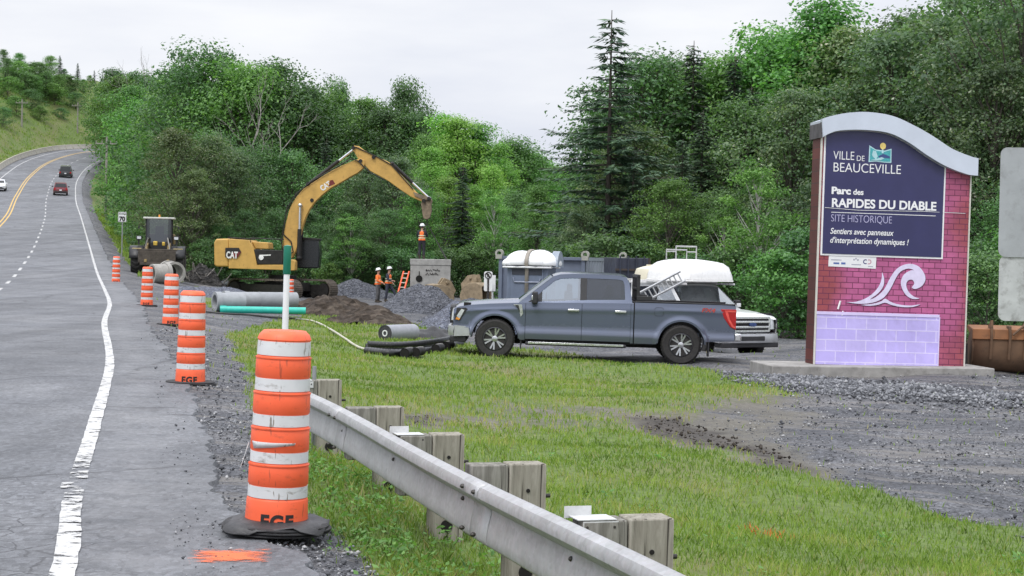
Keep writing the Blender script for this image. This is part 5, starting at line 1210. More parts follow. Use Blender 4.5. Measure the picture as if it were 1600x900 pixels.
# ------------------------------------------------------------------ excavator
YEL = scuffed('machine_yellow', (.57, .345, .09), .5, (.14, .09, .05), .45, sc_=4, var=.18); DARKM = simple('greasy_dark_steel', (.022, .021, .02), .6, .3, var=.5, grime=.5, scale=5)
STEELT = simple('muddy_track_steel', (.16, .135, .11), .75, .2, var=.5, grime=.6, scale=6); ROD = simple('polished_rod', (.66, .67, .69), .2, .9, var=.05); MUDC = simple('dried_mud_steel', (.22, .17, .115), .85, var=.45, grime=.35, scale=5, bump=.4)
WHITE = simple('white_sign_face', (.74, .75, .75), .5, var=.06, grime=.08)
EY = 92.0
eo = on_ground(441, EY); sE_ = F / EY
exc = thing('excavator', 'big yellow tracked excavator with its boom arched over the concrete box', 'excavator', eo)
def U(zx, zy, fx=3.103, ox=440, oy=210):
    p = W(ox + zx / fx, oy + zy / fx, EY) - eo; return (p.x, p.z)
U2 = lambda zx, zy: U(zx, zy, 3.2143, 190, 220)
UG = math.radians(-37)
def track(sg):
    t0 = thing_part = None
    s = MB(); L_, H_, W_ = 4.9, 1.0, .62; cy = sg * 1.35
    R_ = lambda p: Matrix.Rotation(UG, 3, 'Z') @ Vector(p)
    out = []
    for k in range(18):
        a = math.pi / 2 - math.pi * k / 17; out.append((L_ / 2 - H_ / 2 + H_ / 2 * math.cos(a), H_ / 2 + H_ / 2 * math.sin(a)))
    for k in range(18):
        a = -math.pi / 2 - math.pi * k / 17; out.append((-L_ / 2 + H_ / 2 + H_ / 2 * math.cos(a), H_ / 2 + H_ / 2 * math.sin(a)))
    per = []
    for (x0, z0), (x1, z1) in zip(out, out[1:] + out[:1]):
        n = max(1, int(math.hypot(x1 - x0, z1 - z0) / .19))
        for k in range(n): per.append(((x0 + (x1 - x0) * k / n, z0 + (z1 - z0) * k / n), (x1 - x0, z1 - z0)))
    for (x, z), (dx, dz) in per:
        rot = Matrix.Rotation(UG, 3, 'Z') @ Matrix.Rotation(-math.atan2(dz, dx), 3, 'Y')
        s.box(R_((x, cy, z)), (.16, W_, .05), rot); s.box(R_((x, cy, z)) + rot @ Vector((0, 0, .04)), (.03, W_, .06), rot)
    o = s.build('track', STEELT, exc, smooth=0)
    s = MB(); s.prism([(a * .9, (b - .5) * .55 + .5) for a, b in out], cy - .2, cy + .2, 'y'); s.v = [tuple(R_(p)) for p in s.v]; s.build('track_frame', DARKM, o, smooth=0)
    s = MB()
    for k in range(7): c = -1.8 + k * .6; s.cyl(R_((c, cy - .27, .24)), R_((c, cy + .27, .24)), .15, seg=12)
    for c in (-1.95, 1.95): s.cyl(R_((c, cy - .29, .5)), R_((c, cy + .29, .5)), .38, seg=18)
    s.build('track_rollers', DARKM, o, smooth=40)
track(-1); track(1)
s = MB(); s.cyl((0, 0, .5), (0, 0, 1.25), .75, seg=24); s.box((0, 0, .65), (2.0, 2.2, .45), Matrix.Rotation(UG, 3, 'Z')); s.build('car_body', DARKM, exc)
HW = 1.5
def xz(pts, f=U2): return [f(*p) for p in pts]
s = MB(); s.prism(xz([(488, 512), (497, 494), (560, 492), (560, 632), (498, 632), (488, 622)]), -HW + .05, HW - .05, 'y'); s.build('counterweight', YEL, exc, bevel=.09, bseg=3)
s = MB(); s.prism(xz([(561, 494), (660, 500), (684, 542), (700, 622), (700, 634), (561, 634)]), -HW, HW, 'y'); s.prism(xz([(700, 622), (832, 622), (832, 648), (561, 640), (561, 634), (700, 634)]), -HW, HW, 'y'); s.build('engine_housing', YEL, exc, bevel=.05)
s = MB(); s.prism(xz([(684, 546), (828, 550), (828, 620), (703, 620)]), -HW + .02, HW - .02, 'y'); s.build('side_panel', DARKM, exc, bevel=.03)
s = MB(); s.prism(xz([(833, 596), (880, 596), (890, 606), (890, 650), (833, 656)]), -HW - .01, -HW + .9, 'y'); s.build('front_tool_box', YEL, exc, bevel=.04)
s = MB(); s.prism(xz([(668, 506), (748, 512), (752, 545), (684, 543)]), -.9, .9, 'y'); s.build('deck_hood', YEL, exc, bevel=.04)
s = MB(); s.box((U2(600, 0)[0], .2, U2(0, 488)[1]), (.5, .5, .16)); s.cyl((U2(545, 0)[0], .3, U2(0, 495)[1]), (U2(545, 0)[0], .3, U2(0, 470)[1]), .07, seg=10)
zt0 = U2(0, 497)[1]
for yy in (-1.3, 1.0):
    for a, b in ((675, 840), (575, 665)): s.tube([(U2(a, 0)[0], yy, zt0 - .1), (U2(a, 0)[0], yy, zt0 + .22), (U2(b, 0)[0], yy, zt0 + .18), (U2(b, 0)[0], yy, zt0 - .5)], .03, 5)
explode(s.build('handrail', DARKM, exc, smooth=40))
# cab on the far side
s = MB(); cabp = xz([(872, 640), (872, 560), (915, 486), (985, 492), (992, 560), (985, 640)]); s.prism(cabp, .35, 1.45, 'y'); s.build('cab', simple('dark_tinted_cab', (.018, .021, .024), .25, var=.2), exc, bevel=.06)
s = MB(); s.prism(xz([(905, 484), (990, 490), (990, 500), (905, 496)]), .3, 1.5, 'y'); s.build('cab_roof', DARKM, exc, bevel=.02)
# boom
bo = [(12, 600), (8, 540), (15, 480), (24, 430), (40, 370), (55, 335), (78, 300), (110, 265), (150, 237), (200, 205), (250, 175), (300, 150), (350, 129), (385, 118), (402, 124), (408, 142), (398, 166), (372, 188), (340, 205), (290, 235), (240, 263), (200, 295), (165, 328), (140, 362), (120, 402), (104, 450), (90, 505), (75, 560), (55, 600)]
s = MB(); s.prism(xz(bo, U), -.30, .30, 'y'); s.build('boom', YEL, exc, bevel=.03)
sk = [(343, 68), (352, 56), (376, 58), (400, 76), (440, 98), (520, 134), (545, 160), (600, 218), (650, 276), (690, 310), (690, 330), (660, 318), (625, 302), (575, 268), (520, 228), (470, 200), (432, 180), (405, 152), (372, 118)]
s = MB(); s.prism(xz(sk, U), -.24, .24, 'y'); s.build('stick', YEL, exc, bevel=.03)
def cylinder(a, b, t, r, y, nm):
    pa, pb = U(*a), U(*b); A_ = Vector((pa[0], y, pa[1])); B_ = Vector((pb[0], y, pb[1])); M_ = A_.lerp(B_, t)
    s = MB(); s.cyl(A_, M_, r, seg=12); s.ball(A_, r * 1.3, seg=10, rings=6); o = s.build(nm, DARKM, exc, smooth=50); s = MB(); s.cyl(M_, B_, r * .62, seg=10); s.ball(B_, r * 1.1, seg=10, rings=6); s.build('cylinder_rod', ROD, o, smooth=50)
cylinder((128, 244), (350, 72), .68, .10, 0, 'stick_cylinder'); cylinder((536, 142), (716, 310), .55, .09, 0, 'bucket_cylinder')
for yy in (-.42, .42): cylinder((88, 600), (95, 345), .55, .11, yy, 'boom_cylinder')
s = MB()
for pts in ([(15, 600), (4, 520), (30, 360), (75, 290), (150, 228), (340, 120), (372, 130), (430, 185), (500, 222)], [(8, 480), (50, 520), (60, 570), (20, 600)]):
    s.tube([(U(*p)[0], -.36, U(*p)[1]) for p in pts], .035, 6)
s.tube([(U(*p)[0], -.28, U(*p)[1]) for p in [(360, 62), (470, 112), (535, 150), (640, 268)]], .03, 6); s.build('hydraulic_hose', DARKM, exc, smooth=50)
s = MB()
for a in ((132, 240), (150, 320), (95, 345), (448, 112), (385, 130), (350, 66), (716, 312), (690, 322)): p = U(*a); s.cyl((p[0], -.34, p[1]), (p[0], .34, p[1]), .10, seg=12)
explode(s.build('pivot_pin', DARKM, exc, smooth=40))
s = MB(); s.prism(xz([(690, 312), (722, 308), (732, 322), (726, 345), (728, 372), (720, 405), (705, 414), (688, 408), (684, 388), (680, 360), (676, 335)], U), -.22, .22, 'y'); s.build('quick_coupler', MUDC, exc, bevel=.02)
s = MB(); s.prism(xz([(640, 280), (720, 306), (722, 318), (690, 318), (648, 300)], U), -.30, -.25, 'y'); s.prism(xz([(640, 280), (720, 306), (722, 318), (690, 318), (648, 300)], U), .25, .30, 'y'); explode(s.build('bucket_link', MUDC, exc))
ptx = U(705, 404); s = MB(); s.tube([(ptx[0], 0, ptx[1] + .1), (ptx[0], 0, ptx[1] - .12), (ptx[0] + .07, 0, ptx[1] - .2), (ptx[0], 0, ptx[1] - .28), (ptx[0] - .08, 0, ptx[1] - .2)], .035, 6); s.build('lifting_hook', DARKM, exc)
# lettering: white letters with a dark red wedge
RW_ = simple('white_decal', (.78, .78, .76), .5); RD_ = simple('dark_red_decal', (.16, .02, .02), .5)
pl_ = U2(550, 575); s = MB(); s.prism(xz([(545, 538), (612, 538), (624, 560), (606, 586), (545, 586)], U2), -HW - .052, -HW - .046, 'y'); s.build('decal_backing', simple('black_decal', (.015, .014, .014), .5), exc, smooth=0)
text('decal_letters', 'CAT', .47, RW_, exc, (pl_[0], -HW - .058, U2(0, 577)[1]), RXT, width=(607 - 550) / 3.2143 / sE_, bold=.02)
s = MB(); s.prism(xz([(560, 585), (588, 558), (623, 559), (606, 585)], U2), -HW - .0535, -HW - .0505, 'y'); s.build('decal_wedge', RD_, exc, smooth=0)
pl_ = U(200, 276); a_ = math.atan2(U(245, 226)[1] - U(195, 258)[1], U(245, 226)[0] - U(195, 258)[0])
text('decal_letters', 'CAT', .40, RW_, exc, (pl_[0], -.306, pl_[1]), (math.radians(90), -a_, 0), width=.58, bold=.016)
s = MB(); s.prism(xz([(230, 255), (238, 224), (252, 222), (262, 240)], U), -.312, -.301, 'y'); s.build('decal_wedge', RD_, exc, smooth=0)
p1, p2 = U2(710, 577), U2(768, 570)
s = MB(); s.prism(xz([(712, 573), (770, 571), (768, 577), (712, 579)], U2), -HW - .012, -HW + .02, 'y'); s.lathe([(.0001, -.01), (.13, -.01), (.13, .01), (.0001, .01)], 12, (U2(722, 572)[0], -HW - .01, U2(0, 572)[1]), 'y'); s.build('side_lettering', RW_, exc, smooth=0)
text('decal_letters', '336', .20, simple('black_decal2', (.015, .014, .014), .5), exc, (U2(840, 0)[0], -HW - .014, U2(0, 632)[1]), RXT, width=.4, bold=.01)
# ------------------------------------------------------------------ wheel loader
LY = 90.0; lo_ = on_ground(246, LY); sL = F / LY
ldr = thing('wheel_loader', 'dirty dark wheel loader facing the camera beside the road', 'wheel loader', lo_, math.radians(9))
LX = lambda zx: (zx / 7.5 + 190 - 246) / sL
LZ = lambda zy: (430 - 330 - zy / 7.5) / sL + .0
CABM = simple('black_cab_frame', (.02, .02, .022), .5, var=.3); LDY = simple('worn_dark_yellow', (.20, .14, .045), .7, var=.5, grime=.7, scale=4)
def lwheel(x, y):
    s = MB(); s.lathe([(.36, -.24), (.60, -.30), (.72, -.27), (.72, .27), (.60, .30), (.36, .24)], 30, (x, y, .74), 'x')
    for k in range(20):
        a = 2 * math.pi * k / 20
        for q in (-1, 1):
            rot = Matrix.Rotation(a + q * .06, 3, 'X') @ Matrix.Rotation(q * .5, 3, 'Z'); s.box(Vector((x + q * .14, y, .74)) + Matrix.Rotation(a, 3, 'X') @ Vector((0, 0, .735)), (.30, .075, .07), rot)
    o = s.build('wheel', TYRE, ldr, smooth=35); s = MB(); s.lathe([(.0001, -.14), (.3, -.14), (.36, -.22), (.36, .22), (.3, .14), (.0001, .14)], 20, (x, y, .74), 'x'); s.build('rim', LDY, o, smooth=40)
for x in (-1.05, 1.05):
    for y in (-.1, 3.0): lwheel(x, y)
    sg = 1 if x > 0 else -1
    s = MB(); s.grid([[(x + q * .36, -.1 + .86 * math.cos(a), .74 + .86 * math.sin(a)) for q in (-1, 0, 1)] for a in np.linspace(.5, 2.9, 12)]); o = s.build('fender', CABM, ldr, smooth=50); o.modifiers.new('t', 'SOLIDIFY').thickness = .04
    s = MB(); s.box((x, -.58, 1.42), (.46, .05, .09)); s.build('fender_edge', simple('pale_yellow_edge', (.62, .50, .22), .5, var=.2), o)
    s = MB(); s.box((x * .92, -.35, 1.78), (.10, .08, .30)); s.box((x * .90, -.42, 2.0), (.28, .12, .2)); lg = s.build('light_bracket', CABM, ldr, bevel=.01); s = MB(); s.box((x * .90, -.49, 2.0), (.20, .02, .13)); s.build('headlight', LAMP, lg)
    s = MB(); s.box((sg * 1.02, .7, 2.55), (.08, .1, .14)); s.box((sg * .84, .75, 2.62), (.4, .03, .03)); s.build('mirror', CABM, ldr)
    s = MB(); s.prism([(2.2, 1.2), (.6, 1.75), (-.6, 1.55), (-1.25, .75), (-1.1, .62), (-.4, 1.25), (.6, 1.45), (2.2, 1.0)], sg * .50, sg * .64, 'x'); s.build('lift_arm', LDY, ldr, bevel=.02)
s = MB(); s.box((0, 2.4, 1.2), (1.5, 2.9, 1.0)); s.box((0, .4, .95), (1.0, 1.6, .8)); s.cyl((-1.0, -.1, .74), (1.0, -.1, .74), .2, seg=12); s.cyl((-1.0, 3, .74), (1.0, 3, .74), .2, seg=12); s.build('chassis', DARKM, ldr, bevel=.04)
s = MB(); s.box((0, 3.2, 1.95), (1.5, 1.9, .6)); s.build('engine_hood', LDY, ldr, bevel=.08)
c0, c1, zc0, zc1 = -.66, .66, 1.62, 3.0
s = MB()
for x, x2 in ((c0, c0 * .96), (c1, c1 * .96)):
    for y in (.75, 2.1): s.box(((x + x2) / 2, y, (zc0 + zc1) / 2), (.07, .07, zc1 - zc0))
s.box((0, .75, zc0), (1.36, .08, .35)); s.box((0, 1.42, zc0 - .1), (1.36, 1.4, .2)); s.build('cab_frame', CABM, ldr, bevel=.01)
s = MB(); s.box((0, 1.4, zc1 + .05), (1.62, 1.7, .10)); s.build('cab_roof', simple('pale_cab_roof', (.52, .52, .48), .5, var=.2), ldr, bevel=.03)
s = MB(); s.cyl((0, 1.2, zc1 + .1), (0, 1.2, zc1 + .24), .05, seg=10); s.build('beacon', AMBER, ldr)
s = MB(); s.grid([[(x, .77, z) for x in (c0 * .72, c1 * .72)] for z in (zc0 + .18, zc1)]); s.build('windscreen', glass_mat('cab_glass', (.22, .26, .27), .13), ldr, smooth=0)
s = MB()
for sg in (-1, 1): s.grid([[(sg * .655, y, z) for y in (.8, 2.1)] for z in (zc0 + .18, zc1)]); s.grid([[(sg * (.48 + .17 * k), .77, z) for k in (0, 1)] for z in (zc0 + .18, zc1)])
s.build('side_glass', glass_mat('dark_cab_glass', (.05, .06, .06), .08), ldr, smooth=0)
s = MB(); s.box((0, 1.6, 1.95), (.5, .5, .6)); s.box((0, 1.8, 2.4), (.45, .12, .5)); s.build('seat', CABM, ldr, bevel=.04)
s = MB(); s.box((0, -1.0, 1.02), (1.9, .25, .62)); s.box((0, -1.0, 1.38), (2.05, .16, .10)); s.box((0, -1.12, .66), (1.7, .2, .14)); s.build('tool_carrier', simple('muddy_carrier', (.075, .062, .05), .85, var=.5, grime=.5, scale=5), ldr, bevel=.02)
s = MB()
for x in (-.55, .55): s.box((x, -1.55, .32), (.14, 1.3, .07)); s.box((x, -1.0, .55), (.14, .1, .6))
s.build('fork_tines', DARKM, ldr, bevel=.01)
s = MB(); s.box((-.12, -.3, 1.72), (.20, .3, .22)); s.box((.30, -.28, 1.70), (.14, .3, .2)); explode(s.build('link_casting', simple('bright_machine_yellow', (.62, .42, .06), .5, var=.3), ldr, bevel=.03))
s = MB()
for sg in (-1, 1): s.tube([(sg * .42, .5, 1.5), (sg * .5, -.2, 2.0), (sg * .62, -.6, 1.5), (sg * .6, -.9, 1.2)], .035, 6); s.build('hydraulic_hose', simple('grey_hose', (.22, .21, .19), .6), ldr, smooth=50)
# ------------------------------------------------------------------ concrete rings and pipes
PIPEC = simple('pipe_concrete', (.33, .32, .295), .9, var=.25, grime=.3, scale=5, bump=.25)
def ring_thing(label, c, d, L, ro, ri, name='concrete_ring', mat=PIPEC, bell=True, cat='concrete ring', grp='concrete pipe rings beside the loader'):
    d = Vector(d).normalized(); t = thing(name, label, cat, (c[0], c[1], c[2]), group=grp)
    s = MB(); s.ring(-d * L / 2, d * L / 2, ro, ri, 36)
    if bell: s.ring(-d * L / 2, -d * (L / 2 - .18), ro * 1.1, ro * .99, 36)
    s.build('pipe_wall', mat, t, smooth=40); return t
p = on_ground(268, 83.5); ring_thing('upper concrete pipe ring facing the camera in front of the loader', p + Vector((0, 0, .53)), (.62, -1, 0), .95, .53, .41)
p = on_ground(250, 80.5); ring_thing('lower concrete pipe ring turned to the left in front of the loader', p + Vector((0, 0, .46)), (-.85, -.62, 0), .85, .46, .37)
PIPEG = simple('grey_pipe', (.30, .315, .33), .7, var=.16, grime=.18, scale=3)
pa, pb = G(351, 487), G(452, 480)
a_ = Vector((pa.x, pa.y, 0)); dv = Vector((1, .55, 0)).normalized()
def long_pipe(label, start, d, L, ro, ri, mat, joint=True, name='concrete_pipe', grp='grey pipes stacked on the ground by the excavator', z=None):
    t = thing(name, label, 'pipe', (start.x, start.y, (gz(start.x, start.y) if z is None else z) + ro * 1.02), math.atan2(d.y, d.x), grp)
    s = MB(); s.ring((0, 0, 0), (L, 0, 0), ro, ri, 32); s.build('pipe_wall', mat, t, smooth=40)
    s = MB(); s.ring((-.02, 0, 0), (.16, 0, 0), ro * 1.12, ri * 1.02, 32)
    if joint: s.ring((L * .47, 0, 0), (L * .47 + .05, 0, 0), ro * 1.03, ro * .99, 32)
    s.build('socket', mat, t, smooth=40); return t
q0 = G(350, 481); long_pipe('long grey pipe with a socket end lying behind the turquoise pipe', q0, dv, 2.6, .27, .21, PIPEG)
q1 = G(337, 485); long_pipe('short grey pipe with its dark open end showing, at the left of the stack', q1 + Vector((0, -.1, 0)), dv, .9, .27, .21, PIPEG, False)
TQ = simple('turquoise_plastic', (.03, .46, .37), .35, var=.12, grime=.1)
q2 = G(345, 489); long_pipe('bright turquoise plastic pipe lying along the front of the grey pipes', q2, Vector((1, .10, 0)).normalized(), 2.55, .105, .09, TQ, name='plastic_pipe', grp=None)
# ------------------------------------------------------------------ heaps
def earth(name, a, b, c, sc_, speck=0):
    t = NT(name); n = t.noise(sc_, 7, .7); col = t.ramp(n, [(.3, a), (.5, b), (.72, c)])
    v = t.voro(sc_ * 2.2, out='Color'); col = t.mix(1, col, t.ramp(v, [(.1, .55), (.5, 1), (.9, 1.5)]), 'MULTIPLY')
    t.bump(t.math('ADD', t.voro(sc_ * 2.2), n), 1.0, .12); return t.set(col, .92, 0, .2)
GRAV = earth('blue_grey_gravel', (.075, .08, .095), (.125, .132, .152), (.20, .205, .225), 6.0); SOIL = earth('dark_brown_soil', (.028, .022, .017), (.06, .047, .037), (.115, .095, .075), 2.2); GRAV2 = earth('pale_blue_gravel', (.11, .12, .155), (.165, .178, .22), (.25, .26, .30), 7.0)
BLK = earth('black_spoil', (.012, .012, .013), (.03, .029, .028), (.075, .07, .065), 3)
def heap(name, label, cat, px, Y, wx, wy, h, mat, seed, rough=.18, ridge=1.0, rz=0, group=None, skew=0):
    c = on_ground(px, Y); n = 64; V = np.zeros(((n + 1) ** 2, 3)); u = np.linspace(-1, 1, n + 1); A_, B_ = np.meshgrid(u, u)
    r = np.sqrt(A_ ** 2 + B_ ** 2); r = r * (1 + .22 * (fbm(A_ + 9, B_ + 9, 1.7, seed) - .5) * 2)
    rr = np.sqrt((A_ - skew * (1 - r.clip(0, 1))) ** 2 + B_ ** 2); k = np.clip(1 - r, 0, 1)
    z = h * (1 - np.clip(1 - k, 0, 1) ** 1.25) ** ridge + rough * h * (fbm(A_ * wx + 30, B_ * wy + 30, 1.3, seed + 1) - .5) * np.clip(k * 4, 0, 1) + .35 * rough * h * (vnoise(A_ * wx + 50, B_ * wy + 50, 5, seed) - .5) * np.clip(k * 5, 0, 1)
    x = A_ * wx; y = B_ * wy; cz, sz = math.cos(rz), math.sin(rz); X = x * cz - y * sz; Yy = x * sz + y * cz
    base = ground(c.x + X.ravel(), c.y + Yy.ravel(), False) - c.z
    zz = np.where(r.ravel() > 1.0, -.12, z.ravel() - .05) + base
    i = (np.arange(n)[:, None] * (n + 1) + np.arange(n)[None]).ravel(); f = np.stack([i, i + 1, i + n + 2, i + n + 1], 1); f = f[(r.ravel()[f] < 1.08).all(1)]
    o = npmesh(name, np.stack([X.ravel(), Yy.ravel(), zz], 1), f, mat, smooth=True); o.location = c
    return tag(o, label, cat, group)
heap('gravel_pile', 'low grey gravel pile behind the two workers standing together', 'gravel pile', 555, 97, 2.6, 2.0, 1.15, GRAV, 3)
heap('gravel_pile', 'highest pointed gravel pile, in front of the concrete box', 'gravel pile', 657, 72, 2.15, 2.6, 1.32, GRAV, 5, .3)
heap('gravel_pile', 'pale bluish gravel pile at the nose of the grey pickup', 'gravel pile', 712, 53, 1.25, 1.9, .95, GRAV2, 8)
heap('gravel_pile', 'wide flat gravel spread between the loader and the excavator tracks', 'gravel pile', 350, 76, 3.0, 3.2, .55, GRAV2, 11, .3)
heap('gravel_pile', 'low gravel bank on the far side of the grey pickup hood', 'gravel pile', 735, 60, 1.9, 2.2, .95, GRAV, 14)
heap('soil_heap', 'long dark brown heap of dug soil below the excavator tracks', 'soil heap', 525, 63, 2.2, 2.4, .8, SOIL, 21, .55)
heap('soil_heap', 'lower right end of dug brown soil, reaching towards the grey roll', 'soil heap', 585, 57, 1.55, 1.8, .62, SOIL, 24, .6)
heap('spoil_heap', 'black heap of spoil and roots between the loader and the excavator', 'spoil heap', 318, 97, 1.5, 1.2, 1.15, BLK, 31, .6)
heap('black_sheet', 'crumpled black plastic sheet lying on the grass beside the grey roll', 'plastic sheet', 670, 47.2, .85, .5, .26, simple('black_film', (.014, .014, .015), .35, var=.4), 41, 1.2)
s = MB(); rr_ = random.Random(4); c = on_ground(318, 97)
for k in range(16):
    a = rr_.uniform(-1.2, 1.3); s.tube([(a, rr_.uniform(-1, .2), .2), (a + rr_.uniform(-.6, .7), rr_.uniform(-1.2, .2), rr_.uniform(.6, 1.35))], .03, 5)
o = s.build('brushwood', DEAD, loc=c); tag(o, 'pale sticks and roots poking out of the black spoil heap', 'brushwood')
# ------------------------------------------------------------------ concrete box, ladder, buckets
BY = 88.0; b0 = on_ground(672, BY); sB = F / BY
BXC = simple('cast_concrete', (.36, .355, .34), .85, var=.22, grime=.28, scale=2.2, bump=.15)
bh = W(672, 405, BY)[2] - b0.z; bw = 62 / sB
box = thing('concrete_box', 'large square precast concrete chamber that a worker stands on', 'concrete chamber', b0, math.radians(4))
s = MB(); s.box((0, .95, bh / 2 - .15 - .15), (bw, 1.9, bh - .0)); s.build('chamber_wall', BXC, box, bevel=.02)
s = MB(); s.box((0, .95, bh - .155), (bw + .05, 1.95, .31)); s.build('top_slab', BXC, box, bevel=.02)
s = MB(); s.lathe([(.0001, -.02), (.17, -.02), (.17, .05), (.0001, .05)], 20, (-.58, -.01, bh - 1.0), 'y'); s.cyl((-.58, -.02, bh - .85), (-.58, -.02, bh - .62), .02, seg=6); s.build('pipe_hole', HOLE, box)
s = MB(); rr_ = random.Random(9)
for row in (0, 1):
    x = -.25
    while x < (.5 if row == 0 else .3):
        w_ = rr_.uniform(.04, .11); zz = bh - .55 - .2 * row; s.tube([(x + w_ * q, -.012, zz + rr_.uniform(-.07, .07)) for q in (0, .2, .45, .7, 1)], .014, 4); x += w_ + .03
s.build('spray_scribble', INK, box)
ldo = thing('orange_ladder', 'orange ladder leaning against the left side of the concrete box', 'ladder', on_ground(622, 86.5), 0)
tp = W(635, 424, 87.5) - ldo.location; s = MB()
for dx in (-.14, .14): s.tube([(dx, 0, 0), (tp.x + dx, tp.y, tp.z)], .045, 6)
s.build('stile', ORANGE, ldo); s = MB()
for k in range(7): q = tp * ((k + .5) / 7); s.tube([q + Vector((-.14, 0, 0)), q + Vector((.14, 0, 0))], .028, 6)
s.build('rungs', simple('pale_rungs', (.6, .55, .5), .5), ldo)
def bucket(label, loc, rz, w, k, mat, tilt=(0, 0), teeth=5, name='excavator_bucket', grp=None):
    t = thing(name, label, 'bucket', loc, rz, grp, tilt)
    pr = [(.75, 1.15), (.35, 1.2), (.0, 1.05), (-.25, .75), (-.28, .4), (-.1, .12), (.25, 0), (.7, .0), (1.15, .08)]
    s = MB(); s.grid([[(x * k, y, z * k) for y in np.linspace(-w / 2, w / 2, 5)] for x, z in spl(pr, 3)]); o = s.build('bucket_shell', mat, t, smooth=60); o.modifiers.new('t', 'SOLIDIFY').thickness = .05
    for sg in (-1, 1): s = MB(); s.prism([(x * k, z * k) for x, z in pr], sg * w / 2, sg * (w / 2 + .05), 'y'); s.build('side_plate', mat, t, bevel=.01)
    s = MB()
    for y in (-.18, .18): s.prism([(-.28 * k, .45 * k), (-.1 * k, 1.0 * k), (.3 * k, 1.22 * k), (.1 * k, 1.5 * k), (-.25 * k, 1.35 * k), (-.5 * k, .9 * k)], y - .04, y + .04, 'y')
    s.cyl((-.05 * k, -.28, 1.28 * k), (-.05 * k, .28, 1.28 * k), .07, seg=10); s.build('hinge_ears', mat, t, bevel=.01)
    if teeth:
        s = MB()
        for y in np.linspace(-w / 2 + .08, w / 2 - .08, teeth): s.prism([(1.08 * k, .0), (1.08 * k, .16 * k), (1.5 * k, .12 * k)], y - .06, y + .06, 'y')
        s.build('teeth', mat, t)
    return t
BEI = simple('dusty_beige_steel', (.30, .235, .155), .85, var=.4, grime=.3, scale=4, bump=.4)
bucket('dusty beige digging bucket, the left of two lying beside the concrete box', on_ground(694, 78) + Vector((0, 0, .02)), math.radians(200), 1.2, .95, BEI, grp='dusty buckets lying by the concrete box')
bucket('dusty beige narrow bucket, the right of two beside the concrete box', on_ground(731, 80) + Vector((0, 0, .15)), math.radians(-35), .75, 1.05, BEI, (0, .25), grp='dusty buckets lying by the concrete box')
RUST = scuffed('rusty_orange_steel', (.17, .10, .06), .8, (.07, .05, .038), .75, sc_=3, var=.5)
rb = on_ground(1575, 36.2); RBK = thing('excavator_bucket', 'rusty wide ditching bucket lying on the lot right of the town sign', 'bucket', rb, math.radians(-3))
kx = 1 / (F / 36.2); s = MB(); W2 = 2.3
pr = [(.10, .95), (-.02, .90), (-.04, .55), (.02, .28), (.16, .1), (.45, .0), (.9, .02), (1.2, .1)]
s.grid([[(x, y, z) for x in np.linspace(-.72, -.72 + W2, 7)] for y, z in spl(pr, 4)]); o = s.build('bucket_shell', RUST, RBK, smooth=60); o.modifiers.new('t', 'SOLIDIFY').thickness = .04
for x in (-.74, -.72 + W2): s = MB(); s.prism(pr, x - .025, x + .025, 'x'); s.build('side_plate', RUST, RBK, bevel=.006)
s = MB(); s.prism([(-.06, .93), (.5, 1.0), (.55, .93), (.0, .70), (-.08, .72)], -.76, -.72 + W2 + .02, 'x'); s.build('top_plate', scuffed('orange_rust_steel', (.30, .135, .06), .75, (.10, .055, .03), .7, sc_=3, var=.4), RBK, bevel=.01)
s = MB()
for x in (-.38, .0, .32, .9): s.prism([(-.14, .80), (-.10, 1.12 if x != 0 else 1.0), (.15, 1.0), (-.03, .3)], x - .025, x + .025, 'x')
s.tube([(.32, -.1, 1.05), (.05, -.14, .82)], .025, 6); s.build('mounting_ribs', RUST, RBK)
s = MB(); s.prism([(-.05, 0), (.35, 0), (.35, .45), (-.0, .62)], -1.02, -.86, 'x'); s.box((-.94, .1, .5), (.1, .2, .5)); o = s.build('attachment_bracket', DARKM, loc=rb); tag(o, 'small dark steel bracket standing between the town sign and the rusty bucket', 'bracket')
# ------------------------------------------------------------------ roll, black pipes, hoses
p = on_ground(623, 45.3); d_ = Vector((1, 1.5, 0)).normalized(); rol = thing('geotextile_roll', 'grey roll of geotextile lying on the grass', 'roll', p + Vector((0, 0, .21)))
s = MB(); s.tube([-d_ * .58, d_ * .62], .215, 28); s.build('fabric_roll', simple('grey_geotextile', (.30, .31, .34), .9, var=.15, bump=.3, scale=9), rol, smooth=40)
s = MB(); s.tube([-d_ * .59, -d_ * .50], .205, 28); s.ring(-d_ * .60, -d_ * .585, .216, .19, 28); e = s.build('roll_end', simple('dark_fabric_end', (.05, .05, .055), .9, var=.5, scale=20), rol, smooth=0)
s = MB(); s.ring(-d_ * .602, -d_ * .55, .085, .055, 16); s.build('core_tube', WHITE, e, smooth=40)
BP = simple('black_corrugated_plastic', (.018, .018, .02), .38, var=.3)
def rib_pipe(path, r, nm, label, grp, parent=None):
    P_ = catmull(np.array([tuple(p) for p in path], float), 26); t = thing(nm, label, 'pipe', P_[0], group=grp)
    s = MB(); s.tube([Vector(p - P_[0]) for p in P_], [r * (1 + .05 * (1 if i % 3 == 0 else -1 if i % 3 == 2 else 0)) for i in range(len(P_))], 18, cap=False); s.build('corrugated_wall', BP, t, smooth=20)
    s = MB(); a_, b_ = Vector(P_[1] - P_[0]), Vector(P_[2] - P_[0]); s.tube([a_, b_], r * .93, 18); e_ = Vector(P_[-2] - P_[0]), Vector(P_[-3] - P_[0]); s.tube(list(e_), r * .93, 18); explode(s.build('dark_inside', HOLE, t, smooth=0)); return t
def gp(px, py, r): p = G(px, py); return p + Vector((0, 0, r))
GB = 'black corrugated drain pipes on the grass before the grey pickup'
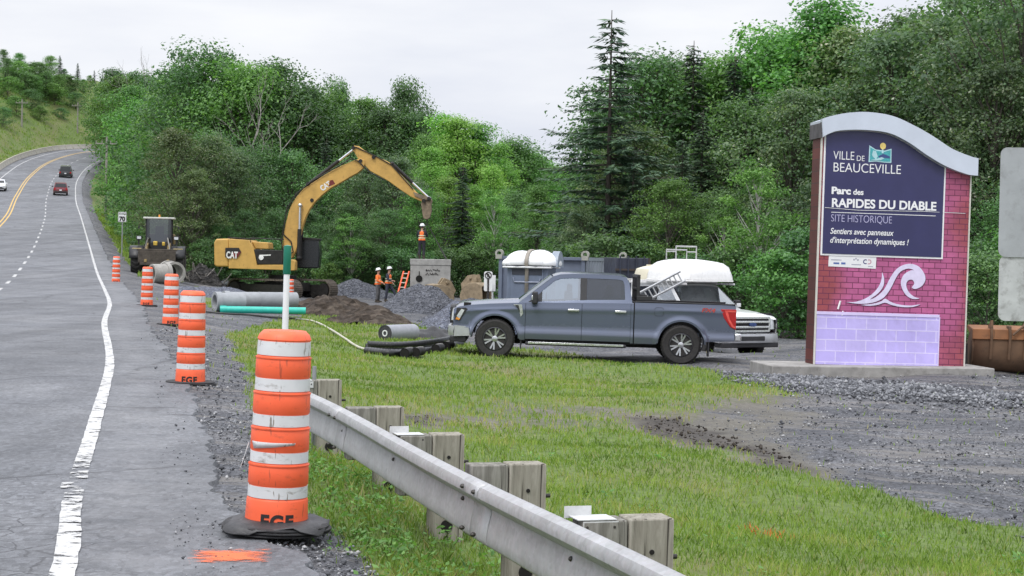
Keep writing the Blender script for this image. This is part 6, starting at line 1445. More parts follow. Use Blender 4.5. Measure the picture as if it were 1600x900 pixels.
rib_pipe([gp(573, 553, .07), gp(610, 557, .07), gp(660, 554, .07), gp(720, 541, .07)], .075, 'drain_pipe', 'front black drain pipe of the bundle lying on the grass', GB)
rib_pipe([gp(571, 547, .07), gp(612, 551, .07), gp(665, 547, .07), gp(724, 535, .07)], .075, 'drain_pipe', 'rear black drain pipe of the bundle lying on the grass', GB)
rib_pipe([gp(574, 550, .17), gp(615, 553, .19), gp(665, 549, .19), gp(718, 538, .18)], .065, 'drain_pipe', 'upper black drain pipe resting on the two below it', GB)
for px, py in ((633, 559), (650, 558), (681, 552), (697, 547)):
    a = gp(px, py, .10); rib_pipe([a + Vector((0, -.22, .01)), a + Vector((.02, -.1, .01)), a + Vector((.05, .05, .02)), a + Vector((.1, .2, .02))], .092, 'pipe_end', 'short black pipe piece with its open end towards the camera', 'short black pipe pieces beside the drain pipes')
def hose(name, label, pts, r, mat):
    P_ = catmull(np.array([tuple(G(*q) + Vector((0, 0, r + .01))) for q in pts]), 8); s = MB(); s.tube([Vector(p - P_[0]) for p in P_], r, 8); o = s.build(name, mat, loc=P_[0], smooth=50); return tag(o, label, 'hose')
hose('hose', 'pale thin hose curving down through the grass to the black pipes', [(462, 500), (487, 503), (515, 516), (540, 532), (560, 545), (585, 553)], .028, simple('pale_hose', (.5, .48, .40), .6))
hose('hose', 'dark cable lying across the gravel in front of the turquoise pipe', [(322, 489), (350, 492), (390, 494), (430, 498), (470, 500)], .03, simple('dark_cable', (.05, .05, .048), .7))
# ------------------------------------------------------------------ workers
SKIN = simple('skin', (.46, .26, .19), .6, var=.1, scale=20); HAIR = simple('dark_hair', (.03, .022, .018), .8)
HIVIS = simple('hi_vis_orange', (.92, .20, .04), .8, var=.12, scale=8); STRIPE = simple('reflective_stripe', (.72, .72, .50), .5, var=.1)
def skinned(name, mat, parent, J, E, root=0, lv=2):
    me = bpy.data.meshes.new(name); me.from_pydata([j[0] for j in J], E, []); me.materials.append(mat); o = bpy.data.objects.new(name, me); COL.objects.link(o); o.parent = parent
    o.modifiers.new('skin', 'SKIN')
    if not me.skin_vertices: raise RuntimeError('skin layer')
    for k, v in enumerate(me.skin_vertices[0].data):
        r = J[k][1]; v.radius = r if isinstance(r, tuple) else (r, r); v.use_root = (k == root)
    sb = o.modifiers.new('sub', 'SUBSURF'); sb.levels = sb.render_levels = lv
    for m in o.modifiers:
        if m.type == 'SKIN': m.use_smooth_shade = True
    return o
def person(label, loc, rz, arms, legs, top, bottom, vest=True, look=.0, lean=0.0, group='workers in orange vests at the dig'):
    """local: faces -y, x to its left; arms: (elbow, wrist) per side; legs: (knee, ankle) per side"""
    t = thing('person', label, 'person', loc, rz, group)
    L = lambda z: lean * (z - .92)
    V_ = lambda x, y, z: (x, y - L(z), z)
    pel, wai, che, nek = V_(0, 0, .95), V_(0, 0, 1.12), V_(0, -.01, 1.34), V_(0, .0, 1.49)
    hd0, hd1 = V_(0, -.02, 1.585), V_(0, -.025 + look * .06, 1.71)
    J = [(pel, (.15, .11)), (wai, (.13, .095)), (che, (.155, .11)), (nek, .052), (hd0, (.068, .078)), (hd1, (.074, .088))]; E = [(0, 1), (1, 2), (2, 3), (3, 4), (4, 5)]
    for sg, (el, wr) in zip((-1, 1), arms):
        sh = V_(sg * .19, 0, 1.42); b = len(J); el, wr = Vector(el), Vector(wr); d = (wr - el).normalized(); kn = wr + d * .085
        J += [(sh, .058), (tuple(el), .043), (tuple(wr), .03), (tuple(kn), (.04, .022))]; E += [(2, b), (b, b + 1), (b + 1, b + 2), (b + 2, b + 3)]
        sd = d.cross(Vector((0, -1, .2))).normalized()
        for q, ln in ((-.03, .065), (-.01, .08), (.01, .076), (.03, .06)):
            p0 = kn + sd * q + d * .02; p1 = p0 + d * ln * .5; p2 = p1 + (d + Vector((0, -.5, -.2))).normalized() * ln * .5; c = len(J)
            J += [(tuple(p1), .009), (tuple(p2), .008)]; E += [(b + 3, c), (c, c + 1)]
        th = wr + d * .03 + sd * .045; c = len(J); J += [(tuple(th), .011), (tuple(th + (d + sd * .4).normalized() * .04), .009)]; E += [(b + 2, c), (c, c + 1)]
    for sg, (kn, an) in zip((-1, 1), legs):
        b = len(J); J += [((sg * .095, 0, .90), .085), (tuple(kn), .056), (tuple(an), .04), ((an[0] + sg * .02, an[1] - .14, max(an[2] - .06, .0) + .02), (.045, .03))]; E += [(0, b), (b, b + 1), (b + 1, b + 2), (b + 2, b + 3)]
    skinned('body', SKIN, t, J, E)
    # trousers
    T_ = [(pel, (.165, .125))]; ET = [(0, 1)]; T_ += [(V_(0, 0, 1.06), (.15, .115))]
    for sg, (kn, an) in zip((-1, 1), legs): b = len(T_); T_ += [((sg * .10, 0, .86), .105), (tuple(kn), .078), ((an[0], an[1], an[2] + .03), .07)]; ET += [(0, b), (b, b + 1), (b + 1, b + 2)]
    skinned('trousers', bottom, t, T_, ET)
    # jacket with sleeves
    T_ = [(V_(0, 0, 1.0), (.165, .13)), (wai, (.155, .125)), (che, (.18, .13)), (V_(0, 0, 1.45), (.12, .085))]; ET = [(0, 1), (1, 2), (2, 3)]
    for sg, (el, wr) in zip((-1, 1), arms): b = len(T_); T_ += [(V_(sg * .19, 0, 1.41), .078), (el, .062), (wr, .05)]; ET += [(2, b), (b, b + 1), (b + 1, b + 2)]
    skinned('jacket', top, t, T_, ET, 1)
    if vest:
        v = skinned('safety_vest', HIVIS, t, [(V_(0, 0, 1.0), (.18, .145)), (wai, (.172, .14)), (che, (.198, .148)), (V_(0, 0, 1.46), (.155, .10))], [(0, 1), (1, 2), (2, 3)], 1)
    for z, a, b in ((1.08, .186, .153), (1.2, .19, .156)):
        s = MB(); s.lathe([(1, -.025), (1.02, 0), (1, .025)], 24); c = V_(0, 0, z); s.v = [(c[0] + x * a, c[1] + y * b, c[2] + q) for x, y, q in s.v]; s.build('reflective_stripe', STRIPE, t)
    for sg, (kn, an) in zip((-1, 1), legs):
        s = MB(); s.ball((an[0] + sg * .015, an[1] - .06, max(an[2] - .03, .05)), 1, (.055, .15, .055), 12, 8); s.cyl((an[0], an[1], an[2] - .04), (an[0], an[1], an[2] + .12), .062, seg=12); s.build('boot', simple('work_boot', (.05, .038, .028), .8), t)
    # head: hair, eyes, nose, mouth, ears, helmet
    h = Vector(hd1); up = -look * .5
    s = MB(); s.ball(h + Vector((0, .03, -.03)), .088, (1, .95, 1.0), 14, 10); s.build('hair', HAIR, t)
    for sg in (-1, 1):
        s = MB(); s.ball(h + Vector((sg * .03, -.082, -.035)), .011, seg=8, rings=6); s.build('eye', HOLE, t); s = MB(); s.ball(h + Vector((sg * .082, -.0, -.05)), .026, (.4, .7, 1.1), 8, 6); s.build('ear', SKIN, t)
    s = MB(); s.ball(h + Vector((0, -.098, -.06)), .016, (.8, 1.1, 1.3), 8, 6); s.build('nose', SKIN, t); s = MB(); s.box(h + Vector((0, -.088, -.105)), (.042, .01, .009)); s.build('mouth', simple('lips', (.30, .12, .10), .6), t)
    s = MB(); prof = [(.122, 0), (.118, .03), (.105, .075), (.07, .112), (.0001, .125)]; s.lathe(prof, 22); s.lathe([(.118, -.004), (.15, -.002), (.148, .006), (.118, .008)], 22); s.box((0, .0, .118), (.03, .17, .02))
    rt = Matrix.Rotation(up, 3, 'X'); s.v = [tuple(h + Vector((0, -.01, .0)) + rt @ Vector((x, y * 1.12, z))) for x, y, z in s.v]; s.build('hard_hat', WHITE, t, smooth=50)
    return t
DK = simple('dark_work_cloth', (.03, .03, .04), .9, var=.3); GRYC = simple('grey_work_cloth', (.10, .10, .105), .9, var=.3)
NAVC = simple('navy_work_cloth', (.035, .04, .06), .9, var=.3)
WYD = 90.0
person('worker in an orange jacket and grey trousers, standing behind the other worker', on_ground(590, WYD), math.radians(75),
       [((-.24, -.06, 1.16), (-.16, -.24, 1.08)), ((.25, -.02, 1.15), (.19, -.22, 1.02))], [((-.11, -.03, .50), (-.12, .03, .09)), ((.11, -.02, .50), (.13, .0, .09))], HIVIS, GRYC, True, .5)
person('worker in an orange vest over dark sleeves, stepping up the gravel with one knee bent', on_ground(606, WYD - 1), math.radians(68),
       [((-.25, -.08, 1.17), (-.16, -.28, 1.12)), ((.25, .06, 1.16), (.20, -.14, 1.0))], [((-.11, .02, .50), (-.11, .08, .09)), ((.12, -.24, .62), (.13, -.40, .27))], NAVC, NAVC, True, .4, .06)
pb_ = W(659, 405, BY + .9); person('worker seen from behind standing on top of the concrete box, reaching for the chain', (pb_.x, BY + .7, b0.z + bh), math.radians(172),
       [((-.25, -.10, 1.17), (-.20, -.32, 1.25)), ((.25, -.10, 1.17), (.16, -.34, 1.22))], [((-.10, -.03, .50), (-.11, .02, .09)), ((.10, -.03, .50), (.11, .02, .09))], DK, DK, True, .2)
# chain from the coupler to the box
hk = exc.location + Vector((U(705, 404)[0], 0, U(705, 404)[1] - .28)); ch = thing('lifting_chain', 'thin dark lifting chain hanging from the excavator over the concrete box', 'chain', hk)
for cx_, cy_ in ((-.75, .2), (.8, .25), (.7, 1.6)):
    e = Vector((b0.x + cx_, b0.y + cy_, b0.z + bh + .02)) - hk; s = MB(); n = 40
    for k in range(n):
        c = e * ((k + .5) / n); dd = e.normalized() * (e.length / n * .62); s.tube([c - dd, c + dd], .022 if k % 2 else .016, 5)
    s.build('chain_leg', DARKM, ch)
# ------------------------------------------------------------------ container, toilet, dark container
BOXB = simple('blue_grey_steel', (.125, .15, .205), .55, var=.2, grime=.12, scale=2); BOX_LIT = simple('lit_blue_grey_steel', (.34, .37, .42), .5, var=.18, grime=.15, scale=2)  # second steel is a lit copy: light on the long side put into its colour
CY = 54.0; k0, k1 = on_ground(778, CY), on_ground(912, CY - .6)
cd = (k1 - k0); cd.z = 0; cw = cd.length; cr_ = math.atan2(cd.y, cd.x)
ctop = W(845, 399, CY)[2] - k0.z
con = thing('shipping_container', 'blue grey shipping container with one corrugated side coloured paler as lit behind the portable toilet', 'container', (k0.x, k0.y, k0.z - .04), cr_)
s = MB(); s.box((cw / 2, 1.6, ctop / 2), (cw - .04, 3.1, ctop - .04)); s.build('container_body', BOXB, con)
for x in (.05, cw - .05): s = MB(); s.box((x, -.0, ctop / 2), (.11, .11, ctop)); s.build('corner_post', BOXB, con, bevel=.01)
s = MB(); s.box((cw / 2, -.0, ctop - .05), (cw, .09, .10)); s.box((cw / 2, 0, .07), (cw, .09, .14)); explode(s.build('end_rail', BOXB, con, bevel=.01))
# long side runs back to the right
sd = on_ground(971, CY + 3.6) - on_ground(912, CY - .6); sd.z = 0
inv = Matrix.Rotation(-cr_, 3, 'Z'); sdl = inv @ sd; Ls = sdl.length; ux_ = sdl.normalized(); uy_ = Vector((ux_.y, -ux_.x, 0))
o0 = Vector((cw, 0, 0)); s = MB(); rows = []
n = int(Ls / .28); pts = []
for k in range(n):
    t = k / n * Ls
    for dt, dy in ((0, 0), (.08, 0), (.12, .05), (.20, .05), (.24, 0)): pts.append(o0 + ux_ * (t + dt) + uy_ * (.02 - dy))
s.grid([[p + Vector((0, 0, .14)), p + Vector((0, 0, ctop - .1))] for p in pts]); s.build('corrugated_side', BOX_LIT, con, smooth=0)
s = MB()
for z, h in ((ctop - .05, .11), (.07, .14)):
    a, b = o0, o0 + ux_ * Ls; q = uy_ * .03; s.add([a + q + Vector((0, 0, z - h / 2)), b + q + Vector((0, 0, z - h / 2)), b + q + Vector((0, 0, z + h / 2)), a + q + Vector((0, 0, z + h / 2)), a - q * 3 + Vector((0, 0, z - h / 2)), b - q * 3 + Vector((0, 0, z - h / 2)), b - q * 3 + Vector((0, 0, z + h / 2)), a - q * 3 + Vector((0, 0, z + h / 2))], [(0, 1, 2, 3), (7, 6, 5, 4), (3, 2, 6, 7), (0, 4, 5, 1), (1, 5, 6, 2), (0, 3, 7, 4)])
explode(s.build('side_rail', BOX_LIT, con, smooth=0))
s = MB(); back_ = [o0, o0 + ux_ * Ls, o0 + ux_ * Ls - uy_ * 2.2, o0 - uy_ * 2.2]; s.prism([(p.x, p.y) for p in back_], .1, ctop - .06, 'z'); 
CAST = simple('pale_corner_casting', (.34, .34, .30), .7, var=.3, grime=.3)
for p in (Vector((0, 0, 0)), o0, o0 + ux_ * Ls):
    s = MB(); s.ring(p + Vector((-.0, -.06, ctop + .08)), p + Vector((0, .10, ctop + .08)), .13, .07, 14); s.box(p + Vector((0, 0, ctop - .02)), (.2, .2, .14)); s.build('corner_casting', CAST, con)
dk = on_ground(985, 51.0); dct = thing('dark_container', 'dark navy steel container end seen just over the bed of the grey pickup', 'container', dk, math.radians(8)); dh = W(985, 403, 51)[2] - dk.z
NV = simple('dark_navy_steel', (.03, .036, .058), .5, var=.3, grime=.15, scale=3)
s = MB(); s.box((0, .9, dh / 2), (.98, 1.8, dh)); s.build('container_body', NV, dct, bevel=.015)
for x in (-.36, -.12, .12, .36): s = MB(); s.cyl((x, -.05, .1), (x, -.05, dh + .06), .022, seg=8); s.build('lock_rod', NV, dct)
s = MB(); s.box((.0, -.02, dh - .35), (1.0, .06, .06)); s.box((.52, .1, dh / 2), (.1, .12, dh)); s.build('door_frame', simple('brown_black_post', (.05, .038, .032), .7), dct)
# portable toilet
TYY = 47.0; q0_, q1_ = on_ground(790, TYY), on_ground(851, TYY - .1); tw = (q1_ - q0_).length
tlt = thing('portable_toilet', 'blue grey portable toilet with a lumpy white dome roof and a strap over it', 'portable toilet', q0_, math.radians(-13))
th = W(820, 412, TYY)[2] - q0_.z; TB = simple('toilet_plastic', (.13, .16, .225), .5, var=.12, grime=.08)
tw = 1.13; tdp = 1.13
s = MB(); s.box((tw / 2, tdp / 2, th / 2), (tw, tdp, th)); s.build('cabin', TB, tlt, bevel=.04)
s = MB(); s.box((tw / 2, -.015, th / 2 - .05), (tw * .80, .04, th - .2)); s.build('door', TB, tlt, bevel=.03)
s = MB(); s.box((tw / 2, -.04, th - .22), (tw * .74, .02, .16)); s.build('door_vent', simple('dark_vent', (.03, .035, .05), .6), tlt)
s = MB(); s.tube([(tw * .16, -.045, th - .38), (tw * .2, -.05, th - .5), (tw * .8, -.05, th - .5), (tw * .84, -.045, th - .38)], .025, 6); s.tube([(tw * .2, -.045, .6), (tw * .3, -.05, .95), (tw * .7, -.05, .95), (tw * .8, -.045, .6)], .025, 6); explode(s.build('door_moulding', simple('toilet_plastic_light', (.22, .25, .33), .5), tlt))
RFW = simple('white_roof_plastic', (.78, .79, .80), .4, var=.05, grime=.08); s = MB()
for cx_, cy_, rr, hh in ((tw * .27, .5, .46, .36), (tw * .72, .5, .47, .39), (tw * .5, .78, .55, .34), (tw * .98, .55, .28, .30), (tw * .0, .55, .22, .16)):
    s.ball((cx_, cy_, th), 1, (rr, .68, hh), 20, 12)
s.v = [(x, y, max(z, th - .04)) for x, y, z in s.v]; s.build('roof_dome', RFW, tlt, smooth=60)
s = MB(); s.grid([[(x - .10 * (1 if x < .1 else 0) + .1 * (x > 1), y, th - .02 - .05 * (abs(y - .55) > .6)) for y in (-.12, -.06, .55, 1.16, 1.22)] for x in (-.0, .3, .8, tw + .0)]); o = s.build('roof_eave', RFW, tlt, smooth=40); o.modifiers.new('t', 'SOLIDIFY').thickness = .05
s = MB(); a_ = np.linspace(0, math.pi, 14); s.prism([(.56 + .42 * math.cos(a), th - .08 + .44 * math.sin(a)) for a in a_], tw + .05, tw + .24, 'x'); s.v = [(x, y, z) for x, y, z in s.v]; s.build('gable_window', simple('translucent_grey', (.26, .30, .36), .4), tlt, smooth=0)
STR = simple('tan_strap', (.30, .27, .23), .8)
s = MB(); s.grid([[(tw * .5 + dx, y, z) for dx in (-.05, .05)] for y, z in [(-.06, .3), (-.07, th - .15), (-.16, th - .0), (-.14, th + .10), (.0, th + .26), (.25, th + .37), (.6, th + .40), (1.0, th + .3), (1.3, th - .1)]]); o = s.build('strap', STR, tlt); o.modifiers.new('t', 'SOLIDIFY').thickness = .02
# ------------------------------------------------------------------ signs and poles
def sign_on_post(name, label, px, Y, top, bot, wpx, face, post_x=0):
    p = on_ground(px, Y); k = F / Y; t = thing(name, label, 'road sign', p); z1, z0 = W(px, top, Y)[2] - p.z, W(px, bot, Y)[2] - p.z; w = wpx / k
    s = MB(); s.prism([(a, (z0 + z1) / 2 + b) for a, b in rrect(w, z1 - z0, .05, 4)], -.01, .01, 'y'); s.build('sign_face', WHITE, t, smooth=0)
    s = MB(); s.box((0, .04, z1 / 2 - .15), (.06, .05, z1 + .2)); s.build('post', simple('grey_steel', (.3, .31, .32), .5, .3), t); face(t, w, z0, z1); return t
def f70(t, w, z0, z1):
    h = z1 - z0; text('speed_digits', '70', h * .62, INK, t, (-w * .36, -.014, z0 + h * .10), RXT, width=w * .72, bold=.02); text('small_lettering', 'MAXIMUM', h * .15, INK, t, (-w * .42, -.014, z0 + h * .75), RXT, width=w * .84, bold=.004)
    s = MB(); q = rrect(w * .96, h * .96, .05, 4)
    for (a, b), (c, d) in zip(q, q[1:] + q[:1]): s.add([(a, -.0115, (z0 + z1) / 2 + b), (c, -.0115, (z0 + z1) / 2 + d), (c * .95, -.0115, (z0 + z1) / 2 + d * .95), (a * .95, -.0115, (z0 + z1) / 2 + b * .95)], [(0, 1, 2, 3)])
    s.build('sign_border', INK, t, smooth=0)
sign_on_post('speed_sign', 'white maximum 70 speed sign on the grass slope beside the road', 190, 108, 331, 347, 13, f70)
def fpk(t, w, z0, z1):
    s = MB(); c = z1 - w * .48; s.v = []; s.ring((0, -.022, c), (0, -.012, c), w * .42, w * .31, 24); a = w * .26
    s.add([(-a - .02, -.02, c + a), (-a + .02, -.02, c + a + .03), (a + .02, -.02, c - a), (a - .02, -.02, c - a - .03)], [(0, 1, 2, 3)]); s.build('ring_mark', INK, t, smooth=0)
    text('letter_mark', 'P', w * .42, INK, t, (-w * .13, -.016, c - w * .15), RXT, width=w * .26, bold=.01)
    s = MB(); s.box((0, -.02, (z0 + c - w * .42) / 2 - .1), (.05, .02, c - w * .42 - z0 + .2)); s.build('dark_bar', INK, t)
sign_on_post('parking_sign', 'small white sign with a black ring mark, left of the portable toilet', 761, 50, 424, 455, 13, fpk)
p = on_ground(768, 50.3); s = MB(); zz0, zz1 = W(768, 455, 50.3)[2] - p.z, W(768, 430, 50.3)[2] - p.z; s.box((0, 0, (zz0 + zz1) / 2), (.17, .015, zz1 - zz0)); s.box((0, .04, zz1 / 2 - .1), (.05, .05, zz1 + .2)); o = s.build('blank_sign', WHITE, loc=p); tag(o, 'narrow blank white sign just behind the parking sign', 'road sign')
POLE = simple('grey_pole_wood', (.26, .245, .22), .9, var=.25)
for px, Y, top, bot, lb in ((165, 205, 214, 300, 'grey wooden utility pole on the slope right of the road'), (121, 392, 160, 205, 'utility pole with a crossarm on the bank beyond the bend'), (34, 366, 155, 192, 'utility pole in front of the dark trees at the far left')):
    p = on_ground(px, Y); zt_ = W(px, top, Y)[2] - p.z; t = thing('utility_pole', lb, 'utility pole', p, group='wooden utility poles'); r = .16 if Y < 300 else .2
    s = MB(); s.cyl((0, 0, -.5), (0, 0, zt_), r, r * .7, 10); s.build('pole', POLE, t, smooth=50); s = MB(); s.box((0, -.2, zt_ - .8), (2.6, .12, .14)); 
    for x in (-1.2, -.5, .5, 1.2): s.cyl((x, -.2, zt_ - .75), (x, -.2, zt_ - .45), .06, seg=8)
    s.build('crossarm', POLE, t)
# ------------------------------------------------------------------ concrete barriers along the outside of the bend
BARR = simple('pale_barrier_concrete', (.48, .45, .39), .9, var=.25, grime=.3, scale=1.2)
bpr = [(-.30, 0), (.30, 0), (.30, .08), (.12, .35), (.08, .85), (-.08, .85), (-.12, .35), (-.30, .08)]
first = None
ss = np.arange(s_at_y(268), cum[-1] - 6, 4.1); Pb, Nb, Zb, Bb = road_at(ss)
for i in range(len(ss) - 1):
    u = -13.0; x, y = Pb[i] + Nb[i] * u; x2, y2 = Pb[i + 1] + Nb[i + 1] * u; z = Zb[i] - Bb[i] * u
    if first is None:
        s = MB(); s.prism(bpr, 0, 3.95, 'x'); first = s.build('concrete_barrier', BARR, bevel=.03); o = first
    else: o = first.copy(); COL.objects.link(o)
    o.location = (x, y, z + .0); o.rotation_euler = (0, -math.atan2(Zb[i + 1] - Zb[i], 4.1), math.atan2(y2 - y, x2 - x)); tag(o, 'pale concrete road barrier segment along the outside of the bend', 'barrier', 'concrete barriers along the outside of the bend')
    o.scale = (1, 1, 1.15)
# ------------------------------------------------------------------ cars on the road
def car(name, label, cat, paint, L_, w, h, rear=True, suv=True):
    t = thing(name, label, cat); hw_ = w / 2
    lo = [(-L_ / 2, .42, .78), (-L_ / 2 + .08, .30, .98), (-L_ / 2 + .6, .26, 1.02), (L_ / 2 - 1.3, .26, .98), (L_ / 2 - .3, .30, .84), (L_ / 2, .42, .66)]
    sec_ = lambda x, z0, z1, k=1: [(x, -hw_ * .92 * k, z0), (x, -hw_ * k, z0 + .2), (x, -hw_ * .99 * k, (z0 + z1) / 2 + .1), (x, -hw_ * .93 * k, z1), (x, hw_ * .93 * k, z1), (x, hw_ * .99 * k, (z0 + z1) / 2 + .1), (x, hw_ * k, z0 + .2), (x, hw_ * .92 * k, z0)]
    s = MB(); s.loft([sec_(x, a, b, .93 if abs(x) > L_ / 2 - .05 else 1) for x, a, b in lo]); s.build('body', paint, t, smooth=40, bevel=.02)
    cab = [(-L_ / 2 + (.12 if suv else .9), 1.0, .90), (-L_ / 2 + (.45 if suv else 1.35), h - .04, .76), (.3, h, .78), (L_ / 2 - 1.9, h - .06, .77), (L_ / 2 - 1.15, .98, .90)]
    s = MB(); s.loft([[(x, -hw_ * k, .93), (x, -hw_ * k, z), (x, -hw_ * k * .8, z + .03), (x, hw_ * k * .8, z + .03), (x, hw_ * k, z), (x, hw_ * k, .93)] for x, z, k in cab]); s.build('cabin', paint, t, smooth=35)
    DG = simple('dark_car_glass', (.015, .018, .02), .1)
    a, b = cab[0], cab[1]; c, d = cab[3], cab[4]
    def pane(p, q, nm, off):
        s = MB(); lerp = lambda f: (p[0] + (q[0] - p[0]) * f + off, p[1] + (q[1] - p[1]) * f + .02, p[2] + (q[2] - p[2]) * f)
        s.grid([[(x, u * hw_ * k * .88, z) for u in (-1, 1)] for x, z, k in (lerp(.15), lerp(.92))]); s.build(nm, DG, t, smooth=0)
    pane(a, b, 'rear_window', -.03); pane(d, c, 'windscreen', .03)
    for sg in (-1, 1):
        s = MB(); s.grid([[(x, sg * (hw_ * k + .008), z) for z in (1.03, zt)] for x, zt, k in ((cab[1][0] + .1, h - .12, .79), (.2, h - .08, .80), (cab[3][0] - .05, h - .12, .79))]); s.build('side_window', DG, t, smooth=0)
        for x in (-L_ / 2 + .85, L_ / 2 - .9): s = MB(); s.lathe([(.2, -.11), (.33, -.12), (.335, .12), (.2, .11)], 20, (x, sg * (hw_ - .12), .335), 'y'); s.build('wheel', TYRE, t, smooth=35)
        s = MB(); s.box((cab[4][0] - .25, sg * (hw_ + .1), 1.05), (.1, .2, .14)); s.build('mirror', TRIMB if rear else paint, t)
        s = MB(); s.box((-L_ / 2 + .0, sg * hw_ * .80, .86), (.08, .22, .26)); s.build('taillight', RED, t); s = MB(); s.box((L_ / 2 - .05, sg * hw_ * .72, .66), (.12, .34, .13)); s.build('headlight', LAMP, t)
    s = MB(); s.box((-L_ / 2 - .01, 0, .46), (.08, w * .88, .22)); s.build('rear_bumper', TRIMB, t, bevel=.02); s = MB(); s.box((-L_ / 2 - .045, 0, .72), (.02, .32, .16)); s.build('licence_plate', WHITE, t)
    s = MB(); s.box((L_ / 2 + .0, 0, .42), (.06, w * .7, .20)); s.box((L_ / 2 - .01, 0, .60), (.06, w * .5, .06)); s.build('front_grille', TRIMB, t)
    return t
def put_car(t, off, Y, back=False):
    i = s_at_y(Y); Pc, Nc, Zc, Bc = road_at(np.array([i, i + 4.0])); u = -off; d = Pc[1] - Pc[0]
    t.location = (Pc[0][0] + Nc[0][0] * u, Pc[0][1] + Nc[0][1] * u, Zc[0] - Bc[0] * u + .01); sl_ = math.atan2(Zc[1] - Zc[0], 4); a = math.atan2(d[1], d[0])
    t.rotation_euler = (0, sl_ if back else -sl_, a + (math.pi if back else 0))
put_car(car('suv_car', 'dark red car driving away up the hill, nearer of the two in the lane', 'car', car_paint('dark_red_paint', (.16, .02, .028), .3), 4.5, 1.9, 1.66), 1.95, 232)
put_car(car('black_pickup', 'black pickup driving away up the hill, ahead of the dark red car', 'pickup', car_paint('black_paint', (.014, .015, .018), .2), 5.4, 2.05, 1.85), 2.0, 283)
put_car(car('white_car', 'white car coming down the hill at the left edge of the photo', 'car', WHITEP, 4.6, 1.85, 1.46, False, False), 10.0, 236, True)
# ------------------------------------------------------------------ grass, weeds, stones, clods
R_ = np.random.default_rng(77)
def sample(n, y0, y1, pw=1.35, xm=1.15, pad=1.5):
    u = R_.uniform(0, 1, n); e = 1 - pw; y = (y0 ** e + u * (y1 ** e - y0 ** e)) ** (1 / e)
    return R_.uniform(-1, 1, n) * (y * .30 * xm + pad), y
def grass_material():
    t = NT('grass_blade'); c = t.ramp(t.attr('tint'), [(.0, (.085, .145, .028)), (.35, (.18, .285, .048)), (.65, (.275, .38, .075)), (.82, (.38, .38, .14)), (.9, (.34, .29, .16)), (.97, (.80, .16, .06))])
    t.set(c, .5, 0, .35); tr = t.n.new('ShaderNodeBsdfTranslucent'); t.link(t.mix(1, c, (1.1, 1.2, .7), 'MULTIPLY'), tr.inputs[0]); m = t.n.new('ShaderNodeMixShader'); m.inputs[0].default_value = .35
    t.link(t.b.outputs[0], m.inputs[1]); t.link(tr.outputs[0], m.inputs[2]); t.link(m.outputs[0], t.out.inputs[0]); return t.m
def blades(x, y, hgt, wid, tint, name, mat):
    n = len(x); z = ground(x, y) - .01; a = R_.uniform(0, 6.283, n); b = R_.uniform(0, 6.283, n); ln = hgt * R_.uniform(.15, .75, n)
    d = np.stack([np.cos(a), np.sin(a), np.zeros(n)], 1) * wid[:, None]; lean = np.stack([np.cos(b) * ln, np.sin(b) * ln, hgt], 1); B0 = np.stack([x, y, z], 1)
    mid = B0 + lean * np.array([.35, .35, .6]); v = np.stack([B0 - d, B0 + d, mid + d * .75, B0 + lean, mid - d * .75], 1).reshape(-1, 3); i = np.arange(n) * 5
    me = bpy.data.meshes.new(name); me.vertices.add(len(v)); me.vertices.foreach_set('co', v.astype(np.float32).ravel())
    li = np.stack([i, i + 1, i + 2, i + 3, i + 4], 1).astype(np.int32); me.loops.add(li.size); me.loops.foreach_set('vertex_index', li.ravel()); me.polygons.add(n); me.polygons.foreach_set('loop_start', np.arange(0, n * 5, 5, dtype=np.int32))
    me.materials.append(mat); at = me.attributes.new('tint', 'FLOAT', 'POINT'); at.data.foreach_set('value', np.repeat(tint, 5).astype(np.float32)); me.update(calc_edges=True); me.validate()
    o = bpy.data.objects.new(name, me); COL.objects.link(o); return tag(o, kind='stuff')
GM = grass_material()
x, y = sample(330000, 5.0, 62, 1.12)
U, Zr, _ = lat(x, y); g, m, dd = masks(x, y)
keep = (U > 1.25) & (R_.uniform(0, 1, len(x)) < np.clip(1.12 - g * 1.35, 0.012, 1) * np.clip(1.0 - m * 1.1, .05, 1)) & (R_.uniform(0, 1, len(x)) < .55 + .9 * fbm(x, y, 1.6, 3))
x, y, U, g, m, dd = (q[keep] for q in (x, y, U, g, m, dd))
nearrail = np.exp(-((x - (RX(y) + .15)) / .55) ** 2) * (y < 16)
patch = fbm(x, y, .8, 31); h = R_.uniform(.025, .065, len(x)) * (.7 + .8 * patch) * np.interp(y, [5, 15, 40, 60], [1, 1.05, 1.4, 2.0]); h *= 1 + nearrail * R_.uniform(0, 1.1, len(x))
tint = np.clip(.42 + (patch - .5) * .75 + (vnoise(x, y, 2.3, 8) - .5) * .35 + R_.normal(0, .13, len(x)) + m * .25, 0, .80)
dry = R_.uniform(0, 1, len(x)) < .05 + .30 * sstep(.55, .75, dd) + .12 * nearrail + .45 * m; tint[dry] = R_.uniform(.76, .9, dry.sum())
op = G(1198, 838); od = np.hypot((x - op.x) / .22, (y - op.y) / .5); oz = (od < 1) & (R_.uniform(0, 1, len(x)) < .5 * (1 - od)); tint[oz] = .99
blades(x, y, h, np.interp(y, [5, 12, 30, 60], [.0026, .004, .0095, .018]), tint, 'grass', GM)
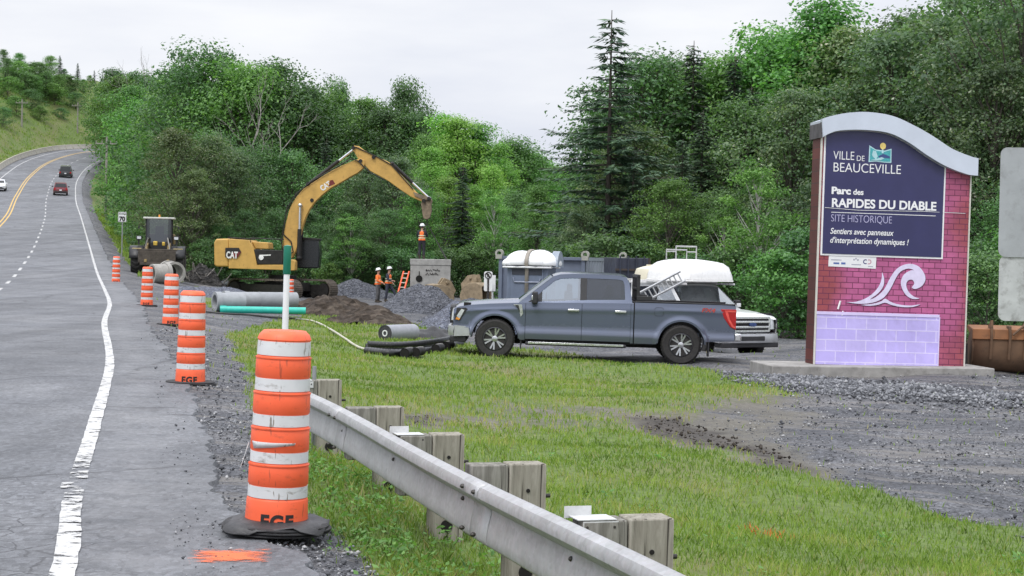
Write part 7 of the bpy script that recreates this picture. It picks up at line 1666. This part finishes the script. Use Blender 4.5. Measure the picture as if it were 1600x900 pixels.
# grass on the banks farther off
x = np.concatenate([R_.uniform(-48, -10, 60000)]); y = R_.uniform(62, 215, 60000); x = RX0 = np.interp(y, RE[:, 1][:170], RE[:, 0][:170]) + R_.uniform(1.5, 16, 60000)
U, Zr, _ = lat(x, y); g, m, dd = masks(x, y); kp = (R_.uniform(0, 1, len(x)) > g * 1.2) & (U > 1.6) & ((y > 104) | (U < 3.2)); x, y = x[kp], y[kp]
blades(x, y, R_.uniform(.12, .35, len(x)), np.full(len(x), .035), np.clip(R_.normal(.42, .16, len(x)), 0, .85), 'bank_grass', GM)
bx_ = R_.uniform(-1, 1, 60000); by_ = R_.uniform(290, 420, 60000); bx_ = -100 + bx_ * 55; U, Zr, _ = lat(bx_, by_); kp = (U < -15) & (U > -50); blades(bx_[kp], by_[kp], R_.uniform(.25, .55, kp.sum()), np.full(kp.sum(), .06), np.clip(R_.normal(.42, .15, kp.sum()), 0, .85), 'bank_grass', GM)
# weeds round the guardrail and along the gravel edge
wx, wy = sample(2600, 6.3, 17, 1.1); U, Zr, _ = lat(wx, wy); g, m, dd = masks(wx, wy)
dr = np.abs(wx - (RX(wy) - .05)); kp = (U > 1.3) & (g < .75) & (R_.uniform(0, 1, len(wx)) < np.exp(-(dr / .5) ** 2) * 1.3 + .03); wx, wy = wx[kp], wy[kp]
C, Nn, T = [], [], []
for a, b in zip(wx, wy):
    k = R_.integers(8, 26); r = R_.uniform(.03, .11); hh = R_.uniform(.03, .14); c = np.stack([a + R_.normal(0, r, k), b + R_.normal(0, r, k), gz(a, b) + R_.uniform(.01, hh, k)], 1)
    C.append(c); Nn.append(R_.normal(0, .5, (k, 3)) + np.array([0, 0, 1])); T.append(np.clip(R_.normal(.5, .2, k), 0, 1))
C, Nn, T = map(np.concatenate, (C, Nn, T)); v, f = leaves(C, Nn, .042, R_, .5)
tag(npmesh('weeds', v, f, LEAF['mid'], None, {'tint': np.repeat(T, 4)}), kind='stuff')
# loose stones
def lumps(x, y, r, tint, name, mat, sink=.3):
    n = len(x); z = ground(x, y); o6 = np.array([(1, 0, 0), (0, 1, 0), (-1, 0, 0), (0, -1, 0), (0, 0, 1), (0, 0, -1)], float); U, Zr, B = lat(x, y)
    z = np.where(U < PAVE_R - .1, Zr - np.clip(U, 0, None) * .02 + r * .3, z)
    s = r[:, None] * R_.uniform(.6, 1.3, (n, 3)) * np.array([1, 1, .7]); q = o6[None] * s[:, None, :]; q = q + R_.normal(0, .16, q.shape) * r[:, None, None]; a = R_.uniform(0, 6.283, n); ca, sa = np.cos(a), np.sin(a)
    X = q[..., 0] * ca[:, None] - q[..., 1] * sa[:, None]; Y = q[..., 0] * sa[:, None] + q[..., 1] * ca[:, None]
    v = np.stack([x[:, None] + X, y[:, None] + Y, z[:, None] + q[..., 2] + (r * (1 - sink) * .6)[:, None]], -1).reshape(-1, 3); tri = np.array([(0, 1, 4), (1, 2, 4), (2, 3, 4), (3, 0, 4), (1, 0, 5), (2, 1, 5), (3, 2, 5), (0, 3, 5)])
    f = (np.arange(n)[:, None, None] * 6 + tri[None]).reshape(-1, 3); return tag(npmesh(name, v, f, mat, None, {'tint': np.repeat(tint, 6)}), kind='stuff')
def stone_mat():
    t = NT('loose_stone'); c = t.ramp(t.attr('tint'), [(.05, (.05, .052, .058)), (.4, (.13, .135, .148)), (.75, (.23, .235, .25)), (.97, (.42, .42, .42))]); return t.set(c, .8, 0, .3)
SM = stone_mat()
x, y = sample(230000, 6.5, 36, 1.35); U, Zr, _ = lat(x, y); g, m, dd = masks(x, y); pt = fbm(x, y, .9, 15)
kp = (U > .55) & (g * (1 - m * .8) > .45) & (R_.uniform(0, 1, len(x)) < .3 + 1.6 * (pt - .40)) & ((U > .9) | (R_.uniform(0, 1, len(x)) < .10)); x, y = x[kp], y[kp]
lumps(x, y, R_.gamma(2.2, .0028, len(x)).clip(.004, .022) * np.interp(y, [6, 20, 36], [1, 1.25, 1.8]), R_.uniform(0, 1, len(x)) ** 1.2, 'loose_gravel', SM)
# coarse stones banked up in front of the sign's slab
bpts = np.array([(G(a, b).x, G(a, b).y) for a, b in [(1185, 592), (1260, 600), (1360, 606), (1480, 612), (1620, 618)]]); k = 16000; tt = R_.uniform(0, 1, k) * 4; i0 = tt.astype(int).clip(0, 3); fr_ = (tt - i0)[:, None]
pp_ = bpts[i0] * (1 - fr_) + bpts[i0 + 1] * fr_; x = pp_[:, 0] + R_.normal(0, .3, k); y = pp_[:, 1] + R_.normal(-.2, 1.0, k)
lumps(x, y, R_.gamma(3, .0075, k).clip(.008, .06), R_.uniform(0, .85, k), 'coarse_gravel', SM)
# clods of mud along the ruts
t_ = NT('mud_clod'); MUDM = t_.set(t_.ramp(t_.attr('tint'), [(0, (.02, .017, .014)), (.6, (.055, .046, .038)), (1, (.14, .125, .10))]), .9, 0, .25)
x, y = sample(60000, 14, 36, 1.2); g, m, dd = masks(x, y); kp = R_.uniform(0, 1, len(x)) < sstep(.7, .95, m) * .5; x, y = x[kp], y[kp]
lumps(x, y, R_.gamma(2.2, .006, len(x)).clip(.006, .04), R_.uniform(0, 1, len(x)), 'mud_clods', MUDM, .5)
